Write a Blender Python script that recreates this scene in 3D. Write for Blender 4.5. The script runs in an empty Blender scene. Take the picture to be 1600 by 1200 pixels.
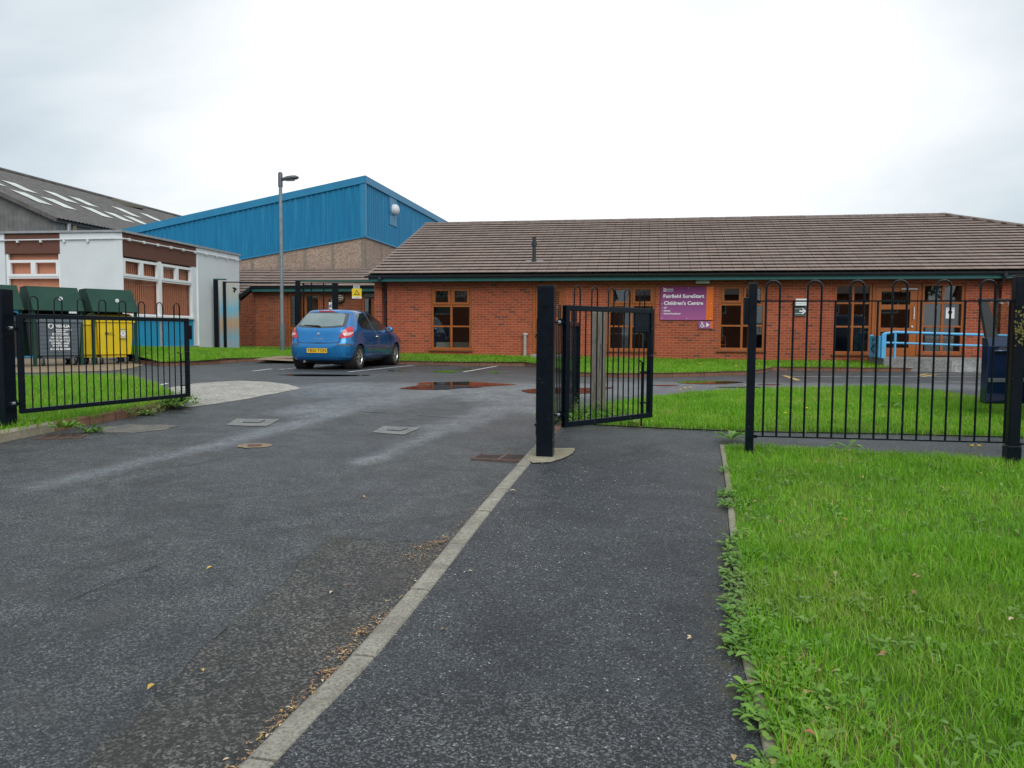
import bpy, bmesh, math, random
import numpy as np
from mathutils import Vector, Matrix
from mathutils.bvhtree import BVHTree
random.seed(7); RNG = np.random.default_rng(7)
R = math.radians
SC = bpy.context.scene
COL = SC.collection

# ------------------------------------------------------------------ camera, sky, sun, exposure
CAM_Z, FOC = 1.58, 1230.0            # eye height; focal length in units of a 1600 px wide frame
PITCH, ROLL = math.atan(80 / FOC), 0.006
CAM_M = Matrix.Rotation(R(90) - PITCH, 3, 'X') @ Matrix.Rotation(ROLL, 3, 'Z')
cd = bpy.data.cameras.new('camera'); cam = bpy.data.objects.new('camera', cd); COL.objects.link(cam)
cam.matrix_world = Matrix.Translation((0, 0, CAM_Z)) @ CAM_M.to_4x4()
cd.sensor_width = 36.0; cd.lens = 36.0 * FOC / 1600.0; cd.clip_start = 0.05; cd.clip_end = 3000
SC.camera = cam
SC.view_settings.view_transform = 'Standard'
SC.view_settings.look = 'None'
SC.view_settings.exposure = 0.38
SC.view_settings.gamma = 1.0
SC.view_settings.use_curve_mapping = False
SC.cycles.use_denoising = True
SC.cycles.denoiser = 'OPENIMAGEDENOISE'
SC.cycles.denoising_input_passes = 'RGB_ALBEDO_NORMAL'
SC.cycles.max_bounces = 8
SC.cycles.transparent_max_bounces = 12
SC.cycles.sample_clamp_indirect = 4.0

SUN_EL, SUN_AZ = 42.0, 160.0         # veiled sun behind the camera's shoulder
wd = bpy.data.worlds.new("World"); SC.world = wd; wd.use_nodes = True
wn, wl = wd.node_tree.nodes, wd.node_tree.links
bg = wn['Background']; bg.inputs['Strength'].default_value = 0.1
sky = wn.new('ShaderNodeTexSky'); sky.sky_type = 'NISHITA'; sky.sun_disc = False
sky.sun_elevation = R(SUN_EL); sky.sun_rotation = R(SUN_AZ)
tc = wn.new('ShaderNodeTexCoord')
mp = wn.new('ShaderNodeMapping'); mp.inputs['Scale'].default_value = (1.0, 1.0, 2.2)
wl.new(tc.outputs['Generated'], mp.inputs['Vector'])
n1 = wn.new('ShaderNodeTexNoise'); n1.inputs['Scale'].default_value = 1.7; n1.inputs['Detail'].default_value = 7.0
n1.inputs['Roughness'].default_value = 0.5; n1.inputs['Distortion'].default_value = 0.35
wl.new(mp.outputs['Vector'], n1.inputs['Vector'])
# brighter thin cloud in front of the hidden sun
dotn = wn.new('ShaderNodeVectorMath'); dotn.operation = 'DOT_PRODUCT'
bd = Vector((0.03, 0.96, 0.26)).normalized(); dotn.inputs[1].default_value = bd
wl.new(tc.outputs['Generated'], dotn.inputs[0])
mr = wn.new('ShaderNodeMapRange'); mr.inputs['From Min'].default_value = 0.83; mr.inputs['From Max'].default_value = 1.0
mr.inputs['To Min'].default_value = 0.0; mr.inputs['To Max'].default_value = 0.36
wl.new(dotn.outputs['Value'], mr.inputs['Value'])
ad = wn.new('ShaderNodeMath'); ad.operation = 'ADD'
wl.new(n1.outputs['Fac'], ad.inputs[0]); wl.new(mr.outputs['Result'], ad.inputs[1])
cr = wn.new('ShaderNodeValToRGB'); e = cr.color_ramp.elements
e[0].position = 0.38; e[0].color = (3.5, 4.2, 4.8, 1)
e[1].position = 0.92; e[1].color = (9.2, 9.3, 9.3, 1)
m_ = cr.color_ramp.elements.new(0.6); m_.color = (5.55, 6.15, 6.55, 1)
wl.new(ad.outputs['Value'], cr.inputs['Fac'])
sx = wn.new('ShaderNodeSeparateXYZ'); wl.new(tc.outputs['Generated'], sx.inputs[0])
mz = wn.new('ShaderNodeMapRange'); mz.inputs['From Min'].default_value = 0.45; mz.inputs['From Max'].default_value = 0.95
mz.inputs['To Min'].default_value = 1.0; mz.inputs['To Max'].default_value = 1.55
wl.new(sx.outputs['Z'], mz.inputs['Value'])
vs = wn.new('ShaderNodeVectorMath'); vs.operation = 'SCALE'
wl.new(cr.outputs['Color'], vs.inputs[0]); wl.new(mz.outputs['Result'], vs.inputs['Scale'])
mx = wn.new('ShaderNodeMix'); mx.data_type = 'RGBA'; mx.inputs['Factor'].default_value = 0.93
wl.new(sky.outputs['Color'], mx.inputs['A']); wl.new(vs.outputs['Vector'], mx.inputs['B'])
wl.new(mx.outputs['Result'], bg.inputs['Color'])
sd = bpy.data.lights.new('sun', 'SUN'); sd.energy = 1.5; sd.angle = R(50); sd.color = (1.0, 0.97, 0.92)
so = bpy.data.objects.new('sun', sd); COL.objects.link(so)
sdir = Vector((math.sin(R(SUN_AZ)) * math.cos(R(SUN_EL)), math.cos(R(SUN_AZ)) * math.cos(R(SUN_EL)), math.sin(R(SUN_EL))))
so.rotation_euler = sdir.to_track_quat('Z', 'Y').to_euler()

# ------------------------------------------------------------------ ground profile and surveying helpers
GY = [-400, 0, 14.7, 23.0, 24.7, 40, 900]
GZ = [0.0, 0.0, 0.600, 0.612, 0.700, 1.0, 1.0]
def gz(y): return float(np.interp(y, GY, GZ))
def ray(px, py):
    return CAM_M @ Vector(((px - 800) / FOC, (600 - py) / FOC, -1.0))
def G(px, py, dz=0.0):
    """the point of the ground (raised by dz) seen at this place of the photograph"""
    d = ray(px, py); f = lambda t: CAM_Z + d.z * t - gz(d.y * t) - dz
    a, b = 0.2, 80.0
    for _ in range(50):
        m = (a + b) / 2
        if f(m) > 0: a = m
        else: b = m
    return Vector((d.x * a, d.y * a, CAM_Z + d.z * a))
def on_plane(px, py, o, u):
    """(distance along u from o, height) on the vertical plane through o"""
    d = ray(px, py); n = (-u[1], u[0])
    t = (o[0] * n[0] + o[1] * n[1]) / (d.x * n[0] + d.y * n[1])
    return ((d.x * t - o[0]) * u[0] + (d.y * t - o[1]) * u[1], CAM_Z + d.z * t)

# ------------------------------------------------------------------ materials
def new_mat(name):
    m = bpy.data.materials.new(name); m.use_nodes = True
    return m, m.node_tree.nodes, m.node_tree.links, m.node_tree.nodes['Principled BSDF']
def srgb(r, g, b):
    f = lambda c: c / 12.92 if c <= 0.04045 else ((c + 0.055) / 1.055) ** 2.4
    return (f(r / 255), f(g / 255), f(b / 255), 1.0)
def c4(c): return tuple(c) + (1.0,) if len(c) == 3 else tuple(c)
def noise_node(nt, scale, detail=4, rough=0.55, vec=None, dist=0.0):
    n = nt.nodes.new('ShaderNodeTexNoise'); n.inputs['Scale'].default_value = scale
    n.inputs['Detail'].default_value = detail; n.inputs['Roughness'].default_value = rough; n.inputs['Distortion'].default_value = dist
    if vec is not None: nt.links.new(vec, n.inputs['Vector'])
    return n
def ramp(nt, fac, stops):
    r = nt.nodes.new('ShaderNodeValToRGB'); els = r.color_ramp.elements
    els[0].position, els[0].color = stops[0][0], c4(stops[0][1]); els[1].position, els[1].color = stops[-1][0], c4(stops[-1][1])
    for p, c in stops[1:-1]:
        x = els.new(p); x.color = c4(c)
    nt.links.new(fac, r.inputs['Fac']); return r
def mixc(nt, fac, a, b, mode='MIX'):
    x = nt.nodes.new('ShaderNodeMix'); x.data_type = 'RGBA'; x.blend_type = mode
    for k, v in (('Factor', fac), ('A', a), ('B', b)):
        if hasattr(v, 'type') and hasattr(v, 'is_linked'): nt.links.new(v, x.inputs[k])
        else: x.inputs[k].default_value = v if k == 'Factor' else c4(v)
    return x.outputs['Result']
def bump(nt, b, h, strength=0.3, dist=0.01):
    n = nt.nodes.new('ShaderNodeBump'); n.inputs['Strength'].default_value = strength; n.inputs['Distance'].default_value = dist
    nt.links.new(h, n.inputs['Height']); nt.links.new(n.outputs['Normal'], b.inputs['Normal']); return n
def objvec(nt):
    t = nt.nodes.new('ShaderNodeTexCoord'); return t.outputs['Object']
MATS = {}
def mat(name, col, rough=0.6, var=0.12, scale=6.0, metal=0.0, spec=0.5, bmp=0.0, bscale=60.0, coat=0.0, dirt=None):
    """one plain material with mottling, optional fine bump and optional dirt colour in patches"""
    if name in MATS: return MATS[name]
    m, n, l, b = new_mat(name); nt = m.node_tree; v = objvec(nt)
    nz = noise_node(nt, scale, 6, 0.6, v)
    c = c4(col)
    lo = tuple(x * (1 - var) for x in c[:3]); hi = tuple(min(1, x * (1 + var)) for x in c[:3])
    out = ramp(nt, nz.outputs['Fac'], [(0.3, lo), (0.7, hi)]).outputs['Color']
    if dirt:
        dn = noise_node(nt, scale * 0.7, 8, 0.7, v, 0.4); dr = ramp(nt, dn.outputs['Fac'], [(0.52, (0, 0, 0)), (0.72, (1, 1, 1))])
        mm = n.new('ShaderNodeMath'); mm.operation = 'MULTIPLY'; mm.inputs[1].default_value = dirt[1]; l.new(dr.outputs['Color'], mm.inputs[0])
        out = mixc(nt, mm.outputs[0], out, dirt[0])
    l.new(out, b.inputs['Base Color'])
    rr = n.new('ShaderNodeMapRange'); rr.inputs['To Min'].default_value = max(0.02, rough - 0.08); rr.inputs['To Max'].default_value = min(1, rough + 0.1)
    l.new(nz.outputs['Fac'], rr.inputs['Value']); l.new(rr.outputs['Result'], b.inputs['Roughness'])
    b.inputs['Metallic'].default_value = metal; b.inputs['Specular IOR Level'].default_value = spec
    b.inputs['Coat Weight'].default_value = coat; b.inputs['Coat Roughness'].default_value = 0.04
    if bmp:
        bn = noise_node(nt, bscale, 5, 0.65, v); bump(nt, b, bn.outputs['Fac'], bmp, 0.01)
    MATS[name] = m; return m

# ------------------------------------------------------------------ mesh helpers
class MB:
    """collects shapes for ONE mesh"""
    def __init__(s): s.v, s.f, s.m, s.mi = [], [], [], 0
    def add(s, vs, fs):
        o = len(s.v); s.v += [tuple(p) for p in vs]; s.f += [tuple(o + i for i in f) for f in fs]; s.m += [s.mi] * len(fs); return s
    def box(s, x0, x1, y0, y1, z0, z1):
        return s.add([(x0, y0, z0), (x1, y0, z0), (x1, y1, z0), (x0, y1, z0), (x0, y0, z1), (x1, y0, z1), (x1, y1, z1), (x0, y1, z1)],
                     [(0, 3, 2, 1), (4, 5, 6, 7), (0, 1, 5, 4), (1, 2, 6, 5), (2, 3, 7, 6), (3, 0, 4, 7)])
    def hexa(s, p):
        return s.add(p, [(0, 3, 2, 1), (4, 5, 6, 7), (0, 1, 5, 4), (1, 2, 6, 5), (2, 3, 7, 6), (3, 0, 4, 7)])
    def quad(s, *p): return s.add(p, [tuple(range(len(p)))])
    def tube(s, pts, r, n=10, cap=True, closed=False):
        pts = [Vector(p) for p in pts]; rs = r if isinstance(r, (list, tuple)) else [r] * len(pts)
        o = len(s.v); up = None; N = len(pts)
        for i, p in enumerate(pts):
            if closed: t = (pts[(i + 1) % N] - pts[i - 1])
            else: t = (pts[min(i + 1, N - 1)] - pts[max(i - 1, 0)])
            t.normalize()
            if up is None:
                up = Vector((0, 0, 1)) if abs(t.z) < 0.9 else Vector((1, 0, 0))
            a = t.cross(up)
            if a.length < 1e-6: a = t.orthogonal()
            a.normalize(); bb = a.cross(t).normalized(); up = bb
            for k in range(n):
                an = 2 * math.pi * k / n; s.v.append(tuple(p + (a * math.cos(an) + bb * math.sin(an)) * rs[i]))
        for i in range(N if closed else N - 1):
            j = (i + 1) % N
            for k in range(n):
                k2 = (k + 1) % n; s.f.append((o + i * n + k, o + i * n + k2, o + j * n + k2, o + j * n + k)); s.m.append(s.mi)
        if cap and not closed:
            s.f.append(tuple(o + k for k in range(n))[::-1]); s.m.append(s.mi)
            s.f.append(tuple(o + (N - 1) * n + k for k in range(n))); s.m.append(s.mi)
        return s
    def prism(s, poly, axis, a, b):
        """polygon in the two other axes, extruded along axis from a to b"""
        n = len(poly)
        def P(q, w):
            return (w, q[0], q[1]) if axis == 'x' else (q[0], w, q[1]) if axis == 'y' else (q[0], q[1], w)
        vs = [P(q, a) for q in poly] + [P(q, b) for q in poly]
        fs = [tuple(range(n))[::-1], tuple(range(n, 2 * n))] + [(i, (i + 1) % n, n + (i + 1) % n, n + i) for i in range(n)]
        return s.add(vs, fs)
    def lathe(s, prof, c=(0, 0, 0), axis='z', n=24):
        """prof: (radius, height) pairs around an axis through c"""
        o = len(s.v)
        for r, h in prof:
            for k in range(n):
                a = 2 * math.pi * k / n; x, y = r * math.cos(a), r * math.sin(a)
                p = (x, y, h) if axis == 'z' else (h, x, y) if axis == 'x' else (x, h, y)
                s.v.append((c[0] + p[0], c[1] + p[1], c[2] + p[2]))
        for i in range(len(prof) - 1):
            for k in range(n):
                k2 = (k + 1) % n; s.f.append((o + i * n + k, o + i * n + k2, o + (i + 1) * n + k2, o + (i + 1) * n + k)); s.m.append(s.mi)
        s.f.append(tuple(o + k for k in range(n))[::-1]); s.m.append(s.mi)
        s.f.append(tuple(o + (len(prof) - 1) * n + k for k in range(n))); s.m.append(s.mi)
        return s
    def build(s, name, material, parent=None, smooth=False, bevel=0.0, loc=None, recalc=True):
        me = bpy.data.meshes.new(name); me.from_pydata(s.v, [], s.f)
        ms = material if isinstance(material, (list, tuple)) else [material]
        for m in ms: me.materials.append(m)
        if len(ms) > 1: me.polygons.foreach_set('material_index', s.m)
        if recalc:
            b = bmesh.new(); b.from_mesh(me); bmesh.ops.recalc_face_normals(b, faces=b.faces); b.to_mesh(me); b.free()
        return link(name, me, parent, smooth, bevel, loc)
def link(name, me, parent=None, smooth=False, bevel=0.0, loc=None):
    o = bpy.data.objects.new(name, me); COL.objects.link(o)
    if parent is not None: o.parent = parent
    if loc is not None: o.location = loc
    if smooth:
        me.polygons.foreach_set('use_smooth', [True] * len(me.polygons))
        if smooth != 'all': me.set_sharp_from_angle(angle=R(40))
    if bevel:
        md = o.modifiers.new('edge', 'BEVEL'); md.width = bevel; md.segments = 2; md.limit_method = 'ANGLE'; md.angle_limit = R(40)
    return o
def tag(o, label=None, cat=None, group=None, kind=None):
    for k, v in (('label', label), ('category', cat), ('group', group), ('kind', kind)):
        if v: o[k] = v
    return o
def thing(name, label, cat, loc=(0, 0, 0), rz=0.0, group=None):
    o = bpy.data.objects.new(name, None); COL.objects.link(o); o.empty_display_size = 0.2
    o.location = loc; o.rotation_euler = (0, 0, rz); return tag(o, label, cat, group)
def dup(root, loc, rz=None, label=None):
    r = root.copy(); COL.objects.link(r); r.location = loc
    if rz is not None: r.rotation_euler = (0, 0, rz)
    if label: r['label'] = label
    for ch in list(root.children):
        c = ch.copy(); COL.objects.link(c); c.parent = r
        for g in list(ch.children):
            d = g.copy(); COL.objects.link(d); d.parent = c
    return r
def text(body, size, loc, rot, m, parent, name='lettering', align='LEFT', bold=0.0, depth=0.0006, width=None):
    cu = bpy.data.curves.new(name, 'FONT'); cu.body = body; cu.size = size; cu.align_x = align; cu.align_y = 'CENTER'
    cu.offset = bold; cu.extrude = depth; cu.materials.append(m); cu.resolution_u = 3
    o = bpy.data.objects.new(name, cu); COL.objects.link(o); o.location = loc; o.rotation_euler = rot
    if width or True:
        bpy.context.view_layer.update(); me = bpy.data.meshes.new_from_object(o.evaluated_get(bpy.context.evaluated_depsgraph_get())); bpy.data.objects.remove(o); bpy.data.curves.remove(cu)
        o = bpy.data.objects.new(name, me); COL.objects.link(o); o.location = loc; o.rotation_euler = rot
    if parent is not None: o.parent = parent
    return o
def sheet(name, poly, dz, material, kind='structure', zf=None, cuts=0.0):
    """a sheet lying on the ground: polygon of (x, y) points, lifted dz (or zf(x, y)) above the ground profile"""
    b = bmesh.new(); vs = [b.verts.new((p[0], p[1], 0)) for p in poly]; f = b.faces.new(vs); b.normal_update()
    bmesh.ops.triangulate(b, faces=[f])
    ys = [q for q in GY if min(p[1] for p in poly) < q < max(p[1] for p in poly)]
    if cuts:
        ymin, ymax = min(p[1] for p in poly), max(p[1] for p in poly); xmin, xmax = min(p[0] for p in poly), max(p[0] for p in poly)
        for x in np.arange(xmin + cuts, xmax, cuts):
            bmesh.ops.bisect_plane(b, geom=b.verts[:] + b.edges[:] + b.faces[:], plane_co=(x, 0, 0), plane_no=(1, 0, 0))
        ys += list(np.arange(ymin + cuts, ymax, cuts))
    for y in ys:
        bmesh.ops.bisect_plane(b, geom=b.verts[:] + b.edges[:] + b.faces[:], plane_co=(0, y, 0), plane_no=(0, 1, 0))
    for v in b.verts: v.co.z = gz(v.co.y) + (zf(v.co.x, v.co.y) if zf else dz)
    bmesh.ops.recalc_face_normals(b, faces=b.faces)
    if sum(fc.normal.z for fc in b.faces) < 0: bmesh.ops.reverse_faces(b, faces=b.faces)
    me = bpy.data.meshes.new(name); b.to_mesh(me); b.free(); me.materials.append(material)
    o = link(name, me); o['kind'] = kind; return o
def smooth_poly(pts, n=6):
    """closed Catmull-Rom through the points"""
    out = []; N = len(pts)
    for i in range(N):
        p0, p1, p2, p3 = [Vector(pts[(i + k) % N]) for k in (-1, 0, 1, 2)]
        for j in range(n):
            t = j / n; out.append(0.5 * ((2 * p1) + (p2 - p0) * t + (2 * p0 - 5 * p1 + 4 * p2 - p3) * t * t + (3 * p1 - p0 - 3 * p2 + p3) * t ** 3))
    return out
def smooth_line(pts, n=6):
    pts = [Vector(p) for p in pts]; P = [pts[0] * 2 - pts[1]] + pts + [pts[-1] * 2 - pts[-2]]; out = []
    for i in range(1, len(P) - 2):
        p0, p1, p2, p3 = P[i - 1:i + 3]
        for j in range(n):
            t = j / n; out.append(0.5 * ((2 * p1) + (p2 - p0) * t + (2 * p0 - 5 * p1 + 4 * p2 - p3) * t * t + (3 * p1 - p0 - 3 * p2 + p3) * t ** 3))
    out.append(pts[-1]); return out
def GP(*pxs, dz=0.0): return [G(x, y, dz).xy for x, y in pxs]
def inside(poly, x, y):
    x = np.asarray(x); y = np.asarray(y); c = np.zeros(x.shape, bool); n = len(poly); j = n - 1
    for i in range(n):
        xi, yi, xj, yj = poly[i][0], poly[i][1], poly[j][0], poly[j][1]
        k = (yi > y) != (yj > y)
        c ^= k & (x < (xj - xi) * (y - yi) / (yj - yi + 1e-12) + xi); j = i
    return c
# ------------------------------------------------------------------ ground materials
def seg_mask(nt, pos, a, b, w0, w1, jitter):
    """soft mask along the line a-b (ground coordinates): 1 inside w0, 0 beyond w1"""
    a = Vector((a[0], a[1], 0)); b = Vector((b[0], b[1], 0)); ab = b - a
    def vm(op, x, y=None):
        n = nt.nodes.new('ShaderNodeVectorMath'); n.operation = op
        for i, v in enumerate((x, y)):
            if v is None: continue
            if isinstance(v, Vector): n.inputs[i].default_value = v
            else: nt.links.new(v, n.inputs[i])
        return n
    pa = vm('SUBTRACT', pos, a); d = vm('DOT_PRODUCT', pa.outputs[0], ab)
    t = nt.nodes.new('ShaderNodeMath'); t.operation = 'MULTIPLY'; t.use_clamp = True; t.inputs[1].default_value = 1 / ab.length_squared
    nt.links.new(d.outputs['Value'], t.inputs[0])
    s = nt.nodes.new('ShaderNodeVectorMath'); s.operation = 'SCALE'; s.inputs[0].default_value = ab; nt.links.new(t.outputs[0], s.inputs['Scale'])
    q = vm('SUBTRACT', pa.outputs[0], s.outputs[0]); ln = vm('LENGTH', q.outputs[0])
    j = nt.nodes.new('ShaderNodeMath'); j.operation = 'MULTIPLY_ADD'; j.inputs[1].default_value = w1 * 1.3; nt.links.new(jitter, j.inputs[0]); nt.links.new(ln.outputs['Value'], j.inputs[2])
    mr = nt.nodes.new('ShaderNodeMapRange'); mr.interpolation_type = 'SMOOTHSTEP'
    mr.inputs['From Min'].default_value = w0 + w1 * 0.65; mr.inputs['From Max'].default_value = w1 * 1.65
    mr.inputs['To Min'].default_value = 1; mr.inputs['To Max'].default_value = 0
    nt.links.new(j.outputs[0], mr.inputs['Value']); return mr.outputs['Result']
def asphalt(name, base, stone, fleck, cell, bstr, rough, streaks=(), tint=None, wetvar=0.16, moss=()):
    m, n, l, b = new_mat(name); nt = m.node_tree; v = objvec(nt)
    flat = n.new('ShaderNodeVectorMath'); flat.operation = 'MULTIPLY'; flat.inputs[1].default_value = (1, 1, 0); l.new(v, flat.inputs[0]); pos = flat.outputs[0]
    vo = n.new('ShaderNodeTexVoronoi'); vo.inputs['Scale'].default_value = cell; l.new(pos, vo.inputs['Vector'])
    wob = noise_node(nt, 26, 3, 0.6, pos)
    sep = n.new('ShaderNodeSeparateColor'); l.new(vo.outputs['Color'], sep.inputs[0])
    c = ramp(nt, sep.outputs[0], [(0.0, tuple(x * 0.55 for x in base)), (0.55, base), (0.82, stone), (0.978, tuple(x * 1.25 for x in stone)), (1.0, fleck)])
    big = noise_node(nt, 0.55, 6, 0.6, pos, 0.5); bigc = ramp(nt, big.outputs['Fac'], [(0.3, (0.72, 0.74, 0.78)), (0.7, (1.22, 1.2, 1.15))])
    c = mixc(nt, 1.0, c.outputs['Color'], bigc.outputs['Color'], 'MULTIPLY')
    mid = noise_node(nt, 5.0, 7, 0.7, pos); midc = ramp(nt, mid.outputs['Fac'], [(0.3, (0.75, 0.75, 0.76)), (0.72, (1.22, 1.21, 1.2))])
    c = mixc(nt, 1.0, c, midc.outputs['Color'], 'MULTIPLY')
    if tint:
        tn = noise_node(nt, 2.2, 5, 0.6, pos, 0.6); tr = ramp(nt, tn.outputs['Fac'], [(0.5, (0, 0, 0)), (0.72, (0.7, 0.7, 0.7))])
        c = mixc(nt, tr.outputs['Color'], c, tint)
    pit = noise_node(nt, 62, 5, 0.78, pos); pr = ramp(nt, pit.outputs['Fac'], [(0.32, (0.28, 0.28, 0.29)), (0.46, (1, 1, 1)), (0.70, (1.5, 1.49, 1.46))]); c = mixc(nt, 1.0, c, pr.outputs['Color'], 'MULTIPLY')
    wear = noise_node(nt, 1.6, 8, 0.72, pos, 1.2); wr = ramp(nt, wear.outputs['Fac'], [(0.36, (0.66, 0.67, 0.69)), (0.5, (1, 1, 1)), (0.66, (1.32, 1.31, 1.28))]); c = mixc(nt, 1.0, c, wr.outputs['Color'], 'MULTIPLY')
    wet_sheen = None
    jn = noise_node(nt, 1.7, 8, 0.72, pos, 0.6)
    for a, bb in moss:
        k = seg_mask(nt, pos, a, bb, 0.0, 0.22, jn.outputs['Fac']); mn = noise_node(nt, 9, 6, 0.7, pos); mrr = ramp(nt, mn.outputs['Fac'], [(0.45, (0, 0, 0)), (0.62, (0.85, 0.85, 0.85))]); mm = n.new('ShaderNodeMath'); mm.operation = 'MULTIPLY'; l.new(k, mm.inputs[0]); l.new(mrr.outputs['Color'], mm.inputs[1]); c = mixc(nt, mm.outputs[0], c, (0.060, 0.048, 0.016))
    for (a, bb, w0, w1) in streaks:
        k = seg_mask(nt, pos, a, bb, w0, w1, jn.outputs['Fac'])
        if wet_sheen is None: wet_sheen = k
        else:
            x = n.new('ShaderNodeMath'); x.operation = 'MAXIMUM'; l.new(wet_sheen, x.inputs[0]); l.new(k, x.inputs[1]); wet_sheen = x.outputs[0]
    rr = n.new('ShaderNodeMapRange'); rr.inputs['From Min'].default_value = 0.3; rr.inputs['From Max'].default_value = 0.7
    rr.inputs['To Min'].default_value = rough - wetvar; rr.inputs['To Max'].default_value = rough + wetvar * 0.6
    l.new(big.outputs['Fac'], rr.inputs['Value']); ro = rr.outputs['Result']
    hs = n.new('ShaderNodeMath'); hs.operation = 'MULTIPLY_ADD'; hs.inputs[1].default_value = -1.0
    l.new(vo.outputs['Distance'], hs.inputs[0]); l.new(wob.outputs['Fac'], hs.inputs[2])
    bn = bump(nt, b, hs.outputs[0], bstr, 0.006)
    if wet_sheen is not None:
        sl = n.new('ShaderNodeMath'); sl.operation = 'MULTIPLY'; fb = noise_node(nt, 11, 7, 0.75, pos, 0.8); fr = ramp(nt, fb.outputs['Fac'], [(0.34, (0.25, 0.25, 0.25)), (0.6, (1, 1, 1))]); wf = n.new('ShaderNodeMath'); wf.operation = 'MULTIPLY'; l.new(wet_sheen, wf.inputs[0]); l.new(fr.outputs['Color'], wf.inputs[1]); wet_sheen = wf.outputs[0]; sl.inputs[1].default_value = 0.9; l.new(wet_sheen, sl.inputs[0]); c = mixc(nt, sl.outputs[0], c, mixc(nt, 1.0, c, (2.0, 2.15, 2.25), 'MULTIPLY'))  # streak base colour lightened as painted sky sheen, besides the damp roughness
        x = n.new('ShaderNodeMix'); l.new(wet_sheen, x.inputs['Factor']); l.new(ro, x.inputs['A']); x.inputs['B'].default_value = 0.40; ro = x.outputs['Result']
        y = n.new('ShaderNodeMapRange'); y.inputs['To Min'].default_value = bstr; y.inputs['To Max'].default_value = bstr * 0.25
        l.new(wet_sheen, y.inputs['Value']); l.new(y.outputs['Result'], bn.inputs['Strength'])
    l.new(c, b.inputs['Base Color']); l.new(ro, b.inputs['Roughness']); b.inputs['Specular IOR Level'].default_value = 0.38
    if wet_sheen is not None:
        y = n.new('ShaderNodeMapRange'); y.inputs['To Min'].default_value = 0.36; y.inputs['To Max'].default_value = 0.75; l.new(wet_sheen, y.inputs['Value']); l.new(y.outputs['Result'], b.inputs['Specular IOR Level'])
    return m
def line2(p, q): return (G(*p).xy, G(*q).xy)
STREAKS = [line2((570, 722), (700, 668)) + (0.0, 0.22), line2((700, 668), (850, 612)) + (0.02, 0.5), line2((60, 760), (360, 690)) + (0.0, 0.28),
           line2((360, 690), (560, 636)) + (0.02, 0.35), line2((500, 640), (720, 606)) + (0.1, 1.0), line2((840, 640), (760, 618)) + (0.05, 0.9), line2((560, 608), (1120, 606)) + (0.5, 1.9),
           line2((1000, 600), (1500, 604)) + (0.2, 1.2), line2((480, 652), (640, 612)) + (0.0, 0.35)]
MOSS = [line2((1128, 740), (1142, 870)), line2((1142, 870), (1158, 1040)), line2((1158, 1040), (1195, 1210)), line2((900, 672), (1100, 674))]
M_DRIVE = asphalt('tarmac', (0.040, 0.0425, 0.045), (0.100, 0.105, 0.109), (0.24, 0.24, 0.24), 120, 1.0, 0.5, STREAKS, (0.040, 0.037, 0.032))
M_PATH = asphalt('path_tarmac', (0.027, 0.030, 0.034), (0.073, 0.078, 0.083), (0.36, 0.36, 0.36), 140, 0.9, 0.5, (), None, 0.1, MOSS)
M_PATCH = asphalt('coarse_tarmac', (0.031, 0.0295, 0.0265), (0.108, 0.102, 0.091), (0.24, 0.23, 0.21), 92, 1.0, 0.55, (), (0.038, 0.032, 0.022))
M_ROUGH = asphalt('worn_path_tarmac', (0.025, 0.027, 0.030), (0.095, 0.098, 0.102), (0.30, 0.30, 0.30), 130, 1.0, 0.5)
def concrete(name, col, dirt=(0.12, 0.10, 0.06), amt=0.6, speck=90):
    m, n, l, b = new_mat(name); nt = m.node_tree; v = objvec(nt)
    a = noise_node(nt, 3.0, 8, 0.65, v, 0.3); c = ramp(nt, a.outputs['Fac'], [(0.3, tuple(x * 0.75 for x in col)), (0.7, tuple(x * 1.2 for x in col))]).outputs['Color']
    s = noise_node(nt, speck, 4, 0.7, v); sr = ramp(nt, s.outputs['Fac'], [(0.36, (0.6, 0.6, 0.6)), (0.5, (1, 1, 1)), (0.72, (1.35, 1.35, 1.3))])
    c = mixc(nt, 1.0, c, sr.outputs['Color'], 'MULTIPLY')
    d = noise_node(nt, 7.0, 8, 0.7, v, 0.5); dr = ramp(nt, d.outputs['Fac'], [(0.5, (0, 0, 0)), (0.7, (amt, amt, amt))])
    c = mixc(nt, dr.outputs['Color'], c, dirt)
    l.new(c, b.inputs['Base Color']); b.inputs['Roughness'].default_value = 0.85; b.inputs['Specular IOR Level'].default_value = 0.3
    bump(nt, b, s.outputs['Fac'], 0.45, 0.006); return m
M_CONC = concrete('kerb_concrete', (0.285, 0.262, 0.218), (0.12, 0.105, 0.078), 0.7, 70)
M_CONC2 = concrete('pale_concrete', (0.30, 0.29, 0.27), (0.2, 0.18, 0.15), 0.5, 40)
M_CONC3 = concrete('old_concrete', (0.30, 0.27, 0.20), (0.22, 0.17, 0.08), 0.8)
M_BRICKKERB = concrete('brick_kerb', (0.22, 0.115, 0.075), (0.1, 0.09, 0.05), 0.6)
M_PAD = concrete('stained_concrete', (0.27, 0.20, 0.13), (0.18, 0.12, 0.07), 0.6)
M_SOIL = mat('turf_soil', (0.085, 0.12, 0.03), 0.95, 0.4, 9, bmp=0.6, bscale=40)

# ------------------------------------------------------------------ ground
b = bmesh.new()
xs = [-900, -60, 0, 60, 900]
rows = [[b.verts.new((x, y, gz(y))) for x in xs] for y in GY]
for i in range(len(GY) - 1):
    for j in range(len(xs) - 1): b.faces.new((rows[i][j], rows[i][j + 1], rows[i + 1][j + 1], rows[i + 1][j]))
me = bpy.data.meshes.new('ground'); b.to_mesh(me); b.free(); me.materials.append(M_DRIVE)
gobj = link('ground', me); gobj['kind'] = 'structure'

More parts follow.
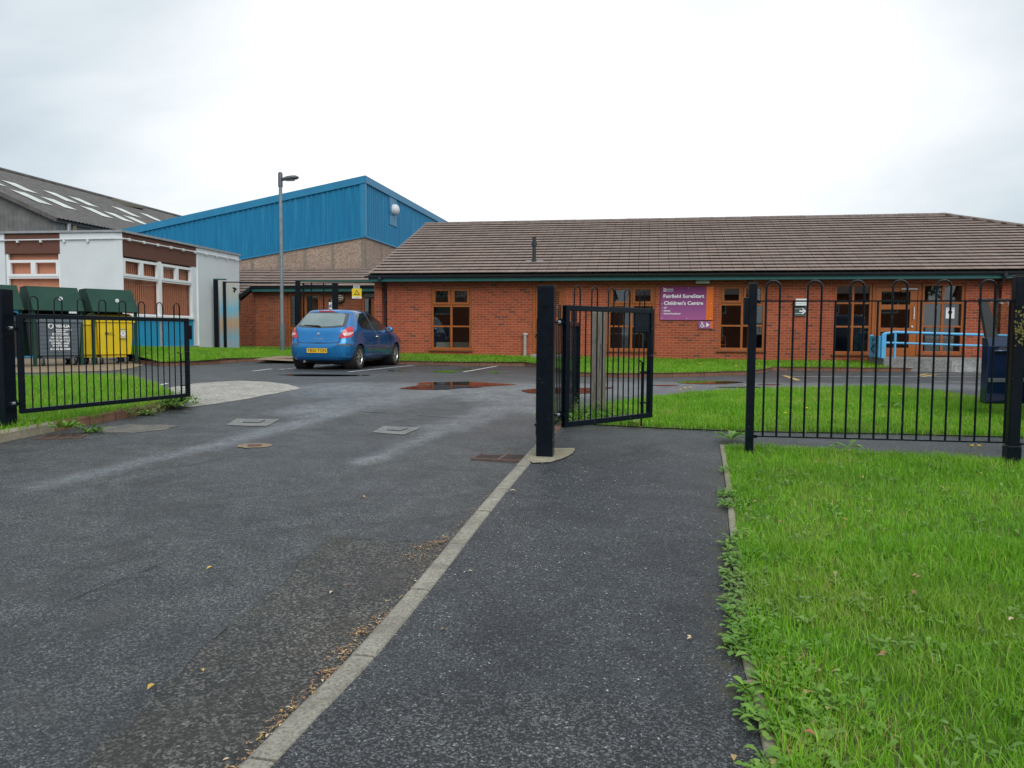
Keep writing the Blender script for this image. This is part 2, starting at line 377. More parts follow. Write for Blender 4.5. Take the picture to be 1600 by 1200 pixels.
# driveway kerb (its face towards the driveway), path, lawn edges
KL = [Vector(p) for p in GP((380, 1200), (590, 985), (763, 780), (838, 697))]
d0 = (KL[0] - KL[1]).normalized(); KL = [KL[0] + d0 * 3.2] + KL
KW = 0.128
def offset(line, w):
    out = []
    for i, p in enumerate(line):
        t = (line[min(i + 1, len(line) - 1)] - line[max(i - 1, 0)]).normalized(); out.append(p + Vector((t.y, -t.x)) * w)
    return out
KLs = smooth_line(KL, 10); KRs = offset(KLs, KW)
def kerb(name, line, width, height, material, stone=0.91, top=0.012, base=-0.06, gap=0.006):
    """kerb stones laid end to end along line; width to the right of the line; kind structure"""
    line = [Vector((p[0], p[1])) for p in line]; L = [0]
    for i in range(1, len(line)): L.append(L[-1] + (line[i] - line[i - 1]).length)
    def at(s):
        s = min(max(s, 0), L[-1]); k = max(0, min(len(L) - 2, int(np.searchsorted(L, s) - 1))); u = (s - L[k]) / max(1e-9, L[k + 1] - L[k])
        p = line[k].lerp(line[k + 1], u); t = (line[k + 1] - line[k]).normalized(); return p, Vector((t.y, -t.x))
    mb = MB(); s = 0.0
    while s < L[-1] - 0.05:
        e = min(s + stone, L[-1]); nseg = max(1, int((e - s) / 0.25)); prof = []
        jz, jx = random.uniform(-0.004, 0.004), random.uniform(-0.003, 0.003)
        for k in range(nseg + 1):
            q = s + gap / 2 + (e - s - gap) * k / nseg; p, nrm = at(q); z = gz(p.y) + height + jz
            ring = []
            for (w, h) in ((0.0, base - height), (0.004, -top * 2.2), (0.012, -top * 0.8), (0.03, 0), (width - 0.012, 0), (width, -top), (width, base - height)):
                c = p + nrm * (w + jx); ring.append((c.x, c.y, z + h))
            prof.append(ring)
        m = len(prof[0]); vs = [v for r in prof for v in r]
        fs = [(k * m + i, k * m + i + 1, (k + 1) * m + i + 1, (k + 1) * m + i) for k in range(nseg) for i in range(m - 1)]
        fs += [tuple(range(m))[::-1], tuple(nseg * m + i for i in range(m))]
        mb.add(vs, fs); s = e
    o = mb.build(name, material); o['kind'] = 'structure'; return o
kerb('kerb', KLs, KW, 0.045, M_CONC, 0.80, gap=0.016)
ISL_TIP = G(893, 655).xy
kerb('kerb', [KLs[-1] + Vector((0.02, 0.12)), G(868, 668).xy, ISL_TIP], 0.11, 0.05, M_BRICKKERB, 0.24)

LE = smooth_line([Vector(p) for p in GP((1230, 1420), (1196, 1200), (1170, 1080), (1152, 1000), (1146, 918), (1139, 830), (1133, 760), (1124, 697), dz=0.04)], 6)
d1 = (LE[0] - LE[1]).normalized(); LE = [LE[0] + d1 * 2.0] + LE          # lawn edge, near to far
TOPE = [Vector(p) for p in GP((1124, 697), (1300, 704), (1450, 713), (1600, 722), (1760, 732), dz=0.04)]
TOPE.append(TOPE[-1] + (TOPE[-1] - TOPE[-2]).normalized() * 6)
FARE = [Vector(p) for p in GP((893, 664), (922, 664), (1035, 670), (1165, 675), (1400, 679), (1578, 684), (1760, 692), dz=0.04)]
FARE.append(FARE[-1] + (FARE[-1] - FARE[-2]).normalized() * 6)
path_poly = [p for p in KRs] + [G(880, 668).xy] + FARE + TOPE[::-1] + LE[::-1]
sheet('path', path_poly, 0.040, M_PATH)
LOWP = [p for p in GP((200, 1420), (560, 1092), (700, 1075), (860, 1083), (1020, 1100), (1166, 1090), (1240, 1420), dz=0.044)]
sheet('worn_path', [KRs[0]] + [p for p in KRs if p.y < LOWP[1].y] + LOWP[1:6] + [p for p in LE[::-1] if p.y < LOWP[5].y], 0.044, M_ROUGH)
pt = [KLs[0] + Vector((-0.004, 0))] + [p + Vector((-0.004, 0)) for p in KLs if p.y < G(690, 850).y] 
PL = GP((690, 850), (600, 845), (510, 841), (470, 880), (400, 950), (300, 1030), (170, 1160), (0, 1340), (-300, 1560))
def rag(line, amp, n=5):
    out = []
    for i in range(len(line) - 1):
        for k in range(n):
            p = Vector(line[i]).lerp(Vector(line[i + 1]), k / n); out.append(p + Vector((random.uniform(-amp, amp), random.uniform(-amp, amp))))
    return out + [Vector(line[-1])]
PLr = rag(PL, 0.022); sheet('tarmac_patch', pt + PLr, 0.004, M_PATCH)
def crack(line, w):
    line = [Vector(p) for p in line]; a, b_ = [], []
    for i, p in enumerate(line):
        t = (line[min(i + 1, len(line) - 1)] - line[max(i - 1, 0)]).normalized(); k = w * random.uniform(0.15, 1.0); a.append(p + Vector((t.y, -t.x)) * k); b_.append(p - Vector((t.y, -t.x)) * k)
    mb = MB(); n_ = len(a); mb.add([(p.x, p.y, gz(p.y) + 0.0065) for p in a + b_], [(i, i + 1, n_ + i + 1, n_ + i) for i in range(n_ - 1)]); o = mb.build('crack', mat('tarmac_crack', (0.010, 0.010, 0.010), 0.9, 0.2)); o['kind'] = 'structure'
crack(PLr[:10], 0.007); crack(PLr[12:17], 0.004); crack(PLr[22:27], 0.003)
crack(rag(GP((150, 760), (210, 735), (300, 728), (360, 712)), 0.012, 6), 0.004); crack(rag(GP((80, 950), (190, 905), (260, 880)), 0.012, 6), 0.004)
kerb('path_edging', [p + Vector((-0.0, 0)) for p in LE], 0.052, 0.052, M_CONC3, 0.914, 0.006)
kerb('path_edging', TOPE, 0.05, 0.060, M_CONC3, 0.914, 0.006)
# sunken lid of concrete round the gate post
PADP = GP((824, 717), (838, 698), (856, 697), (868, 700), (899, 700), (895, 708), (880, 716), (860, 722), (832, 723), dz=0.05)
sheet('post_footing', rag(list(PADP) + [PADP[0]], 0.006, 4)[:-1], 0.050, M_CONC3)

# ------------------------------------------------------------------ lawns
def lawn(poly, dz, zf=None): return sheet('lawn', poly, dz, M_SOIL, zf=zf, cuts=0.3 if zf else 0)
M_GRASS = {}
def grass_mat(name, lo, hi, trans=0.35):
    m, n, l, b = new_mat(name); nt = m.node_tree
    at = n.new('ShaderNodeAttribute'); at.attribute_name = 'var'
    v = objvec(nt); nz = noise_node(nt, 1.3, 4, 0.6, v); 
    ma = n.new('ShaderNodeMath'); ma.operation = 'MULTIPLY_ADD'; ma.inputs[1].default_value = 1.7; ma.inputs[2].default_value = -0.85; l.new(nz.outputs['Fac'], ma.inputs[0])
    mb = n.new('ShaderNodeMath'); mb.operation = 'ADD'; l.new(at.outputs['Fac'], mb.inputs[0]); l.new(ma.outputs[0], mb.inputs[1])
    dn = noise_node(nt, 0.8, 5, 0.65, v, 0.5); dn2 = ramp(nt, dn.outputs['Fac'], [(0.50, (0, 0, 0)), (0.70, (0.5, 0.5, 0.5))])
    c = ramp(nt, mb.outputs[0], [(0.0, lo), (0.62, tuple((a + b_) / 2 for a, b_ in zip(lo, hi))), (0.93, hi), (0.985, (0.42, 0.36, 0.12))])
    c = mixc(nt, dn2.outputs['Color'], c.outputs['Color'], (hi[0] * 0.95, hi[1] * 0.62, hi[2] * 2.2))
    l.new(c, b.inputs['Base Color']); b.inputs['Roughness'].default_value = 0.42; b.inputs['Specular IOR Level'].default_value = 0.35
    tr = n.new('ShaderNodeBsdfTranslucent'); l.new(c, tr.inputs['Color'])
    ms = n.new('ShaderNodeMixShader'); ms.inputs[0].default_value = trans; l.new(b.outputs[0], ms.inputs[1]); l.new(tr.outputs[0], ms.inputs[2])
    l.new(ms.outputs[0], n['Material Output'].inputs['Surface']); return m
M_GR = grass_mat('grass_blades', (0.12, 0.32, 0.013), (0.30, 0.60, 0.030))
def grass(poly, n, h, w, zf, label=None, name='grass', excl=None, lean=0.55, clump=0.0, keep=None):
    xs = [p[0] for p in poly]; ys = [p[1] for p in poly]
    x = RNG.uniform(min(xs), max(xs), n * 3); y = RNG.uniform(min(ys), max(ys), n * 3)
    k = inside(poly, x, y)
    if keep is not None: k &= keep(x, y)
    x, y = x[k][:n], y[k][:n]
    return blades(x, y, h, w, zf, name, lean)
def vnoise(x, y, s, seed=0):
    """cheap smooth 2-D value noise, 0..1"""
    X, Y = x * s, y * s; xi, yi = np.floor(X).astype(int), np.floor(Y).astype(int); fx, fy = X - xi, Y - yi
    fx = fx * fx * (3 - 2 * fx); fy = fy * fy * (3 - 2 * fy)
    h = lambda a, b: (np.sin(a * 127.1 + b * 311.7 + seed * 17.3) * 43758.5453) % 1.0
    return (h(xi, yi) * (1 - fx) + h(xi + 1, yi) * fx) * (1 - fy) + (h(xi, yi + 1) * (1 - fx) + h(xi + 1, yi + 1) * fx) * fy
def blades(x, y, h, w, zf, name, lean):
    N = len(x); z = np.interp(y, GY, GZ) + (zf(x, y) if callable(zf) else zf)
    pn = vnoise(x, y, 2.3, 1) * 0.6 + vnoise(x, y, 7, 2) * 0.4
    H = RNG.uniform(h[0], h[1], N) * (0.65 + 0.75 * pn); W = RNG.uniform(0.7, 1.3, N) * w
    a = RNG.uniform(0, 2 * np.pi, N); ld = a + RNG.normal(0, 0.5, N) + np.pi / 2
    le = np.abs(RNG.normal(lean, 0.35, N))
    dx, dy = np.cos(a), np.sin(a); lx, ly = np.cos(ld) * le, np.sin(ld) * le
    V = np.zeros((N, 5, 3))
    for k, (t, ww, b_) in enumerate(((0, 0.5, 0), (0, -0.5, 0), (0.55, 0.42, 0.3), (0.55, -0.42, 0.3), (1.0, 0, 1.0))):
        V[:, k, 0] = x + dx * W * ww + lx * H * b_ * 0.9; V[:, k, 1] = y + dy * W * ww + ly * H * b_ * 0.9
        V[:, k, 2] = z + H * t * (1 - 0.28 * le * t)
    V[:, 0:2, 2] -= 0.01
    T = np.array([(0, 1, 2), (1, 3, 2), (2, 3, 4)]); F = (np.arange(N)[:, None, None] * 5 + T[None]).reshape(-1)
    me = bpy.data.meshes.new(name); me.vertices.add(N * 5); me.vertices.foreach_set('co', V.reshape(-1))
    me.loops.add(N * 9); me.loops.foreach_set('vertex_index', F.astype(np.int32)); me.polygons.add(N * 3)
    me.polygons.foreach_set('loop_start', np.arange(0, N * 9, 3, dtype=np.int32)); me.polygons.foreach_set('loop_total', np.full(N * 3, 3, np.int32))
    me.update(calc_edges=True); me.validate()
    at = me.attributes.new('var', 'FLOAT', 'POINT'); vv = np.repeat(np.clip(RNG.normal(0.45, 0.26, N), 0, 0.9) + (RNG.random(N) > 0.975) * 0.7, 5); at.data.foreach_set('value', vv.astype(np.float32))
    me.materials.append(M_GR); me.polygons.foreach_set('use_smooth', np.ones(N * 3, bool))
    o = link(name, me); o['kind'] = 'stuff'; return o
near_poly = offset(LE, 0.05) + [p + Vector((0, -0.05)) for p in TOPE] + [Vector((12.5, 0.0))]
lawn(near_poly, 0.045)
view = lambda m: (lambda x, y: (np.abs(x) < 0.655 * y + m))
grass(near_poly, 210000, (0.05, 0.110), 0.0047, 0.04, keep=lambda x, y: (x < 0.655 * y + 0.7) & (y > 1.9) & (y < 4.9), lean=0.6)
grass(near_poly, 120000, (0.05, 0.095), 0.0054, 0.04, keep=lambda x, y: (x < 0.655 * y + 1.5) & (y >= 4.7), lean=0.55)
ISL = [ISL_TIP] + GP((905, 648), (940, 640), (1019, 627), (1075, 620), (1165, 614), (1300, 611), (1390, 610), (1487, 620), (1540, 631), (1600, 641), (1700, 652), (1850, 662))
isl_poly = [Vector(p) for p in ISL] + [p + Vector((0, 0.02)) for p in FARE[::-1]][1:]
lawn(isl_poly, 0.05)
grass(isl_poly, 85000, (0.05, 0.10), 0.0075, 0.045, keep=view(1.5), lean=0.5)
# low white-topped kerb on the tip of the island
kerb('path_edging', [Vector(p) for p in ISL[1:5]], 0.06, 0.055, M_CONC3, 0.6, 0.006)
# ------------------------------------------------------------------ far side of the yard: lawns, kerbs, aprons
U = (math.cos(R(9.7)), -math.sin(R(9.7))); NB = (math.sin(R(9.7)), math.cos(R(9.7)))    # along and into the brick front
d_ = ray(618, 554); FO = (d_.x * 24.75 / d_.y, 24.75)                                    # origin of the brick front
def FP(px, py, back=0.0): return on_plane(px, py, (FO[0] + NB[0] * back, FO[1] + NB[1] * back), U)
def facade_dist(x, y): return -((x - FO[0]) * NB[0] + (y - FO[1]) * NB[1])
def verge_z(x, y):
    q = facade_dist(x, y); return 0.20 - 0.11 * np.clip(q / 1.5, 0, 1)
KV = GP((588, 568), (620, 569), (720, 571), (820, 572), (846, 574), (868, 581), (900, 588), (960, 590), (1019, 590), (1100, 588), (1165, 586), (1196, 582), (1206, 579), (1300, 580), (1395, 580.5), (1600, 581), (1900, 583))
KV = [Vector(p) for p in KV]
def on_front(t, out=0.0): return Vector((FO[0] + U[0] * t - NB[0] * out, FO[1] + U[1] * t - NB[1] * out))
tl = (KV[0] - Vector(FO)).dot(Vector(U)); tr = (KV[-1] - Vector(FO)).dot(Vector(U))
verge_poly = KV[:-2] + [on_front((KV[-3] - Vector(FO)).dot(Vector(U))), on_front(tl)]
lawn(verge_poly, 0, verge_z)
grass([p for p in verge_poly], 70000, (0.04, 0.09), 0.012, lambda x, y: verge_z(x, y) - 0.005, keep=view(1.0), lean=0.45)
kerb('kerb', KV[::-1], 0.10, 0.10, M_BRICKKERB, 0.23, gap=0.012) if False else kerb('kerb', KV, -0.10, 0.10, M_BRICKKERB, 0.45, gap=0.010)
WC = (-12.30, 25.0); WU = (math.sin(R(8)), math.cos(R(8))); WV = (-WU[1], WU[0])          # white block: corner, along its long side, along its short side
def left_z(x, y):
    return 0.06 + 0.27 * np.clip(1 - np.hypot(x - WC[0], y - WC[1]) / 5.5, 0, 1)
KW_ = [Vector(p) for p in GP((206, 566), (228, 569.5), (252, 572), (296, 571), (349, 567), (410, 564), (456, 565), (520, 566), (588, 568))]
left_poly = KW_ + [Vector((-4.2, 26.5)), Vector((-4.0, 31.5)), Vector((-11.4, 32.5)), Vector((-12.35, 25.0)), Vector((-12.6, 24.2))]
lawn(left_poly, 0, left_z)
slab = [Vector(p) for p in GP((395, 562), (456, 563), (540, 564), (585, 565), (585, 556), (456, 556), (440, 556), dz=0.1)]
grass([p for p in left_poly], 75000, (0.05, 0.10), 0.012, lambda x, y: left_z(x, y) - 0.005, keep=lambda x, y: ~inside(slab, x, y), lean=0.45)
sheet('paved_strip', slab, 0, M_PAD, zf=lambda x, y: float(left_z(x, y)) + 0.02)
kerb('kerb', KW_, -0.10, 0.10, M_BRICKKERB, 0.30, gap=0.010)
# island on the near side, beyond the open gate leaf
KI = [Vector(p) for p in GP((-260, 748), (0, 692), (86, 674))]; KI2 = [Vector(p) for p in GP((86, 674), (180, 656), (240, 645), (264, 639), (272, 630))]
FARI = [Vector(p) for p in GP((272, 628), (262, 619), (245, 612), (215, 602), (187, 596), (110, 597), (33, 598), (-200, 600))]
left_island = KI + KI2[1:] + FARI + [Vector((-18, 13)), Vector((-18, 9))]
lawn(left_island, 0.085)
grass(left_island, 75000, (0.06, 0.13), 0.0075, 0.08, keep=lambda x, y: (x > -0.66 * y - 1.5), lean=0.5)
kerb('kerb', KI[::-1], 0.125, 0.115, M_CONC3, 0.914)
kerb('kerb', KI2[::-1], 0.11, 0.11, M_BRICKKERB, 0.215, gap=0.012)
kerb('path_edging', FARI[::-1], 0.08, 0.10, M_BRICKKERB, 0.23)
pad = [Vector(p) for p in GP((-150, 585), (60, 583), (175, 580), (205, 576), (225, 571), (206, 566), (190, 560), (-150, 562))]
sheet('bin_pad', pad, 0.012, M_PAD)
sheet('concrete_apron', rag(GP((264, 606), (300, 600), (340, 597), (375, 595), (420, 597), (450, 601), (472, 607), (440, 613), (390, 623), (340, 631), (292, 637), (276, 632), (268, 618), (264, 606)), 0.02, 4)[:-1], 0.005, concrete('gritty_concrete', (0.36, 0.335, 0.30), (0.10, 0.095, 0.085), 0.6, 22))
sheet('tarmac_stain', rag(GP((165, 668), (205, 663), (284, 665), (255, 672), (205, 677), (160, 676), (165, 668)), 0.03, 5)[:-1], 0.004, concrete('worn_tarmac', (0.15, 0.138, 0.12), (0.06, 0.06, 0.06), 0.7, 30))

# ------------------------------------------------------------------ water lying on the tarmac
m, n, l, bs = new_mat('puddle_water'); bs.inputs['Base Color'].default_value = (0.012, 0.013, 0.014, 1); bs.inputs['Roughness'].default_value = 0.0
bs.inputs['IOR'].default_value = 1.34; bs.inputs['Specular IOR Level'].default_value = 0.62
wz = noise_node(m.node_tree, 5, 2, 0.5, objvec(m.node_tree)); bump(m.node_tree, bs, wz.outputs['Fac'], 0.02, 0.002)
M_WATER = m
def puddle(pts, wob=0.10):
    pp = smooth_poly([Vector(p) for p in GP(*pts)], 8); c = sum(pp, Vector((0, 0))) / len(pp); out = []
    for i, p in enumerate(pp):
        k = vnoise(np.array([p.x]), np.array([p.y]), 2.5, 5)[0] + 0.5 * vnoise(np.array([p.x]), np.array([p.y]), 8, 6)[0] - 0.75
        out.append(p + (p - c).normalized() * k * wob * 2)
    zz = sum(gz(p.y) for p in out) / len(out) + 0.005
    o = sheet('puddle', out, 0, M_WATER, zf=lambda x, y: max(zz - gz(y), 0.003) if abs(zz - gz(y)) < 0.008 else 0.0045); return o
puddle([(619, 608), (650, 603), (668, 597.5), (735, 596.3), (790, 600), (800, 601.5), (740, 606), (690, 609)])
puddle([(816, 612), (836, 606.8), (868, 605.8), (910, 606), (957, 605.5), (936, 611), (905, 615.5), (850, 615.5)])
puddle([(433, 585.7), (470, 585), (540, 585.6), (578, 586.5), (545, 588), (470, 587.8)], 0.03)
puddle([(606, 579.3), (624, 578.9), (640, 579.6), (622, 580.2)], 0.03)
puddle([(672, 580.6), (696, 579), (718, 580), (700, 582.4)], 0.04)
puddle([(762, 582.3), (772, 581.3), (784, 582.4), (772, 583.6)], 0.03)
puddle([(716, 577.5), (728, 576.9), (744, 577.6), (728, 578.3)], 0.03)
puddle([(1056, 598), (1080, 595), (1130, 595.5), (1162, 597.5), (1130, 600.5), (1085, 600.2)], 0.05)
puddle([(1116, 605.4), (1150, 604.4), (1205, 605.4), (1160, 606.6)], 0.03)
puddle([(1016, 602.5), (1040, 601.5), (1062, 602.5), (1040, 603.6)], 0.03)
puddle([(1180, 601.2), (1200, 600.5), (1222, 601.2), (1200, 602)], 0.03)

# ------------------------------------------------------------------ painted lines
def paint(name, col, amt):
    m, n, l, b = new_mat(name); nt = m.node_tree; v = objvec(nt)
    a = noise_node(nt, 14, 8, 0.75, v, 0.3); r_ = ramp(nt, a.outputs['Fac'], [(0.5 - amt, (0.07, 0.072, 0.075)), (0.56 - amt, col)])
    l.new(r_.outputs['Color'], b.inputs['Base Color']); b.inputs['Roughness'].default_value = 0.55; return m
M_WP, M_YP, M_RP = paint('white_road_paint', (0.62, 0.63, 0.62), 0.09), paint('yellow_road_paint', (0.62, 0.42, 0.10), 0.09), paint('red_road_paint', (0.15, 0.07, 0.052), -0.05)
def road_line(p, q, w, m):
    a, b_ = G(*p).xy, G(*q).xy; t = (b_ - a).normalized(); nn = Vector((t.y, -t.x)) * w / 2; N = max(2, int((b_ - a).length / 0.5)); 
    L_ = [a.lerp(b_, k / N) for k in range(N + 1)]
    sheet('road_marking', [x + nn for x in L_] + [x - nn for x in L_[::-1]], 0.004, m)
for p, q in (((544, 581.3), (646, 570.8)), ((725, 581.2), (776, 572.2)), ((436, 577.5), (520, 569.5)), ((395, 580), (425, 576.3))): road_line(p, q, 0.09, M_WP)
for p, q in (((1228, 588.5), (1580, 588.6)), ((1440, 584.5), (1600, 584.8)), ((1460, 597), (1600, 597.5)), ((40, 594.5), (160, 593)), ((240, 604), (262, 599))): road_line(p, q, 0.07, M_WP)
for p, q in (((1225, 587), (1248, 594.5)), ((1434, 587), (1450, 584)), ((1441, 588.4), (1462, 585.6))): road_line(p, q, 0.10, M_YP)
for p, q in (((562, 642.5), (630, 647)), ((655, 648.5), (715, 653.5))): road_line(p, q, 0.05, M_RP)

# ------------------------------------------------------------------ iron and concrete set in the ground
M_RUST = mat('rusted_cast_iron', (0.13, 0.082, 0.066), 0.75, 0.35, 30, metal=0.3, bmp=0.4, dirt=((0.12, 0.06, 0.035), 0.7))
M_PIT = mat('drain_pit', (0.006, 0.006, 0.006), 0.9, 0.1)
M_SLAB = concrete('grey_slab', (0.21, 0.205, 0.195), (0.13, 0.12, 0.105), 0.5, 45)
M_LID = mat('cast_lid', (0.17, 0.175, 0.175), 0.6, 0.3, 30, metal=0.4, bmp=0.5, bscale=90)
def grate(quad, label, splits, nbar):
    P = [G(*q).xy for q in quad]; c = sum(P, Vector((0, 0))) / 4; ux = ((P[3] - P[0]) + (P[2] - P[1])) / 2; w = ux.length; ux.normalize()
    hgt = ((P[1] - P[0]).length + (P[2] - P[3]).length) / 2; a = math.atan2(ux.y, ux.x)
    t = thing('drain_grate', label, 'drain grate', (c.x, c.y, gz(c.y)), a)
    MB().box(-w / 2, w / 2, -hgt / 2, hgt / 2, -0.02, 0.002).build('pit', M_PIT, t)
    f = MB(); e = 0.025; z0, z1 = 0.0, 0.008
    f.box(-w / 2 - e, w / 2 + e, -hgt / 2 - e, -hgt / 2, -0.02, z1).box(-w / 2 - e, w / 2 + e, hgt / 2, hgt / 2 + e, -0.02, z1)
    f.box(-w / 2 - e, -w / 2, -hgt / 2, hgt / 2, -0.02, z1).box(w / 2, w / 2 + e, -hgt / 2, hgt / 2, -0.02, z1)
    f.build('rim', M_RUST, t, bevel=0.003)
    g = MB()
    for k in range(nbar): y = -hgt / 2 + hgt * (k + 0.5) / nbar; g.box(-w / 2, w / 2, y - 0.008, y + 0.008, 0.0025, 0.0055)
    for k in range(1, splits): x = -w / 2 + w * k / splits; g.box(x - 0.016, x + 0.016, -hgt / 2, hgt / 2, 0.0025, 0.0075)
    g.build('bars', M_RUST, t); return t
grate([(742, 718), (760, 703), (838, 707), (815, 722)], 'rusty iron drain grate against the pale kerb by the thick gate post', 2, 7)
grate([(56, 687), (86, 676.5), (146, 674.5), (118, 685)], 'rusty iron drain grate below the brick kerb, partly overgrown', 3, 6)
def manhole(quad, label):
    P = [G(*q).xy for q in quad]; c = sum(P, Vector((0, 0))) / 4; ux = (P[3] - P[0]).normalized(); w = (P[3] - P[0]).length; h_ = abs((P[1] - P[0]).cross(ux)) if False else (P[1] - P[0]).length
    a = math.atan2(ux.y, ux.x); t = thing('manhole_cover', label, 'manhole cover', (c.x, c.y, gz(c.y)), a)
    loc = [Matrix.Rotation(-a, 2) @ (p - c) for p in P]; b = MB(); s = (gz(c.y + 0.5) - gz(c.y - 0.5))
    def zz(p): q = Matrix.Rotation(a, 2) @ p; return s * q.y
    N = 24; rim = []
    for k in range(4):
        for j in range(6): rim.append(loc[k].lerp(loc[(k + 1) % 4], j / 6) + Vector((random.uniform(-1, 1), random.uniform(-1, 1))) * 0.008)
    b.quad(*[(p.x, p.y, zz(p) + 0.006) for p in rim]); b.build('surround', M_SLAB, t)
    k = 0.44; sh = (loc[1] + loc[2]) * 0.10; q = [p * k + sh for p in loc]; f = MB(); f.quad(*[(p.x, p.y, zz(p) + 0.010) for p in q]); f.build('rim', M_RUST, t)
    q = [p * k * 0.93 + sh for p in loc]; f = MB(); f.quad(*[(p.x, p.y, zz(p) + 0.014) for p in q]); f.build('lid', M_LID, t)
manhole([(353, 665), (370, 654.5), (438, 655.5), (416, 666.5)], 'square inspection cover in a pale concrete slab near the brick kerb')
manhole([(581, 676), (600, 666), (659, 669), (631, 680)], 'square inspection cover in a pale concrete slab in the middle of the driveway')
c = G(398, 696.5); t = thing('stop_tap_cover', 'small square iron tap cover sunk in tan mortar in the driveway', 'tap cover', (c.x, c.y, gz(c.y)), 0.35)
b = MB(); pts = [(0.19 * math.cos(a) * random.uniform(0.85, 1.1), 0.15 * math.sin(a) * random.uniform(0.85, 1.1), 0.005 + 0.031 * 0.15 * math.sin(a)) for a in np.linspace(0, 2 * math.pi, 18, endpoint=False)]
b.quad(*pts); b.build('mortar', M_PAD, t); MB().box(-0.07, 0.07, -0.07, 0.07, -0.01, 0.013).build('lid', M_RUST, t, bevel=0.004)
# ------------------------------------------------------------------ building materials
def brick_mat(name, c1, c2, mortar, dark=(0.09, 0.06, 0.045)):
    m, n, l, b = new_mat(name); nt = m.node_tree; v = objvec(nt)
    s = n.new('ShaderNodeSeparateXYZ'); l.new(v, s.inputs[0]); a = n.new('ShaderNodeMath'); a.operation = 'ADD'; l.new(s.outputs[0], a.inputs[0]); l.new(s.outputs[1], a.inputs[1])
    cb = n.new('ShaderNodeCombineXYZ'); l.new(a.outputs[0], cb.inputs[0]); l.new(s.outputs[2], cb.inputs[1])
    br = n.new('ShaderNodeTexBrick'); l.new(cb.outputs[0], br.inputs['Vector']); br.inputs['Scale'].default_value = 1.0
    br.inputs['Brick Width'].default_value = 0.225; br.inputs['Row Height'].default_value = 0.075; br.inputs['Mortar Size'].default_value = 0.0062
    br.inputs['Mortar Smooth'].default_value = 0.15; br.inputs['Bias'].default_value = -0.1
    br.inputs['Color1'].default_value = c4(c1); br.inputs['Color2'].default_value = c4(c2); br.inputs['Mortar'].default_value = c4(mortar)
    # a second, identically laid brick pattern picks out single burnt bricks
    b2 = n.new('ShaderNodeTexBrick'); l.new(cb.outputs[0], b2.inputs['Vector'])
    for k in ('Scale', 'Brick Width', 'Row Height'): b2.inputs[k].default_value = br.inputs[k].default_value
    b2.inputs['Mortar Size'].default_value = 0.0; b2.inputs['Color1'].default_value = (0, 0, 0, 1); b2.inputs['Color2'].default_value = (1, 1, 1, 1); b2.inputs['Bias'].default_value = 0.0
    pk = ramp(nt, b2.outputs['Color'], [(0.86, (0, 0, 0)), (0.93, (0.75, 0.75, 0.75))])
    zone = noise_node(nt, 0.9, 4, 0.6, v); zr = ramp(nt, zone.outputs['Fac'], [(0.42, (0.15, 0.15, 0.15)), (0.62, (1, 1, 1))])
    f1 = n.new('ShaderNodeMath'); f1.operation = 'MULTIPLY'; l.new(pk.outputs['Color'], f1.inputs[0]); l.new(zr.outputs['Color'], f1.inputs[1])
    inv = n.new('ShaderNodeMath'); inv.operation = 'SUBTRACT'; inv.inputs[0].default_value = 1.0; l.new(br.outputs['Fac'], inv.inputs[1])
    f2 = n.new('ShaderNodeMath'); f2.operation = 'MULTIPLY'; l.new(f1.outputs[0], f2.inputs[0]); l.new(inv.outputs[0], f2.inputs[1])
    c = mixc(nt, f2.outputs[0], br.outputs['Color'], dark)
    nz = noise_node(nt, 22, 6, 0.7, v); nr = ramp(nt, nz.outputs['Fac'], [(0.3, (0.8, 0.8, 0.8)), (0.7, (1.18, 1.15, 1.12))]); c = mixc(nt, 1.0, c, nr.outputs['Color'], 'MULTIPLY')
    bg_ = noise_node(nt, 0.6, 5, 0.6, v); gr = ramp(nt, bg_.outputs['Fac'], [(0.3, (0.85, 0.84, 0.83)), (0.7, (1.12, 1.1, 1.08))]); c = mixc(nt, 1.0, c, gr.outputs['Color'], 'MULTIPLY')
    l.new(c, b.inputs['Base Color']); b.inputs['Roughness'].default_value = 0.85; b.inputs['Specular IOR Level'].default_value = 0.25
    bump(nt, b, inv.outputs[0], 0.5, 0.006); return m
M_BRICK = brick_mat('red_brick', (0.41, 0.090, 0.040), (0.29, 0.062, 0.030), (0.38, 0.23, 0.15))
M_BRICK2 = brick_mat('wing_brick', (0.33, 0.10, 0.046), (0.22, 0.066, 0.034), (0.26, 0.18, 0.13))
M_TILE = mat('roof_tile', (0.245, 0.180, 0.150), 0.85, 0.16, 2.0, bmp=0.25, bscale=80, dirt=((0.27, 0.235, 0.205), 0.4))
M_TILE2 = mat('roof_tile_worn', (0.252, 0.187, 0.156), 0.85, 0.16, 2.0, bmp=0.25, bscale=80, dirt=((0.25, 0.23, 0.205), 0.5)); M_TILE3 = mat('roof_tile_dark', (0.228, 0.167, 0.140), 0.85, 0.16, 2.0, bmp=0.25, bscale=80, dirt=((0.20, 0.19, 0.16), 0.5)); TILES = [M_TILE, M_TILE2, M_TILE3]
M_TILEU = mat('roof_felt', (0.02, 0.018, 0.017), 0.95, 0.1)
M_RIDGE = mat('ridge_tile', (0.17, 0.13, 0.115), 0.85, 0.3, 8, bmp=0.4)
M_TEAL = mat('teal_fascia_paint', (0.030, 0.155, 0.150), 0.45, 0.12, 3)
M_GUT = mat('black_gutter', (0.022, 0.027, 0.032), 0.35, 0.15, 5)
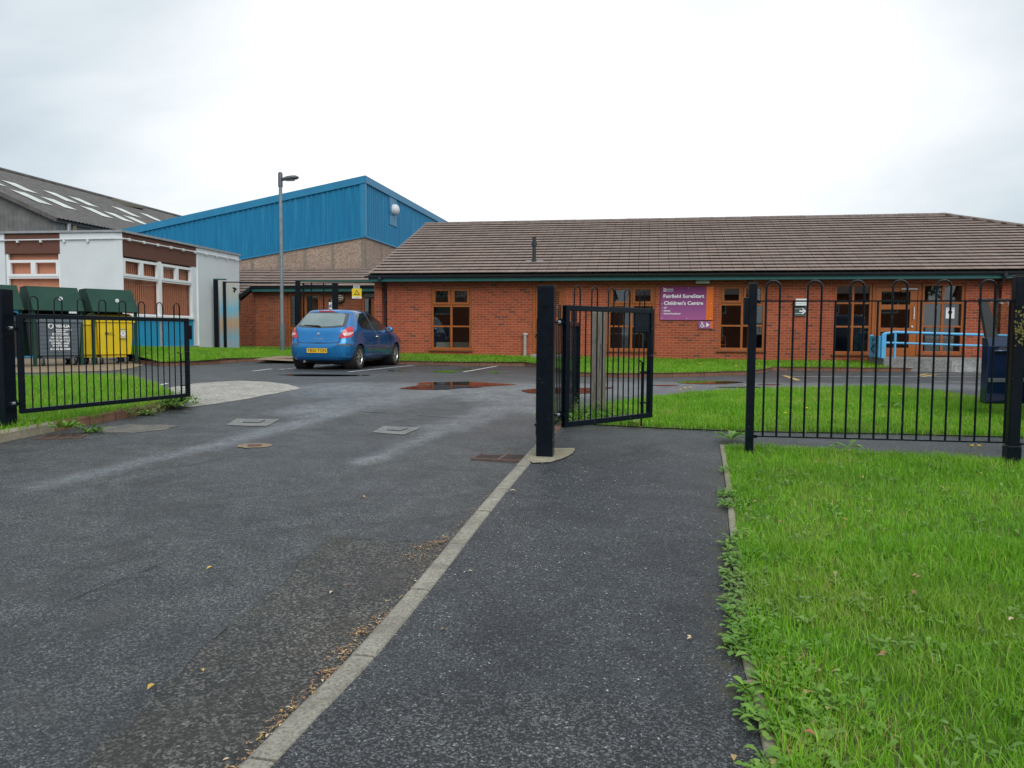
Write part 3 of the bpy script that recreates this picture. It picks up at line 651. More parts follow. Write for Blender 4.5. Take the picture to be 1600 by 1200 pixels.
def wood_mat(name, col):
    m, n, l, b = new_mat(name); nt = m.node_tree; v = objvec(nt); mp_ = n.new('ShaderNodeMapping'); mp_.inputs['Scale'].default_value = (18, 18, 2.2); l.new(v, mp_.inputs['Vector'])
    a = noise_node(nt, 3.0, 6, 0.6, mp_.outputs['Vector'], 0.6); r_ = ramp(nt, a.outputs['Fac'], [(0.3, tuple(x * 0.65 for x in col)), (0.7, tuple(x * 1.25 for x in col))])
    l.new(r_.outputs['Color'], b.inputs['Base Color']); b.inputs['Roughness'].default_value = 0.45; return m
M_WOOD = wood_mat('stained_timber', (0.36, 0.098, 0.012)); M_WOOD2 = wood_mat('dark_stained_timber', (0.20, 0.062, 0.016))
def glass_mat(name, tint=(0.55, 0.6, 0.6), refl=3.2):
    m, n, l, b = new_mat(name); n.remove(b)
    g = n.new('ShaderNodeBsdfGlossy'); g.inputs['Roughness'].default_value = 0.015; g.inputs['Color'].default_value = (1, 1, 1, 1)
    t = n.new('ShaderNodeBsdfTransparent'); t.inputs['Color'].default_value = c4(tint)
    f = n.new('ShaderNodeFresnel'); f.inputs['IOR'].default_value = 1.52; k = n.new('ShaderNodeMath'); k.operation = 'MULTIPLY'; k.use_clamp = True; k.inputs[1].default_value = refl; l.new(f.outputs[0], k.inputs[0])
    ms = n.new('ShaderNodeMixShader'); l.new(k.outputs[0], ms.inputs[0]); l.new(t.outputs[0], ms.inputs[1]); l.new(g.outputs[0], ms.inputs[2]); l.new(ms.outputs[0], n['Material Output'].inputs['Surface']); return m
M_GLASS = glass_mat('window_glass'); 
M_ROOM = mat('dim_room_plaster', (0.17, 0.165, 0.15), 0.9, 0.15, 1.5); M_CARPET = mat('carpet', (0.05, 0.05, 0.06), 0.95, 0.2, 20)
M_BLIND = mat('grey_blind', (0.10, 0.105, 0.11), 0.6, 0.1, 4)
M_UPVC = mat('white_frame_plastic', (0.80, 0.82, 0.83), 0.4, 0.04, 3)

def wall_holes(mb, x0, x1, z0, z1, holes, y=0.0, th=0.28):
    """a wall facing -y with rectangular openings, reveals included"""
    xs = sorted({x0, x1, *[h[0] for h in holes], *[h[1] for h in holes]}); zs = sorted({z0, z1, *[h[2] for h in holes], *[h[3] for h in holes]})
    for i in range(len(xs) - 1):
        for j in range(len(zs) - 1):
            cx, cz = (xs[i] + xs[i + 1]) / 2, (zs[j] + zs[j + 1]) / 2
            if any(h[0] < cx < h[1] and h[2] < cz < h[3] for h in holes): continue
            mb.quad((xs[i], y, zs[j]), (xs[i + 1], y, zs[j]), (xs[i + 1], y, zs[j + 1]), (xs[i], y, zs[j + 1]))
    for a, b_, c, d in holes:
        mb.quad((a, y, c), (a, y + th, c), (a, y + th, d), (a, y, d)); mb.quad((b_, y, c), (b_, y, d), (b_, y + th, d), (b_, y + th, c))
        mb.quad((a, y, d), (a, y + th, d), (b_, y + th, d), (b_, y, d)); mb.quad((a, y, c), (b_, y, c), (b_, y + th, c), (a, y + th, c))
    mb.quad((x0, y + th, z0), (x0, y + th, z1), (x0, y, z1), (x0, y, z0)); mb.quad((x1, y, z0), (x1, y, z1), (x1, y + th, z1), (x1, y + th, z0))
    mb.quad((x0, y, z1), (x1, y, z1), (x1, y + th, z1), (x0, y + th, z1))
def tile_slope(mb, eave0, along, up, n_courses, gauge, xl, xr, tile=0.30, lift=0.045):
    """rows of lapped tiles on a plane; xl(s)/xr(s) give the ends of the row whose lower edge is s up the slope"""
    al, upv = Vector(along).normalized(), Vector(up).normalized(); nn = al.cross(upv).normalized(); e0 = Vector(eave0)
    for c in range(n_courses):
        s0, s1 = c * gauge, (c + 1) * gauge + 0.03; a, b_ = xl(s0), xr(s0); k0 = int(math.floor(a / tile)); x = k0 * tile
        while x < b_ - 0.01:
            p, q = max(x, a), min(x + tile - 0.009, b_); x += tile
            if q - p < 0.02: continue
            mb.mi = random.choices((0, 1, 2), (5, 2, 2))[0]
            j = random.uniform(-0.0012, 0.0012); jj = random.uniform(-0.002, 0.002)
            lo0, lo1, hi0, hi1 = 0.046 + j, 0.046 + lift * 0.4 + j, 0.0, 0.016
            P = lambda xx, s, h: tuple(e0 + al * xx + upv * s + nn * h)
            mb.hexa([P(p, s0 + jj, lo0), P(q, s0 + jj, lo0), P(q, s1, hi0), P(p, s1, hi0), P(p, s0 + jj, lo1), P(q, s0 + jj, lo1), P(q, s1, hi1), P(p, s1, hi1)])
def ridge_row(mb, a, b_, r=0.10, seg=0.45, lift=0.0):
    a, b_ = Vector(a), Vector(b_); d = (b_ - a); L = d.length; d.normalize(); side = d.cross(Vector((0, 0, 1))).normalized(); up = side.cross(d).normalized(); s = 0
    while s < L - 0.05:
        e = min(s + seg - 0.012, L); j = random.uniform(0, 0.008); ring = []
        for q in (s, e):
            for k in range(7):
                an = math.pi * k / 6; ring.append(tuple(a + d * q + side * math.cos(an) * r * 1.15 + up * (math.sin(an) * r * 0.85 + lift + j)))
        fs = [(k, k + 1, 7 + k + 1, 7 + k) for k in range(6)] + [tuple(range(7)), tuple(range(13, 6, -1))]
        mb.add(ring, fs); s += seg

# ------------------------------------------------------------------ the long brick building
YAW = R(-9.7)
BZ = 0.0
bb = thing('brick_building', 'long single-storey red brick building with brown tiled roof and teal fascia', 'building', (FO[0], FO[1], 0), YAW)
T_L = FP(585.5, 500)[0]; T_R = 19.6 + 2.0
ZB, ZF = FP(618, 554)[1] - 0.35, FP(622, 441)[1]
def rect(x0, y0, x1, y1):
    a, b_ = FP(x0, y1), FP(x1, y0); c, d = FP(x0, y0), FP(x1, y1); return [(a[0] + c[0]) / 2, (b_[0] + d[0]) / 2, (a[1] + d[1]) / 2, (b_[1] + c[1]) / 2]
W1, W2, W3 = rect(673, 447.5, 736.5, 546.5), rect(950, 445, 1023.5, 548), rect(1123.5, 443.5, 1196, 547.5)
D1 = rect(832, 445, 882, 553)
W4, DE, W5 = rect(1303, 443, 1362.5, 553), rect(1362.5, 443, 1440, 557), rect(1440, 443, 1507, 553)
zt = (W4[3] + DE[3] + W5[3]) / 3; W4[3] = DE[3] = W5[3] = zt; DE[0] = W4[1]; W5[0] = DE[1]
holes = [W1, W2, W3, D1, [W4[0], DE[0] + 0.001, W4[2], zt], [DE[0] + 0.001, DE[1] - 0.001, DE[2], zt], [DE[1] - 0.001, W5[1], W5[2], zt]]
ROOM_D = 5.2
wb = MB(); t617 = FP(617.5, 500)[0]; t1553 = FP(1551, 500)[0]
wall_holes(wb, t617, t1553, ZB, ZF + 0.25, holes[:4] + holes[4:], 0.0)
t597, t605 = FP(597, 500)[0], FP(605.5, 500)[0]; tp0, tp1, tp2 = FP(1553, 500)[0], FP(1563, 500)[0], FP(1566, 500)[0]
wb.box(T_L, t597, -0.02, 0.5, ZB, ZF + 0.2); wb.box(t605, t617 - 0.005, -0.02, 0.5, ZB, ZF + 0.2); wb.box(t597 - 0.01, t605 + 0.01, 0.13, 0.5, ZB, ZF + 0.2)
wb.box(t1553 + 0.005, tp1, 0.11, 0.5, ZB, ZF + 0.2); wb.box(tp1, tp1 + 0.7, -0.02, 0.5, ZB, ZF + 0.2); wb.box(tp1 + 0.71, T_R, 0.0, 0.3, ZB, ZF + 0.2)
DEP = 12.2
wb.box(T_L, T_L + 0.28, 0.5, DEP, ZB, ZF + 0.2); wb.box(T_R - 0.28, T_R, 0.31, DEP, ZB, ZF + 0.2); wb.box(T_L, T_R, DEP, DEP + 0.28, ZB, ZF + 0.2)
# gable end up to the ridge
EAV = -0.42; RUN = 6.35; Z_E = ZF + 0.205; RISE = FP(666, 349, RUN - 0.42)[1] - 0.06 - Z_E
wb.add([(T_L + 0.002, EAV + 0.5, Z_E), (T_L + 0.002, EAV + 2 * RUN, Z_E), (T_L + 0.002, EAV + RUN, Z_E + RISE - 0.1)], [(0, 1, 2)])
wb.build('wall', M_BRICK, bb)
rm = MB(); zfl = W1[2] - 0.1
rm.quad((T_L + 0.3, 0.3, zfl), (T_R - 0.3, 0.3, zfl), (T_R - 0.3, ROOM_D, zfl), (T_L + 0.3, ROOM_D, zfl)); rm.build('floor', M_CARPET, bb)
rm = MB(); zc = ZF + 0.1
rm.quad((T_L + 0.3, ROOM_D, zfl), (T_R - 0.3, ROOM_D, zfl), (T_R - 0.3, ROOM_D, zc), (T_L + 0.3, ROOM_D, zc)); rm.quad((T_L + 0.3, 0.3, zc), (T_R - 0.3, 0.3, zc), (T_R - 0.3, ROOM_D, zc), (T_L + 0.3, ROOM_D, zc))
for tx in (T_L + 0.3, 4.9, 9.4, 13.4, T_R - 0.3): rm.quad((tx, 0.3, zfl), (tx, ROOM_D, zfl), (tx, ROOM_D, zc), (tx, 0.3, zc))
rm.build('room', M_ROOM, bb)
def timber_window(r, cols=2, rows=(0.29, 0.35, 0.36), casements=True, sill=True, fw=0.07, blind=True):
    x0, x1, z0, z1 = r; f = MB(); y0, y1 = 0.04, 0.13
    f.box(x0, x0 + fw, y0, y1, z0, z1).box(x1 - fw, x1, y0, y1, z0, z1).box(x0 + fw, x1 - fw, y0, y1, z1 - fw, z1).box(x0 + fw, x1 - fw, y0, y1, z0, z0 + fw)
    W_, H_ = x1 - x0 - 2 * fw, z1 - z0 - 2 * fw; zl = [z1 - fw]
    for q in rows: zl.append(zl[-1] - q * H_)
    mw = 0.06; cxs = [x0 + fw + W_ * k / cols for k in range(cols + 1)]
    for k in range(1, cols): f.box(cxs[k] - mw / 2, cxs[k] + mw / 2, y0 + 0.004, y1 - 0.004, z0 + fw, z1 - fw)
    for k, z in enumerate(zl[1:-1]):
        h2 = 0.035 if k == 0 and casements else 0.024
        for c in range(cols): f.box(cxs[c] + (mw / 2 if c else 0), cxs[c + 1] - (mw / 2 if c < cols - 1 else 0), y0 + 0.008, y1 - 0.008, z - h2, z + h2)
    if casements:
        for c in range(cols):
            a, b_ = cxs[c] + (mw / 2 if c else 0) + 0.004, cxs[c + 1] - (mw / 2 if c < cols - 1 else 0) - 0.004; t_, u_ = zl[0] - 0.004, zl[1] + 0.04; k = 0.065
            f.box(a, a + k, y0 - 0.018, y1 - 0.03, u_, t_).box(b_ - k, b_, y0 - 0.018, y1 - 0.03, u_, t_).box(a + k, b_ - k, y0 - 0.018, y1 - 0.03, t_ - k, t_).box(a + k, b_ - k, y0 - 0.018, y1 - 0.03, u_, u_ + k)
    w = f.build('window', M_WOOD, bb, bevel=0.004)
    for c in range(cols):
        for k in range(len(rows)):
            g = MB(); yy = 0.085 + random.uniform(-0.002, 0.002); tt = random.uniform(-0.004, 0.004); g.quad((cxs[c], yy, zl[k + 1]), (cxs[c + 1], yy + tt, zl[k + 1]), (cxs[c + 1], yy + tt, zl[k]), (cxs[c], yy, zl[k]))
            g.build('pane', M_GLASS, w)
    if blind:
        q = MB(); nb = 9; zt_, zb_ = zl[0], zl[1]
        for i in range(nb): z = zb_ + (zt_ - zb_) * (i + 0.5) / nb; q.quad((x0 + fw, 0.21, z - 0.014), (x1 - fw, 0.21, z - 0.014), (x1 - fw, 0.235, z + 0.014), (x0 + fw, 0.235, z + 0.014))
        q.build('blind', M_BLIND, w)
    if sill: s = MB(); s.box(x0 - 0.05, x1 + 0.05, -0.05, 0.13, z0 - 0.055, z0 - 0.002); s.build('sill', M_WOOD2, w, bevel=0.006)
    return w
timber_window(W1); timber_window(W2); timber_window(W3, blind=False)
timber_window(W4, rows=(0.26, 0.36, 0.38), casements=False, blind=False); timber_window(W5, rows=(0.26, 0.36, 0.38), casements=False, blind=False)
# louvred timber door
x0, x1, z0, z1 = D1; f = MB(); f.box(x0, x0 + 0.08, 0.03, 0.13, z0, z1).box(x1 - 0.08, x1, 0.03, 0.13, z0, z1).box(x0 + 0.08, x1 - 0.08, 0.03, 0.13, z1 - 0.08, z1)
dr = f.build('door', M_WOOD, bb, bevel=0.004)
f = MB(); f.box(x0 + 0.085, x1 - 0.085, 0.06, 0.11, z0 + 0.02, z1 - 0.085); f.build('door_leaf', M_WOOD, dr)
f = MB(); f.box(x0 + 0.17, x1 - 0.17, 0.054, 0.0595, z1 - 0.62, z1 - 0.19).box(x0 + 0.17, x1 - 0.17, 0.054, 0.0595, z1 - 0.95, z1 - 0.68); f.build('louvre_recess', M_TILEU, dr)
f = MB()
for a, b_ in ((z1 - 0.62, z1 - 0.19), (z1 - 0.95, z1 - 0.68)):
    k = int((b_ - a) / 0.058)
    for i in range(k): z = a + (i + 0.5) * (b_ - a) / k; f.hexa([(x0 + 0.17, 0.035, z - 0.022), (x1 - 0.17, 0.035, z - 0.022), (x1 - 0.17, 0.056, z + 0.012), (x0 + 0.17, 0.056, z + 0.012), (x0 + 0.17, 0.035, z - 0.008), (x1 - 0.17, 0.035, z - 0.008), (x1 - 0.17, 0.056, z + 0.024), (x0 + 0.17, 0.056, z + 0.024)])
f.build('louvres', M_WOOD2, dr)
M_STEEL = mat('dull_steel', (0.42, 0.42, 0.42), 0.35, 0.15, 20, metal=0.8)
MB().lathe([(0.022, 0.05), (0.022, 0.02), (0.012, 0.015)], (x0 + 0.16, 0, z0 + 1.05), 'y', 12).build('handle', M_STEEL, dr)
MB().box(x0 - 0.02, x1 + 0.02, -0.25, 0.14, ZB, z0 - 0.004).build('door_step', M_CONC2, bb, bevel=0.01)
# entrance door
x0, x1, z0, z1 = DE; f = MB(); f.box(x0, x0 + 0.09, 0.04, 0.13, z0, z1).box(x1 - 0.10, x1, 0.04, 0.13, z0, z1).box(x0 + 0.09, x1 - 0.10, 0.04, 0.13, z1 - 0.09, z1)
de = f.build('door', M_WOOD, bb, bevel=0.004)
a, b_, c, d = x0 + 0.10, x1 - 0.11, z0 + 0.01, z1 - 0.10; st = 0.15; H_ = d - c; f = MB()
zr = [d - 0.14, d - 0.14 - 0.18 * H_, 0, 0]; zz_ = [d, d - 0.12, d - 0.12 - 0.19 * H_, d - 0.12 - 0.26 * H_, c + 0.41 * H_, c + 0.35 * H_, c + 0.12 * H_, c]
f.box(a, a + st, 0.055, 0.115, c, d).box(b_ - st * 1.25, b_, 0.055, 0.115, c, d)
for i in range(0, 8, 2): f.box(a + st, b_ - st * 1.25, 0.057, 0.113, zz_[i + 1], zz_[i])
f.build('door_leaf', M_WOOD, de, bevel=0.004)
for i in (1, 3, 5): MB().quad((a + st, 0.09, zz_[i + 1]), (b_ - st, 0.09, zz_[i + 1]), (b_ - st, 0.09, zz_[i]), (a + st, 0.09, zz_[i])).build('pane', M_GLASS, de)
MB().tube([(b_ - 0.09, 0.055, c + 1.05), (b_ - 0.09, 0.01, c + 1.05), (b_ - 0.09, 0.01, c + 1.38), (b_ - 0.09, 0.055, c + 1.38)], 0.013, 8).build('handle', M_UPVC, de, smooth=True)
MB().lathe([(0.035, 0.052), (0.035, 0.04), (0.02, 0.036)], (b_ - 0.12, 0, c + 0.82), 'y', 14).build('lock', M_STEEL, de)
MB().box(b_ - 0.45, b_ - 0.02, 0.0, 0.05, d - 0.075, d - 0.03).build('door_closer', M_STEEL, de, bevel=0.006)
# eaves: fascia, soffit, gutter with brackets
f = MB(); f.box(T_L - 0.05, T_R + 0.4, EAV + 0.02, EAV + 0.045, ZF - 0.0, ZF + 0.17); f.build('fascia', M_TEAL, bb)
f = MB(); f.box(T_L - 0.05, T_R + 0.4, EAV + 0.045, 0.0, ZF + 0.004, ZF + 0.02); f.build('soffit', M_TEAL, bb)
g = MB(); gy, gzz = EAV - 0.052, ZF + 0.165; prof = [(gy + 0.06 * math.cos(an), gzz + 0.062 * math.sin(an)) for an in np.linspace(math.pi, 2 * math.pi, 9)]
prof += [(gy + 0.05 * math.cos(an), gzz + 0.052 * math.sin(an)) for an in np.linspace(2 * math.pi, math.pi, 9)]
g.prism(prof, 'x', T_L - 0.14, T_R + 0.45); k = T_L
while k < T_R:
    g.prism([(gy + 0.068 * math.cos(an), gzz + 0.07 * math.sin(an)) for an in np.linspace(math.pi, 2 * math.pi, 9)], 'x', k, k + 0.035); k += 0.93
g.build('gutter', M_GUT, bb)
def downpipe(t, yy, bend=True):
    p = MB(); p.tube([(t, gy, gzz - 0.05), (t, gy, gzz - 0.15), (t, yy, gzz - 0.42), (t, yy, ZB + 0.1)], 0.036, 10)
    for z in (gzz - 0.06,): p.lathe([(0.06, z - 0.05), (0.06, z + 0.03)], (t, gy, 0), 'z', 10)
    for z in (gzz - 0.75, gzz - 1.5): p.lathe([(0.045, z), (0.045, z + 0.06)], (t, yy, 0), 'z', 10); p.box(t - 0.07, t + 0.07, yy + 0.02, yy + 0.06, z, z + 0.05)
    p.build('downpipe', M_GUT, bb, smooth=True)
downpipe((t597 + t605) / 2, 0.06); downpipe(FP(1558, 450)[0], 0.02)
# roof: front slope hipped at the far end of the facade, gabled at the other
SL = math.hypot(RUN, RISE); sl = Vector((0, RUN, RISE)); NC = 20; GA = SL / NC
TRX = 19.2 - 0.15; TRE = FP(1474, 329, RUN + EAV)[0] + RUN
T_V = T_L - 0.06
u = MB(); e1 = (T_V, EAV - 0.02, Z_E - 0.03); rdg0 = (T_V, EAV + RUN, Z_E + RISE - 0.035); rdg1 = (TRE - RUN, EAV + RUN, Z_E + RISE - 0.035)
u.quad(e1, (TRE, EAV - 0.02, Z_E - 0.03), rdg1, rdg0); u.quad((T_V, EAV + 2 * RUN, Z_E - 0.03), rdg0, rdg1, (TRE, EAV + 2 * RUN, Z_E - 0.03)); u.quad((TRE, EAV - 0.02, Z_E - 0.03), (TRE, EAV + 2 * RUN, Z_E - 0.03), rdg1)
rf = u.build('roof', M_TILEU, bb)
tm = MB(); tile_slope(tm, (0, EAV - 0.03, Z_E), (1, 0, 0), sl, NC, GA, lambda s: T_V, lambda s: TRE - s / SL * RUN)
tm.build('front_slope', TILES, rf)
tm = MB(); tile_slope(tm, (0, EAV + 2 * RUN, Z_E), (-1, 0, 0), (0, -RUN, RISE), NC, GA, lambda s: -(TRE - s / SL * RUN), lambda s: -T_V, 0.6)
tile_slope(tm, (TRE + 0.03, 0, Z_E), (0, 1, 0), (-RUN, 0, RISE), NC, GA, lambda s: EAV + s / SL * RUN, lambda s: EAV + 2 * RUN - s / SL * RUN, 0.6)
tm.build('rear_slope', TILES, rf)
rr_ = MB(); ridge_row(rr_, (T_V, EAV + RUN, Z_E + RISE), (TRE - RUN, EAV + RUN, Z_E + RISE), 0.115, 0.45); ridge_row(rr_, (TRE + 0.02, EAV - 0.02, Z_E + 0.03), (TRE - RUN, EAV + RUN, Z_E + RISE + 0.01), 0.115, 0.45)
rr_.tube([(T_V + 0.05, EAV + RUN, Z_E + RISE - 0.01), (TRE - RUN, EAV + RUN, Z_E + RISE - 0.01)], 0.085, 8).tube([(TRE - 0.1, EAV + 0.08, Z_E + 0.04), (TRE - RUN, EAV + RUN, Z_E + RISE)], 0.085, 8); rr_.build('ridge', M_RIDGE, rf)
MB().box(T_V + 0.0, T_V + 0.03, EAV, EAV + RUN, Z_E - 0.16, Z_E - 0.06).build('bargeboard', M_TEAL, rf) if False else None
vg = MB(); vg.hexa([(T_V + 0.01, EAV, Z_E - 0.19), (T_V + 0.035, EAV, Z_E - 0.19), (T_V + 0.035, EAV + RUN, Z_E + RISE - 0.19), (T_V + 0.01, EAV + RUN, Z_E + RISE - 0.19), (T_V + 0.01, EAV, Z_E - 0.035), (T_V + 0.035, EAV, Z_E - 0.035), (T_V + 0.035, EAV + RUN, Z_E + RISE - 0.04), (T_V + 0.01, EAV + RUN, Z_E + RISE - 0.04)]); vg.build('bargeboard', M_TEAL, rf)
# soil vent through the tiles
def roof_pt(px, py):
    d = ray(px, py); M = bb_mat.inverted(); o = M @ Vector((0, 0, CAM_Z)); dd = M.to_3x3() @ d
    k = RISE / RUN; t = (Z_E + k * (o.y - EAV) - o.z) / (dd.z - k * dd.y); return o + dd * t
bb_mat = Matrix.Translation(bb.location) @ Matrix.Rotation(YAW, 4, 'Z')
vp = roof_pt(834.5, 411); v = MB(); x, y, z = vp; k = RISE / RUN
v.lathe([(0.075, z - 0.1), (0.075, z + 0.12), (0.058, z + 0.13), (0.058, z + 0.52), (0.082, z + 0.53), (0.082, z + 0.66), (0.06, z + 0.67), (0.06, z + 0.78)], (x, y, 0), 'z', 14); v.build('vent_pipe', M_GUT, rf, smooth=True)
q = 0.27; v = MB(); v.quad((x - q, y - 0.16, z - 0.16 * k + 0.05), (x + q, y - 0.16, z - 0.16 * k + 0.05), (x + q, y + 0.2, z + 0.2 * k + 0.05), (x - q, y + 0.2, z + 0.2 * k + 0.05)); v.build('flashing', mat('lead', (0.28, 0.29, 0.31), 0.5, 0.2), rf)
# grey capped pipe against the wall
t, _ = FP(820.5, 540); zb = FP(820, 560)[1] - 0.1; zt = FP(820, 524)[1]; p = MB(); p.tube([(t, -0.06, zb), (t, -0.06, zt)], 0.05, 12).lathe([(0.062, zt), (0.066, zt + 0.05), (0.05, zt + 0.075)], (t, -0.06, 0), 'z', 12).tube([(t, -0.06, zt + 0.03), (t + 0.09, -0.06, zt + 0.03)], 0.035, 8)
p.build('waste_pipe', mat('grey_plastic', (0.36, 0.34, 0.31), 0.5, 0.15), bb, smooth=True)
t0, z_ = FP(1087, 441); t1, _ = FP(1108, 441); l_ = MB(); l_.box(t0, t1, -0.2, -0.002, z_ - 0.05, ZF + 0.001); l_.build('eaves_light', mat('cream_plastic', (0.5, 0.52, 0.46), 0.4, 0.05), bb, bevel=0.01)

# ------------------------------------------------------------------ low brick wing behind the security fence
d_ = ray(490, 500); WO = (d_.x * 33.2 / d_.y, 33.2)
wg = thing('brick_wing', 'low brick wing with timber doors behind the dark mesh fence, below the blue hall', 'building', (WO[0], WO[1], 0), YAW)
def WP(px, py): return on_plane(px, py, WO, U)
def wrect(x0, y0, x1, y1): a, b_ = WP(x0, y1), WP(x1, y0); return [a[0], b_[0], a[1], b_[1]]
ze = WP(490, 456)[1]; zb = gz(33) - 0.3; xa, xb = WP(380, 500)[0] - 4.0, WP(682, 500)[0]
dA, dB = wrect(450, 458.5, 500, 551), wrect(565, 462, 584, 551)
w = MB(); wall_holes(w, xa, xb, zb, ze + 0.1, [dA, dB]); 
xs_ = WP(399, 470)[0]; w.box(xa, xs_, -1.25, -0.01, zb, ze - 0.42); w.add([(xs_ + 0.002, -1.25, ze - 0.45), (xs_ + 0.002, -0.01, ze - 0.45), (xs_ + 0.002, -0.01, ze + 0.1)], [(0, 1, 2)]); w.build('wall', M_BRICK2, wg)
def wing_frame(r, leafs, name='door'):
    x0, x1, z0, z1 = r; f = MB(); n_ = len(leafs); W_ = (x1 - x0) / n_
    for i in range(n_):
        a, b_ = x0 + W_ * i, x0 + W_ * (i + 1); k = 0.11
        f.box(a, a + k, 0.04, 0.12, z0, z1).box(b_ - k, b_, 0.04, 0.12, z0, z1).box(a + k, b_ - k, 0.04, 0.12, z1 - k, z1).box(a + k, b_ - k, 0.04, 0.12, z0, z0 + 0.25).box(a + k, b_ - k, 0.04, 0.12, z0 + 0.95, z0 + 1.1)
    o = f.build(name, M_WOOD, wg)
    for i in range(n_):
        a, b_ = x0 + W_ * i, x0 + W_ * (i + 1); MB().quad((a + 0.1, 0.08, z0 + 0.2), (b_ - 0.1, 0.08, z0 + 0.2), (b_ - 0.1, 0.08, z1 - 0.1), (a + 0.1, 0.08, z1 - 0.1)).build('pane', M_GLASS, o)
    MB().box(x0, x1, 0.9, 0.95, z0, z1).build('room_wall', M_ROOM, o)
wing_frame(dA, [1, 1]); wing_frame(dB, [1])
f = MB(); f.box(xs_ + 0.0, xb, -0.32, -0.295, ze, ze + 0.19); f.build('fascia', M_TEAL, wg)
f = MB(); f.box(xs_, xb, -0.295, 0, ze + 0.004, ze + 0.02); f.build('soffit', M_TEAL, wg)
g = MB(); g.prism([(-0.37 + 0.055 * math.cos(an), ze + 0.19 + 0.057 * math.sin(an)) for an in np.linspace(math.pi, 2 * math.pi, 9)], 'x', xs_, xb); g.build('gutter', M_GUT, wg)
tm = MB(); nc = 6; tile_slope(tm, (0, -0.36, ze + 0.19), (1, 0, 0), (0, 1, 0.408), nc, 0.36, lambda s: xs_ - 0.02, lambda s: xb, 0.30)
tile_slope(tm, (0, -1.65, ze + 0.19 - 1.29 * 0.408), (1, 0, 0), (0, 1, 0.408), nc + 4, 0.36, lambda s: xa, lambda s: xs_ - 0.03, 0.30)
ro = tm.build('roof', TILES, wg)
u = MB(); kz = 0.408; u.quad((xa, -1.6, ze + 0.15 - 1.27 * kz), (xs_ - 0.05, -1.6, ze + 0.15 - 1.27 * kz), (xs_ - 0.05, 1.7, ze + 0.15 + 2.03 * kz), (xa, 1.7, ze + 0.15 + 2.03 * kz)); u.quad((xs_ - 0.05, -0.33, ze + 0.15), (xb, -0.33, ze + 0.15), (xb, 1.7, ze + 0.15 + 2.03 * kz), (xs_ - 0.05, 1.7, ze + 0.15 + 2.03 * kz)); u.build('underlay', M_TILEU, ro)
rr_ = MB(); ridge_row(rr_, (xa, 1.70, ze + 0.19 + 2.04 * kz), (xb, 1.70, ze + 0.19 + 2.04 * kz), 0.11); rr_.build('ridge', M_RIDGE, ro)
vg = MB(); vg.hexa([(xs_ - 0.03, -1.66, ze - 0.47), (xs_ + 0.02, -1.66, ze - 0.47), (xs_ + 0.02, -0.3, ze + 0.09), (xs_ - 0.03, -0.3, ze + 0.09), (xs_ - 0.03, -1.66, ze - 0.31), (xs_ + 0.02, -1.66, ze - 0.31), (xs_ + 0.02, -0.3, ze + 0.25), (xs_ - 0.03, -0.3, ze + 0.25)]); vg.build('bargeboard', M_GUT, wg)
MB().box(xs_ - 0.02, xs_ + 0.06, -1.72, -1.4, ze - 0.62, ze - 0.36).build('eaves_box', M_TEAL, wg)
t, z = WP(532.5, 466.5); l_ = MB(); l_.lathe([(0.20, 0.0), (0.20, -0.09), (0.17, -0.10)], (t, 0, z), 'y', 20); bl = l_.build('bulkhead_lamp', M_GUT, wg)
MB().lathe([(0.16, -0.09), (0.14, -0.14), (0.08, -0.17), (0.01, -0.18)], (t, 0, z), 'y', 18).build('lens', mat('cream_glass', (0.55, 0.48, 0.34), 0.35, 0.1), bl, smooth='all')
g = MB()
for k in (-0.08, 0, 0.08): g.box(t - 0.15, t + 0.15, -0.195, -0.185, z + k - 0.012, z + k + 0.012)
g.build('guard', M_GUT, bl)
t, z = WP(579, 453.5)
MB().box(t - 0.25, t + 0.22, -0.06, 0, ze - 0.22, ze - 0.05).build('door_light', M_LID, wg)

# ------------------------------------------------------------------ blue clad hall
d_ = ray(570, 430); HO = (d_.x * 34.75 / d_.y, 34.75); HU = U; HN = NB
hall = thing('sports_hall', 'tall hall clad in bright blue ribbed metal above pebble-dashed concrete panels', 'building', (HO[0], HO[1], 0), YAW)
def HL(px, py): return on_plane(px, py, HO, HU)
def HRr(px, py): return on_plane(px, py, HO, HN)
ztop, zbot = HL(570, 276)[1], HL(570, 369)[1]; tA, zA = HL(192, 360); sT = (ztop - zA) / -tA; tB, zB_ = HL(376, 404.5); sB = (zbot - zB_) / -tB
LL, LR = 15.2, 34.0
def blue_mat():
    m, n, l, b = new_mat('blue_cladding'); nt = m.node_tree; v = objvec(nt); mp_ = n.new('ShaderNodeMapping'); mp_.inputs['Scale'].default_value = (3.0, 3.0, 0.22); l.new(v, mp_.inputs['Vector'])
    a = noise_node(nt, 2.2, 6, 0.65, mp_.outputs['Vector']); c = ramp(nt, a.outputs['Fac'], [(0.25, (0.006, 0.135, 0.29)), (0.6, (0.010, 0.195, 0.37)), (0.74, (0.05, 0.27, 0.44))])
    l.new(c.outputs['Color'], b.inputs['Base Color']); b.inputs['Roughness'].default_value = 0.5; b.inputs['Specular IOR Level'].default_value = 0.3; return m
M_BLUE = blue_mat(); M_BLUET = mat('blue_trim', (0.016, 0.20, 0.37), 0.45, 0.08, 2)
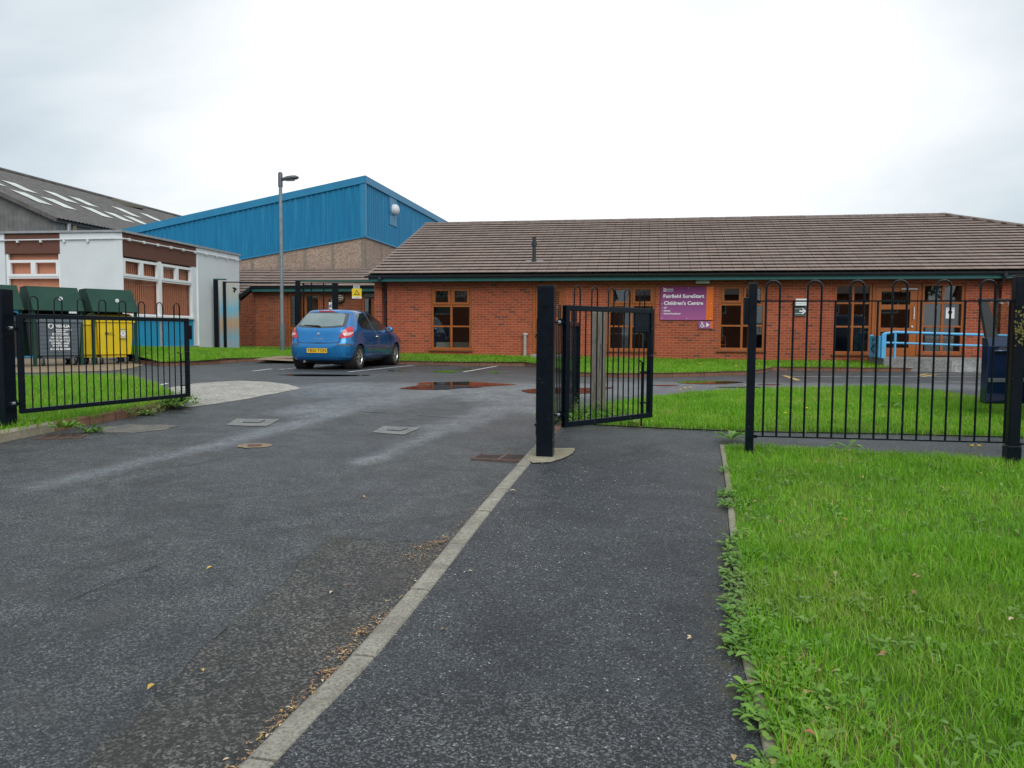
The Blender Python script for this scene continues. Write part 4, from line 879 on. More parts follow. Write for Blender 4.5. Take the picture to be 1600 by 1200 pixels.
def ribs(mb, L, top, bot, place, pitch=0.25, dep=0.035):
    t = 0.0; pts = []
    while t < L:
        pts += [(t, 0), (min(L, t + pitch * 0.55), 0), (min(L, t + pitch * 0.66), dep), (min(L, t + pitch * 0.9), dep)]; t += pitch
    pts.append((L, 0)); n0 = len(mb.v)
    for t, o in pts: mb.v += [place(t, o, bot(t)), place(t, o, top(t))]
    for i in range(len(pts) - 1): mb.f.append((n0 + 2 * i, n0 + 2 * i + 2, n0 + 2 * i + 3, n0 + 2 * i + 1)); mb.m.append(mb.mi)
w = MB(); ribs(w, LL, lambda t: ztop - sT * t - 0.1, lambda t: zbot - sB * t, lambda t, o, z: (-t, -o, z)); w.build('cladding', M_BLUE, hall)
w = MB(); ribs(w, LR, lambda t: ztop - 0.1, lambda t: zbot, lambda t, o, z: (o, t, z)); w.build('cladding', M_BLUE, hall)
tr_ = MB()
def bar(mb, p, q, w_, h_, out):
    p, q, out = Vector(p), Vector(q), Vector(out); a = [p, q]; up = Vector((0, 0, h_))
    mb.hexa([tuple(p), tuple(q), tuple(q + out), tuple(p + out), tuple(p + up), tuple(q + up), tuple(q + out + up), tuple(p + out + up)])
bar(tr_, (0.07, -0.05, ztop - 0.27), (-LL, -0.05, ztop - sT * LL - 0.27), 0, 0.31, (0, -0.04, 0)); bar(tr_, (0.05, -0.05, ztop - 0.27), (0.05, LR, ztop - 0.27), 0, 0.31, (0.04, 0, 0))
bar(tr_, (0.04, -0.02, zbot - 0.05), (-LL, -0.02, zbot - sB * LL - 0.05), 0, 0.06, (0, -0.05, 0)); bar(tr_, (0.02, 0.0, zbot - 0.05), (0.02, LR, zbot - 0.05), 0, 0.06, (0.05, 0, 0))
tr_.box(-0.16, 0.06, -0.05, -0.005, zbot, ztop - 0.2); tr_.box(0.02, 0.06, -0.005, 0.16, zbot, ztop - 0.2); tr_.build('flashing', M_BLUET, hall)
r_ = MB(); r_.quad((0, 0, ztop), (0, LR, ztop), (-LL, LR, ztop - sT * LL), (-LL, 0, ztop - sT * LL)); r_.build('roof', M_BLUET, hall)
def pebble_mat():
    m, n, l, b = new_mat('pebble_dash'); nt = m.node_tree; v = objvec(nt); vo = n.new('ShaderNodeTexVoronoi'); vo.inputs['Scale'].default_value = 22; l.new(v, vo.inputs['Vector'])
    s = n.new('ShaderNodeSeparateColor'); l.new(vo.outputs['Color'], s.inputs[0]); c = ramp(nt, s.outputs[0], [(0, (0.24, 0.17, 0.13)), (0.5, (0.33, 0.245, 0.195)), (1, (0.42, 0.335, 0.28))])
    big = noise_node(nt, 0.7, 5, 0.6, v); br = ramp(nt, big.outputs['Fac'], [(0.3, (0.88, 0.85, 0.83)), (0.7, (1.1, 1.08, 1.06))]); o = mixc(nt, 1.0, c.outputs['Color'], br.outputs['Color'], 'MULTIPLY')
    l.new(o, b.inputs['Base Color']); b.inputs['Roughness'].default_value = 0.9; bump(nt, b, vo.outputs['Distance'], 0.5, 0.02); return m
w = MB(); w.quad((0, 0, 0), (-LL, 0, 0), (-LL, 0, zbot - sB * LL), (0, 0, zbot)); w.quad((0, 0, 0), (0, LR, 0), (0, LR, zbot), (0, 0, zbot)); w.quad((-LL, 0, 0), (-LL, LR, 0), (-LL, LR, ztop - sT * LL), (-LL, 0, ztop - sT * LL)); w.quad((0, LR, 0), (0, LR, ztop), (-LL, LR, ztop - sT * LL), (-LL, LR, 0))
w.build('wall', pebble_mat(), hall)
j = MB(); M_JOINT = mat('smooth_joint', (0.22, 0.185, 0.15), 0.85, 0.2, 6)
for px in (394, 436, 476.5, 520): t, _ = HL(px, 420); j.box(t - 0.07, t + 0.07, -0.012, 0.0, 0.5, zbot + sB * t - 0.02)
j.box(-0.16, 0.012, -0.012, 0.0, 0.5, zbot - 0.05); j.box(0.0, 0.012, 0.002, 0.14, 0.5, zbot - 0.05)
for t in (2.2, 4.4, 6.6, 8.8, 11): j.box(0.0, 0.012, t - 0.07, t + 0.07, 0.5, zbot - 0.05)
j.build('panel_joints', M_JOINT, hall)
t, z = HRr(613, 328); MB().lathe([(0.27, 0.0), (0.27, 0.10), (0.24, 0.2), (0.15, 0.27), (0.02, 0.3)], (0.05, t, z), 'x', 20).build('wall_lamp', mat('opal_plastic', (0.62, 0.65, 0.68), 0.35, 0.05), hall, smooth=True)
bp = MB(); bp.box(0.036, 0.046, t - 0.55, t + 0.55, z - 0.75, ztop - 0.27); bp.build('flat_panel', M_BLUET, hall)

# ------------------------------------------------------------------ old corrugated shed far behind
SU = (math.sin(R(8)), math.cos(R(8)))
d_ = ray(87, 338); SO = (d_.x * 46 / d_.y, 46.0); szE = CAM_Z + d_.z * 46 / d_.y
sh = thing('corrugated_shed', 'weathered grey shed with a corrugated roof and rows of pale rooflights', 'building', (SO[0], SO[1], 0), R(-8))
# local: x along the gable (towards -x), y along the ridge
W_, LEN, RI = 10.5, 46.0, 10.5 * 0.43
M_SHEETR = mat('asbestos_sheet', (0.105, 0.098, 0.092), 0.9, 0.35, 2.5, dirt=((0.17, 0.15, 0.125), 0.6), bmp=0.3)
M_SHEETW = mat('grey_sheet_wall', (0.15, 0.148, 0.142), 0.8, 0.3, 1.2, dirt=((0.09, 0.08, 0.075), 0.6))
def corr(mb, n_, fn, amp=0.05):
    for i in range(n_):
        a, b_ = i / n_, (i + 1) / n_; pa, pb, o1, o2 = fn(a, amp if i % 2 else 0), fn(b_, 0 if i % 2 else amp), 0, 0
        mb.quad(pa[0], pb[0], pb[1], pa[1])
w = MB(); corr(w, 150, lambda u_, o: ((-2 * W_ * u_, -o, 0), (-2 * W_ * u_, -o, szE + RI * (1 - abs(2 * u_ - 1)))), 0.03); w.build('gable_wall', M_SHEETW, sh)
w = MB(); corr(w, 260, lambda u_, o: ((0.0 + o, LEN * u_, 0), (0.0 + o, LEN * u_, szE)), 0.03); w.quad((-2 * W_, 0, 0), (-2 * W_, LEN, 0), (-2 * W_, LEN, szE), (-2 * W_, 0, szE)); w.build('side_wall', M_SHEETW, sh)
w = MB(); ov = 0.35
corr(w, 280, lambda u_, o: ((ov, -0.3 + (LEN + 0.6) * u_, szE - ov * 0.43 + o), (-W_, -0.3 + (LEN + 0.6) * u_, szE + RI + o)), 0.05); w.quad((-2 * W_ - ov, -0.3, szE - ov * 0.43), (-W_, -0.3, szE + RI), (-W_, LEN + 0.3, szE + RI), (-2 * W_ - ov, LEN + 0.3, szE - ov * 0.43)); rf2 = w.build('roof', M_SHEETR, sh)
w = MB(); w.tube([(-W_, -0.3, szE + RI + 0.05), (-W_, LEN, szE + RI + 0.05)], 0.16, 8); w.build('ridge', M_SHEETR, rf2)
SM = Matrix.Translation(sh.location) @ Matrix.Rotation(R(-8), 4, 'Z')
def shed_pt(px, py):
    d = ray(px, py); M = SM.inverted(); o = M @ Vector((0, 0, CAM_Z)); dd = M.to_3x3() @ d; t = (szE - 0.43 * o.x - o.z) / (dd.z + 0.43 * dd.x); return o + dd * t
M_SKYL = mat('clear_roof_sheet', (0.58, 0.60, 0.56), 0.5, 0.2, 1.5, dirt=((0.35, 0.34, 0.29), 0.6))
for a, b_ in (((-40, 277), (8, 291)), ((8, 286), (53, 301)), ((27, 302), (72, 318.5)), ((71, 301), (118, 317)), ((69, 311.5), (115, 327)), ((110, 310), (151, 323.5)), ((131, 326), (172, 340)), ((166, 334), (206, 347)), ((179, 326), (216, 339)), ((200, 341), (227, 350.5)), ((223, 336), (250, 345.5))):
    p, q = shed_pt(*a), shed_pt(*b_); yc = (p.y + q.y) / 2; hw = 0.62; b2 = MB(); xs2 = (max(-W_ + 0.6, p.x - 0.35), min(-0.5, q.x + 0.35)); b2.quad(*[(x, y, szE - 0.43 * x + 0.075) for x, y in ((xs2[0], yc - hw), (xs2[1], yc - hw), (xs2[1], yc + hw), (xs2[0], yc + hw))]); b2.build('rooflight', M_SKYL, rf2)
p = shed_pt(201, 322); v_ = MB(); p.y += 0.0; v_.hexa([(p.x - 0.4, p.y - 1.6, szE - .43 * p.x + .0), (p.x + 0.5, p.y - 1.6, szE - .43 * p.x - .2), (p.x + 0.5, p.y + 1.6, szE - .43 * p.x), (p.x - 0.4, p.y + 1.6, szE - .43 * p.x), (p.x - 0.4, p.y - 1.6, szE - .43 * p.x + .48), (p.x + 0.5, p.y - 1.6, szE - .43 * p.x + .18), (p.x + 0.5, p.y + 1.6, szE - .43 * p.x + .18), (p.x - 0.4, p.y + 1.6, szE - .43 * p.x + .48)]); v_.build('roof_vent', mat('mossy_vent', (0.16, 0.15, 0.115), 0.9, 0.3), rf2)
gm = MB(); gm.box(0.0, 0.16, -0.1, LEN, szE - 0.34, szE - 0.2); gm.build('gutter', mat('brown_gutter', (0.10, 0.085, 0.065), 0.7, 0.2), sh)
gm = MB(); gm.tube([(0.1, 0.9, szE - 0.3), (0.1, 0.9, szE - 0.8), (0.1, 0.5, szE - 1.2), (0.1, 0.5, 0)], 0.14, 10); gm.build('downpipe', mat('galvanised_pipe', (0.33, 0.34, 0.35), 0.45, 0.2, metal=0.5), sh, smooth=True)
gm = MB(); gm.box(0.02, 0.12, 1.3, 1.6, 0, szE - 0.3); gm.build('corner_post', mat('buff_timber', (0.30, 0.24, 0.16), 0.8, 0.2), sh)
bg2 = MB(); bg2.hexa([(0.3, -0.36, szE - 0.36), (0.3, -0.31, szE - 0.36), (-W_, -0.31, szE + RI - 0.22), (-W_, -0.36, szE + RI - 0.22), (0.3, -0.36, szE - 0.1), (0.3, -0.31, szE - 0.1), (-W_, -0.31, szE + RI + 0.06), (-W_, -0.36, szE + RI + 0.06)]); bg2.build('bargeboard', M_SHEETR, sh)

# ------------------------------------------------------------------ flat-roofed white classroom block
wh = thing('classroom_block', 'flat-roofed white rendered block with brown panels and terracotta blinds', 'building', (WC[0], WC[1], 0), R(-8))
M_REND = mat('white_render', (0.66, 0.70, 0.72), 0.8, 0.05, 1.2, bmp=0.15, bscale=50, dirt=((0.52, 0.56, 0.57), 0.22))
M_BROWN = mat('brown_pebble_panel', (0.135, 0.058, 0.040), 0.85, 0.3, 60, bmp=0.5, bscale=120)
M_BLUEP = mat('blue_panel_paint', (0.020, 0.32, 0.58), 0.5, 0.08, 2)
M_TERRA = mat('terracotta_blind', (0.66, 0.27, 0.155), 0.7, 0.08, 5)
M_GLASSW = glass_mat('classroom_glass', (0.96, 0.97, 0.97), 0.12)
def CP(px, py): return on_plane(px, py, WC, WU)            # long side (faces the yard)
def CFp(px, py): return on_plane(px, py, WC, WV)           # short side (faces the camera); runs away to the left
zt_ = (CP(193, 363)[1] + CP(374, 400)[1]) / 2; zb_ = 0.5; LY = CP(374.5, 470)[0]; y0w, y1w = 0.02, CP(308.5, 470)[0]; DX = 12.0
# local: +y along the long side (away), -x along the short side; long side is the plane x=0 facing +x
w = MB(); th = 0.3
w.box(-th, 0, y1w, LY, zb_, zt_)                                                   # far pier
cx = -0.34
w.hexa([(-th, -0.0, zb_), (0, y0w, zb_), (-th, 0.3, zb_), (-th - 0.3, 0.3, zb_), (-th, 0.0, zt_), (0, y0w, zt_), (-th, 0.3, zt_), (-th - 0.3, 0.3, zt_)])
fx0, fx1, fx2 = -CFp(168, 450)[0] , -CFp(95.5, 450)[0], -CFp(9, 450)[0]
w.box(fx1, -0.30, 0.0, 0.3, zb_, zt_); w.box(-DX, fx2, 0.0, 0.3, zb_, zt_); w.box(-DX, -0.3, LY - 0.3, LY - 0.001, zb_, zt_ - 0.01); w.box(-DX - 0.3, -DX - 0.001, 0, LY, zb_, zt_)
w.build('wall', M_REND, wh)
zbp = CP(248 / 5.7125 + 150, 350 + 283 / 5.7125)[1]
w = MB(); w.box(-0.16, -0.02, y0w + 0.005, y1w - 0.005, zbp, zt_ - 0.02); w.build('brown_panel', M_BROWN, wh)
zbf = CFp(60, 396)[1]; w = MB(); w.box(fx2 + 0.01, fx1 - 0.01, 0.02, 0.16, zbf, zt_ - 0.02); w.build('brown_panel', M_BROWN, wh)
zs = CP(200, 350 + 812 / 5.7125)[1]; z_tr = CP(250, 350 + 335 / 5.7125)[1]; z_c0 = CP(250, 350 + 345 / 5.7125)[1] - 0.02; z_c1 = CP(250, 350 + 500 / 5.7125)[1]
def class_window(P, a, b_, zs, zt, zc0, zc1, nbay, mid):
    """P(t, depth, z) places; a..b along the wall"""
    def bx(mb, t0, t1, d0, d1, z0, z1): mb.hexa([P(t0, d0, z0), P(t1, d0, z0), P(t1, d1, z0), P(t0, d1, z0), P(t0, d0, z1), P(t1, d0, z1), P(t1, d1, z1), P(t0, d1, z1)])
    f = MB(); k = 0.07
    bx(f, a, a + k, 0.04, 0.12, zs, zt); bx(f, b_ - k, b_, 0.04, 0.12, zs, zt); B = (b_ - a) / nbay
    for i in range(nbay + 1):
        c = a + B * i
        if 0 < i < nbay: bx(f, c - 0.09, c + 0.09, 0.03, 0.13, zs - mid, zt)
    for i in range(nbay):
        c0, c1 = a + B * i + (0.09 if i else k), a + B * (i + 1) - (0.09 if i < nbay - 1 else k); m_ = (c0 + c1) / 2
        for (q0, q1) in ((c0, m_), (m_, c1)):
            e_ = 0.085; bx(f, q0, q0 + e_, 0.02, 0.11, zc1, zc0); bx(f, q1 - e_, q1, 0.02, 0.11, zc1, zc0); bx(f, q0 + e_, q1 - e_, 0.02, 0.11, zc0 - e_, zc0); bx(f, q0 + e_, q1 - e_, 0.02, 0.11, zc1, zc1 + e_)
        bx(f, c0, c1, 0.042, 0.118, zc1 - 0.06, zc1 - 0.002); bx(f, c0, c1, 0.042, 0.118, zs, zs + 0.05)
    win = f.build('window', M_UPVC, wh)
    for i in range(nbay):
        c0, c1 = a + B * i, a + B * (i + 1)
        for z0, z1 in ((zs, zc1), (zc1, zc0), (zc0, zt)): MB().quad(P(c0, 0.08, z0), P(c1, 0.08, z0), P(c1, 0.08, z1), P(c0, 0.08, z1)).build('pane', M_GLASSW, win)
        q = MB(); s_ = 0.115; t = c0
        while t < c1 - 0.02:
            e_ = min(t + s_, c1); q.quad(P(t, 0.20, zs), P(e_ - 0.008, 0.222, zs), P(e_ - 0.008, 0.222, zt), P(t, 0.20, zt)); t += s_
        q.quad(P(c0, 0.27, zs), P(c1, 0.27, zs), P(c1, 0.27, zt), P(c0, 0.27, zt)); q.build('blind', M_TERRA, win)
    s2 = MB(); bx(s2, a - 0.02, b_ + 0.02, -0.05, 0.1, zs - 0.07, zs - 0.002); s2.build('sill', M_UPVC, win)
    return win
class_window(lambda t, d, z: (-d, t, z), y0w + 0.01, y1w - 0.25, zs, zbp - 0.005, z_c0, z_c1, 2, 1.5)
w = MB(); w.box(-0.12, -0.03, y0w + 0.01, y1w - 0.25, zb_ + 0.35, zs - 0.075); w.build('blue_panel', M_BLUEP, wh)
w = MB(); w.box(-0.14, 0.03, y0w, y1w, zb_ - 0.2, CP(250, 541.5)[1]); w.build('plinth', M_CONC2, wh)
w = MB(); w.box(-0.2, -0.03, y1w - 0.25, y1w - 0.002, zb_, zbp); w.build('jamb_panel', M_REND, wh)
zsf = CFp(60, 452)[1] - 0.6
class_window(lambda t, d, z: (t, d, z), fx2 + 0.02, fx1 - 0.02, zsf, zbf - 0.005, CFp(60, 406)[1], CFp(60, 432)[1], 1, 0.0)
w = MB(); w.box(fx2 + 0.02, fx1 - 0.02, 0.03, 0.12, zb_, zsf - 0.075); w.build('blue_panel', M_BLUEP, wh)
w = MB(); w.box(-DX - 0.35, 0.05, -0.05, LY + 0.05, zt_, zt_ + 0.07); w.build('roof', mat('grey_roof_edge', (0.30, 0.315, 0.33), 0.7, 0.15), wh)
cdt = MB(); zc_ = CP(200, 374.5)[1]; cdt.tube([(-DX, -0.04, zc_ - 0.06), (-0.3, -0.04, zc_), (0.05, 0.0, zc_), (0.05, LY + 0.02, zc_ + 0.02)], 0.022, 8)
for y in np.arange(0.3, LY, 0.78): cdt.box(0.0, 0.085, y - 0.03, y + 0.03, zc_ - 0.045, zc_ + 0.045)
for x in np.arange(-DX + 0.2, -0.4, 0.82): cdt.box(x - 0.03, x + 0.03, -0.075, 0.0, zc_ - 0.1, zc_ + 0.0)
cdt.build('conduit', mat('white_conduit', (0.66, 0.68, 0.69), 0.5, 0.05), wh)
MB().box(-0.02, 0.03, y1w + 0.01, y1w + 0.05, zb_, zc_).build('cable', M_UPVC, wh)
# ------------------------------------------------------------------ gates, fences and posts
def iron_mat():
    m, n, l, b = new_mat('black_iron_paint'); nt = m.node_tree; v = objvec(nt)
    a = noise_node(nt, 9, 6, 0.65, v); c = ramp(nt, a.outputs['Fac'], [(0.3, (0.0025, 0.0055, 0.010)), (0.65, (0.004, 0.008, 0.014)), (0.8, (0.008, 0.012, 0.018))])
    s = noise_node(nt, 55, 2, 0.5, v); sr = ramp(nt, s.outputs['Fac'], [(0.745, (0, 0, 0)), (0.765, (1, 1, 1))])
    o = mixc(nt, sr.outputs['Color'], c.outputs['Color'], (0.20, 0.19, 0.18)); l.new(o, b.inputs['Base Color'])
    r_ = n.new('ShaderNodeMapRange'); r_.inputs['To Min'].default_value = 0.18; r_.inputs['To Max'].default_value = 0.42; l.new(a.outputs['Fac'], r_.inputs['Value']); l.new(r_.outputs['Result'], b.inputs['Roughness'])
    b.inputs['Specular IOR Level'].default_value = 0.22; bn = noise_node(nt, 26, 4, 0.6, v); bump(nt, b, bn.outputs['Fac'], 0.12, 0.004); return m
M_IRON = iron_mat()
M_GALV = mat('galvanised_steel', (0.40, 0.41, 0.42), 0.4, 0.2, 15, metal=0.7)
def bow(mb, x1, x2, y, z0, zt, r, n=8):
    c, rad = (x1 + x2) / 2, (x2 - x1) / 2; pts = [(x1, y, z0), (x1, y, zt - rad)]
    pts += [(c - rad * math.cos(a), y, zt - rad + rad * math.sin(a)) for a in np.linspace(0, math.pi, 11)[1:-1]]
    pts += [(x2, y, zt - rad), (x2, y, z0)]; mb.tube(pts, r, n)
def barrier(t, L, z0, z1, hoop, nbar, r, x0=None, x1=None):
    """the upright bars between two rails: neighbouring pairs run up and over as bows, every third bar is single"""
    xs = [x0 + (x1 - x0) * i / (nbar - 1) for i in range(nbar)]; i = 0
    while i < nbar:
        if i % 3 == 0 and i + 1 < nbar:
            mb = MB(); bow(mb, xs[i], xs[i + 1], 0, z0, z1 + hoop, r); mb.build('bow', M_IRON, t, smooth=True); i += 2
        else:
            mb = MB(); mb.tube([(xs[i], 0, z0), (xs[i], 0, z1)], r, 8); mb.build('bar', M_IRON, t, smooth=True); i += 1
def gate(name, label, a, b_, zb, zt, nbar, hoop, lock, fr=0.05, bolt=None):
    """a framed gate leaf hung at a, its free edge at b_"""
    d = Vector(b_) - Vector(a); L = d.length; t = thing(name, label, 'gate', (a[0], a[1], zb), math.atan2(d.y, d.x)); H = zt - zb; f = MB(); k = fr / 2
    f.box(0, fr, -k, k, 0, H).box(L - fr, L, -k, k, 0, H).box(fr, L - fr, -k, k, H - fr, H).box(fr, L - fr, -k, k, 0, fr); f.build('frame', M_IRON, t, bevel=0.004)
    sp = (L - 2 * fr) / (nbar + 1); barrier(t, L, fr - 0.005, H - 0.01, hoop, nbar, 0.0075, fr + sp, L - fr - sp)
    for z in (0.11 * H, 0.86 * H):
        h_ = MB(); h_.tube([(-0.13, 0, z), (0.0, 0, z)], 0.011, 8).tube([(-0.05, 0.0, z - 0.035), (-0.05, 0.0, z + 0.035)], 0.016, 8).box(-0.02, 0.02, -0.035, 0.035, z - 0.03, z - 0.01); hg = h_.build('hinge', M_IRON, t, smooth=True)
        h_ = MB(); h_.tube([(-0.10, 0, z), (-0.065, 0, z)], 0.018, 6); h_.build('nut', M_GALV, hg)
    lk = MB(); lz = H * abs(lock)
    if lock > 0: lk.box(L - 0.005, L + 0.05, -0.03, 0.03, lz - 0.1, lz + 0.1)
    lk.tube([(L - 0.10, -0.03, lz - 0.28), (L - 0.02, -0.03, lz - 0.28)], 0.012, 8); lk.build('lock', M_IRON, t, bevel=0.003)
    if bolt:
        bo = MB(); xb = L - bolt; bo.tube([(xb, 0.025, -0.09), (xb, 0.025, 0.62), (xb - 0.06, 0.025, 0.64)], 0.010, 8).box(xb - 0.02, L - fr, 0.0, 0.035, 0.16, 0.175).box(xb - 0.02, L - fr, 0.0, 0.035, 0.50, 0.52); bo.build('drop_bolt', M_IRON, t)
    return t
def post(label, px, py, w, ztop, dz, cap=0.012, foot=False):
    p = G(px, py, dz); t = thing('gate_post' if w > 0.11 else 'fence_post', label, 'post', (p.x, p.y, p.z), YAW); H = ztop - p.z; k = w / 2
    MB().box(-k, k, -k, k, -0.25, H - cap).build('shaft', M_IRON, t, bevel=0.006)
    MB().box(-k - 0.002, k + 0.002, -k - 0.002, k + 0.002, H - cap + 0.0005, H).build('cap', M_IRON, t, bevel=0.004)
    if foot: MB().box(-k - 0.012, k + 0.012, -k - 0.012, k + 0.012, -0.02, 0.16).build('sleeve', M_IRON, t, bevel=0.004)
    return t
def z_at(px, py, Y): d = ray(px, py); return CAM_Z + d.z * Y / d.y
def x_at(px, py, Y): d = ray(px, py); return d.x * Y / d.y
PM = G(852, 712, 0.05)
gp = post('thick black square gate post standing on a ragged concrete footing', 852, 711, 0.165, z_at(852, 446, PM.y), 0.05)
PLp = G(8, 668, 0.10); gl = post('thick black square gate post standing in the grass behind the pale kerb', 8, 668, 0.175, z_at(8, 452, PLp.y), 0.10)
P1 = G(1170, 709, 0.05); fp1 = post('slim black fence post at the lawn corner with a latch box on its side', 1170, 709, 0.078, z_at(1175, 441, P1.y), 0.05)
P2 = G(1580, 722, 0.06); fp2 = post('black fence post at the far end of the bow-top panel, lichen on its side', 1580, 722, 0.10, z_at(1590, 430, P2.y), 0.06, foot=True)
MB().box(-0.085, -0.04, -0.04, 0.05, 0, 0.27).build('latch_box', M_IRON, fp1, bevel=0.006, loc=(0, 0, z_at(1163, 507, P1.y) - P1.z))
lm = mat('yellow_lichen', (0.15, 0.135, 0.035), 0.95, 0.4, 40); li = MB()
for i in range(70):
    z = random.gauss(z_at(1590, 512, P2.y) - P2.z, 0.085); y = random.gauss(0.0, 0.02); x = random.uniform(-0.048, 0.045); q = random.uniform(0.004, 0.012)
    li.add([(x + q * math.cos(a) * random.uniform(0.6, 1.3), -0.0505 - random.uniform(0.0005, 0.002), z + q * math.sin(a) * random.uniform(0.6, 1.6)) for a in np.linspace(0, 2 * math.pi, 7, endpoint=False)], [tuple(range(7))])
li.build('lichen', lm, fp2)['kind'] = 'stuff'
YL = PLp.y; aL = Vector((x_at(29, 560, YL - 0.06), YL - 0.06)); YF = 13.45 * YL / 10.6; bL = Vector((x_at(294.5, 560, YF), YF))
gate('driveway_gate', 'wide black bow-top gate leaf swung open over the grass, in front of the bins', aL, bL, z_at(27, 645.5, YL), z_at(27, 490.5, YL), 23, 0.215, 0.82, 0.052, 0.12)
aR = Vector((x_at(841.5, 590, PM.y + 0.14), PM.y + 0.14)); YR = 12.3 * PM.y / 8.65; bR = Vector((x_at(902, 590, YR), YR))
gate('driveway_gate', 'wide black bow-top gate leaf seen edge-on behind the thick post', aR, bR, z_at(841, 681, aR.y), z_at(841, 497, aR.y), 23, 0.20, 0.80, 0.052, 0.12)
YP = PM.y + 0.03; aP = Vector((x_at(881, 570, YP), YP)); YQ = 9.78 * YP / 8.65; bP = Vector((x_at(1018, 570, YQ), YQ))
pg = gate('pedestrian_gate', 'narrow black bow-top gate standing half open across the path', aP, bP, z_at(881, 668, YP), z_at(881, 476.5, YP), 14, 0.205, -0.80, 0.055, 0.14)
Lp = (bP - aP).length; MB().box(Lp - 0.33, Lp - 0.05, -0.012, 0.0, z_at(881, 476.5, YP) - z_at(881, 668, YP) - 0.26, z_at(881, 476.5, YP) - z_at(881, 668, YP) - 0.057).build('lock_plate', M_IRON, pg, bevel=0.003)
# fence panel between the two slim posts, and the next one beyond
dF = (P2.xy - P1.xy); LF = dF.length
def fence(label, a, d, L, zb, zt, nbar, off, shut=True):
    t = thing('bow_top_fence', label, 'fence', (a[0], a[1], 0), math.atan2(d.y, d.x))
    for z in (zb, zt):
        MB().box(off, L - off * 0.8, -0.019, 0.019, z - 0.007, z + 0.007).build('rail', M_IRON, t)
        for x in (off, L - off * 0.9): MB().lathe([(0.0, -0.02), (0.018, -0.012), (0.022, 0.0), (0.016, 0.016), (0.0, 0.022)], (x + 0.015, 0, z - 0.004), 'z', 10).build('bracket', M_IRON, t, smooth=True)
    sp = 0.147; barrier(t, L, zb, zt, 0.20, nbar, 0.0105, off + 0.085, L - off - 0.03); return t
fence('black bow-top fence panel along the back of the lawn, between the two slim posts', P1.xy, dF, LF, z_at(1180, 681, P1.y), z_at(1180, 470.5, P1.y), 18, 0.045)
fence('black bow-top fence panel continuing past the lichened post, almost out of the picture', P2.xy, dF, LF, z_at(1580, 693, P2.y), z_at(1580, 468.5, P2.y), 18, 0.055)
# weathered timber post behind the narrow gate
pw = G(934, 646, 0.05); ww = 0.185
wm_ = wood_mat('grey_weathered_timber', (0.17, 0.15, 0.125)); tw = thing('timber_post', 'square weathered grey timber post standing behind the narrow gate', 'post', (pw.x, pw.y, pw.z), R(-14)); b_ = MB(); H = z_at(934, 487, pw.y) - pw.z
b_.box(-ww / 2, ww / 2, -ww / 2, ww / 2, -0.2, H); b_.build('shaft', wm_, tw, bevel=0.012)
ck = MB()
for z0, z1, x in ((0.5, 0.95, 0.02), (0.95, 1.02, -0.04), (0.2, 0.42, -0.05)): ck.hexa([(x, -ww / 2 - 0.001, z0), (x + 0.004, -ww / 2 - 0.001, z0), (x + 0.004, -ww / 2 + 0.01, z0), (x, -ww / 2 + 0.01, z0), (x + 0.014, -ww / 2 - 0.001, z1), (x + 0.02, -ww / 2 - 0.001, z1), (x + 0.02, -ww / 2 + 0.01, z1), (x + 0.014, -ww / 2 + 0.01, z1)])
ck.build('split', M_PIT, tw)

# ------------------------------------------------------------------ street lamp
lp = G(441.5, 548, 0.06); lp = Vector((x_at(441.5, 548, 28.6), 28.6, gz(28.6) + 0.05)); zt2 = z_at(438, 269, 28.6)
M_LAMPP = mat('grey_lamp_column', (0.23, 0.27, 0.29), 0.5, 0.2, 3, metal=0.4, dirt=((0.15, 0.17, 0.17), 0.5)); M_LHEAD = mat('lamp_head_plastic', (0.085, 0.095, 0.11), 0.5, 0.1)
la = thing('street_lamp', 'tall grey lamp column on the grass beside the blue hatchback', 'street lamp', lp, YAW); Hh = zt2 - lp.z
b_ = MB(); b_.tube([(0, 0, 1.0), (0, 0, Hh - 0.5)], [0.066, 0.060], 14); b_.build('column', M_LAMPP, la, smooth=True)
b_ = MB(); b_.tube([(0, 0, -0.2), (0, 0, 0.98), (0, 0, 1.04)], [0.098, 0.098, 0.075], 16); b_.build('base', mat('lamp_base', (0.10, 0.125, 0.135), 0.6, 0.2, 4), la, smooth=True)
b_ = MB(); b_.tube([(0, 0, Hh - 0.52), (0, 0, Hh - 0.05), (0, 0, Hh)], [0.082, 0.082, 0.05], 12); b_.build('spigot', M_LHEAD, la, smooth=True)
hd = MB(); secs = []
for s, w_, u_, dn in ((0.04, 0.06, 0.05, 0.05), (0.12, 0.10, 0.07, 0.06), (0.26, 0.14, 0.10, 0.07), (0.45, 0.15, 0.105, 0.06), (0.58, 0.13, 0.09, 0.05), (0.655, 0.08, 0.05, 0.02), (0.675, 0.02, 0.01, -0.005)):
    secs.append([(s, w_ * math.cos(a), (u_ if math.sin(a) > 0 else dn) * math.sin(a) + s * 0.07) for a in np.linspace(0, 2 * math.pi, 16, endpoint=False)])
vs = [p for s in secs for p in s]; fs = [(i * 16 + k, i * 16 + (k + 1) % 16, (i + 1) * 16 + (k + 1) % 16, (i + 1) * 16 + k) for i in range(6) for k in range(16)] + [tuple(range(16)), tuple(range(96, 112))]
hd.add(vs, fs); hh = hd.build('lamp_head', M_LHEAD, la, smooth='all', loc=(0.02, 0, Hh - 0.26))
l_ = MB(); l_.box(0.18, 0.52, -0.09, 0.09, -0.055, -0.035); l_.build('lens', mat('frosted_lens', (0.4, 0.42, 0.42), 0.3, 0.05), hh, bevel=0.01)

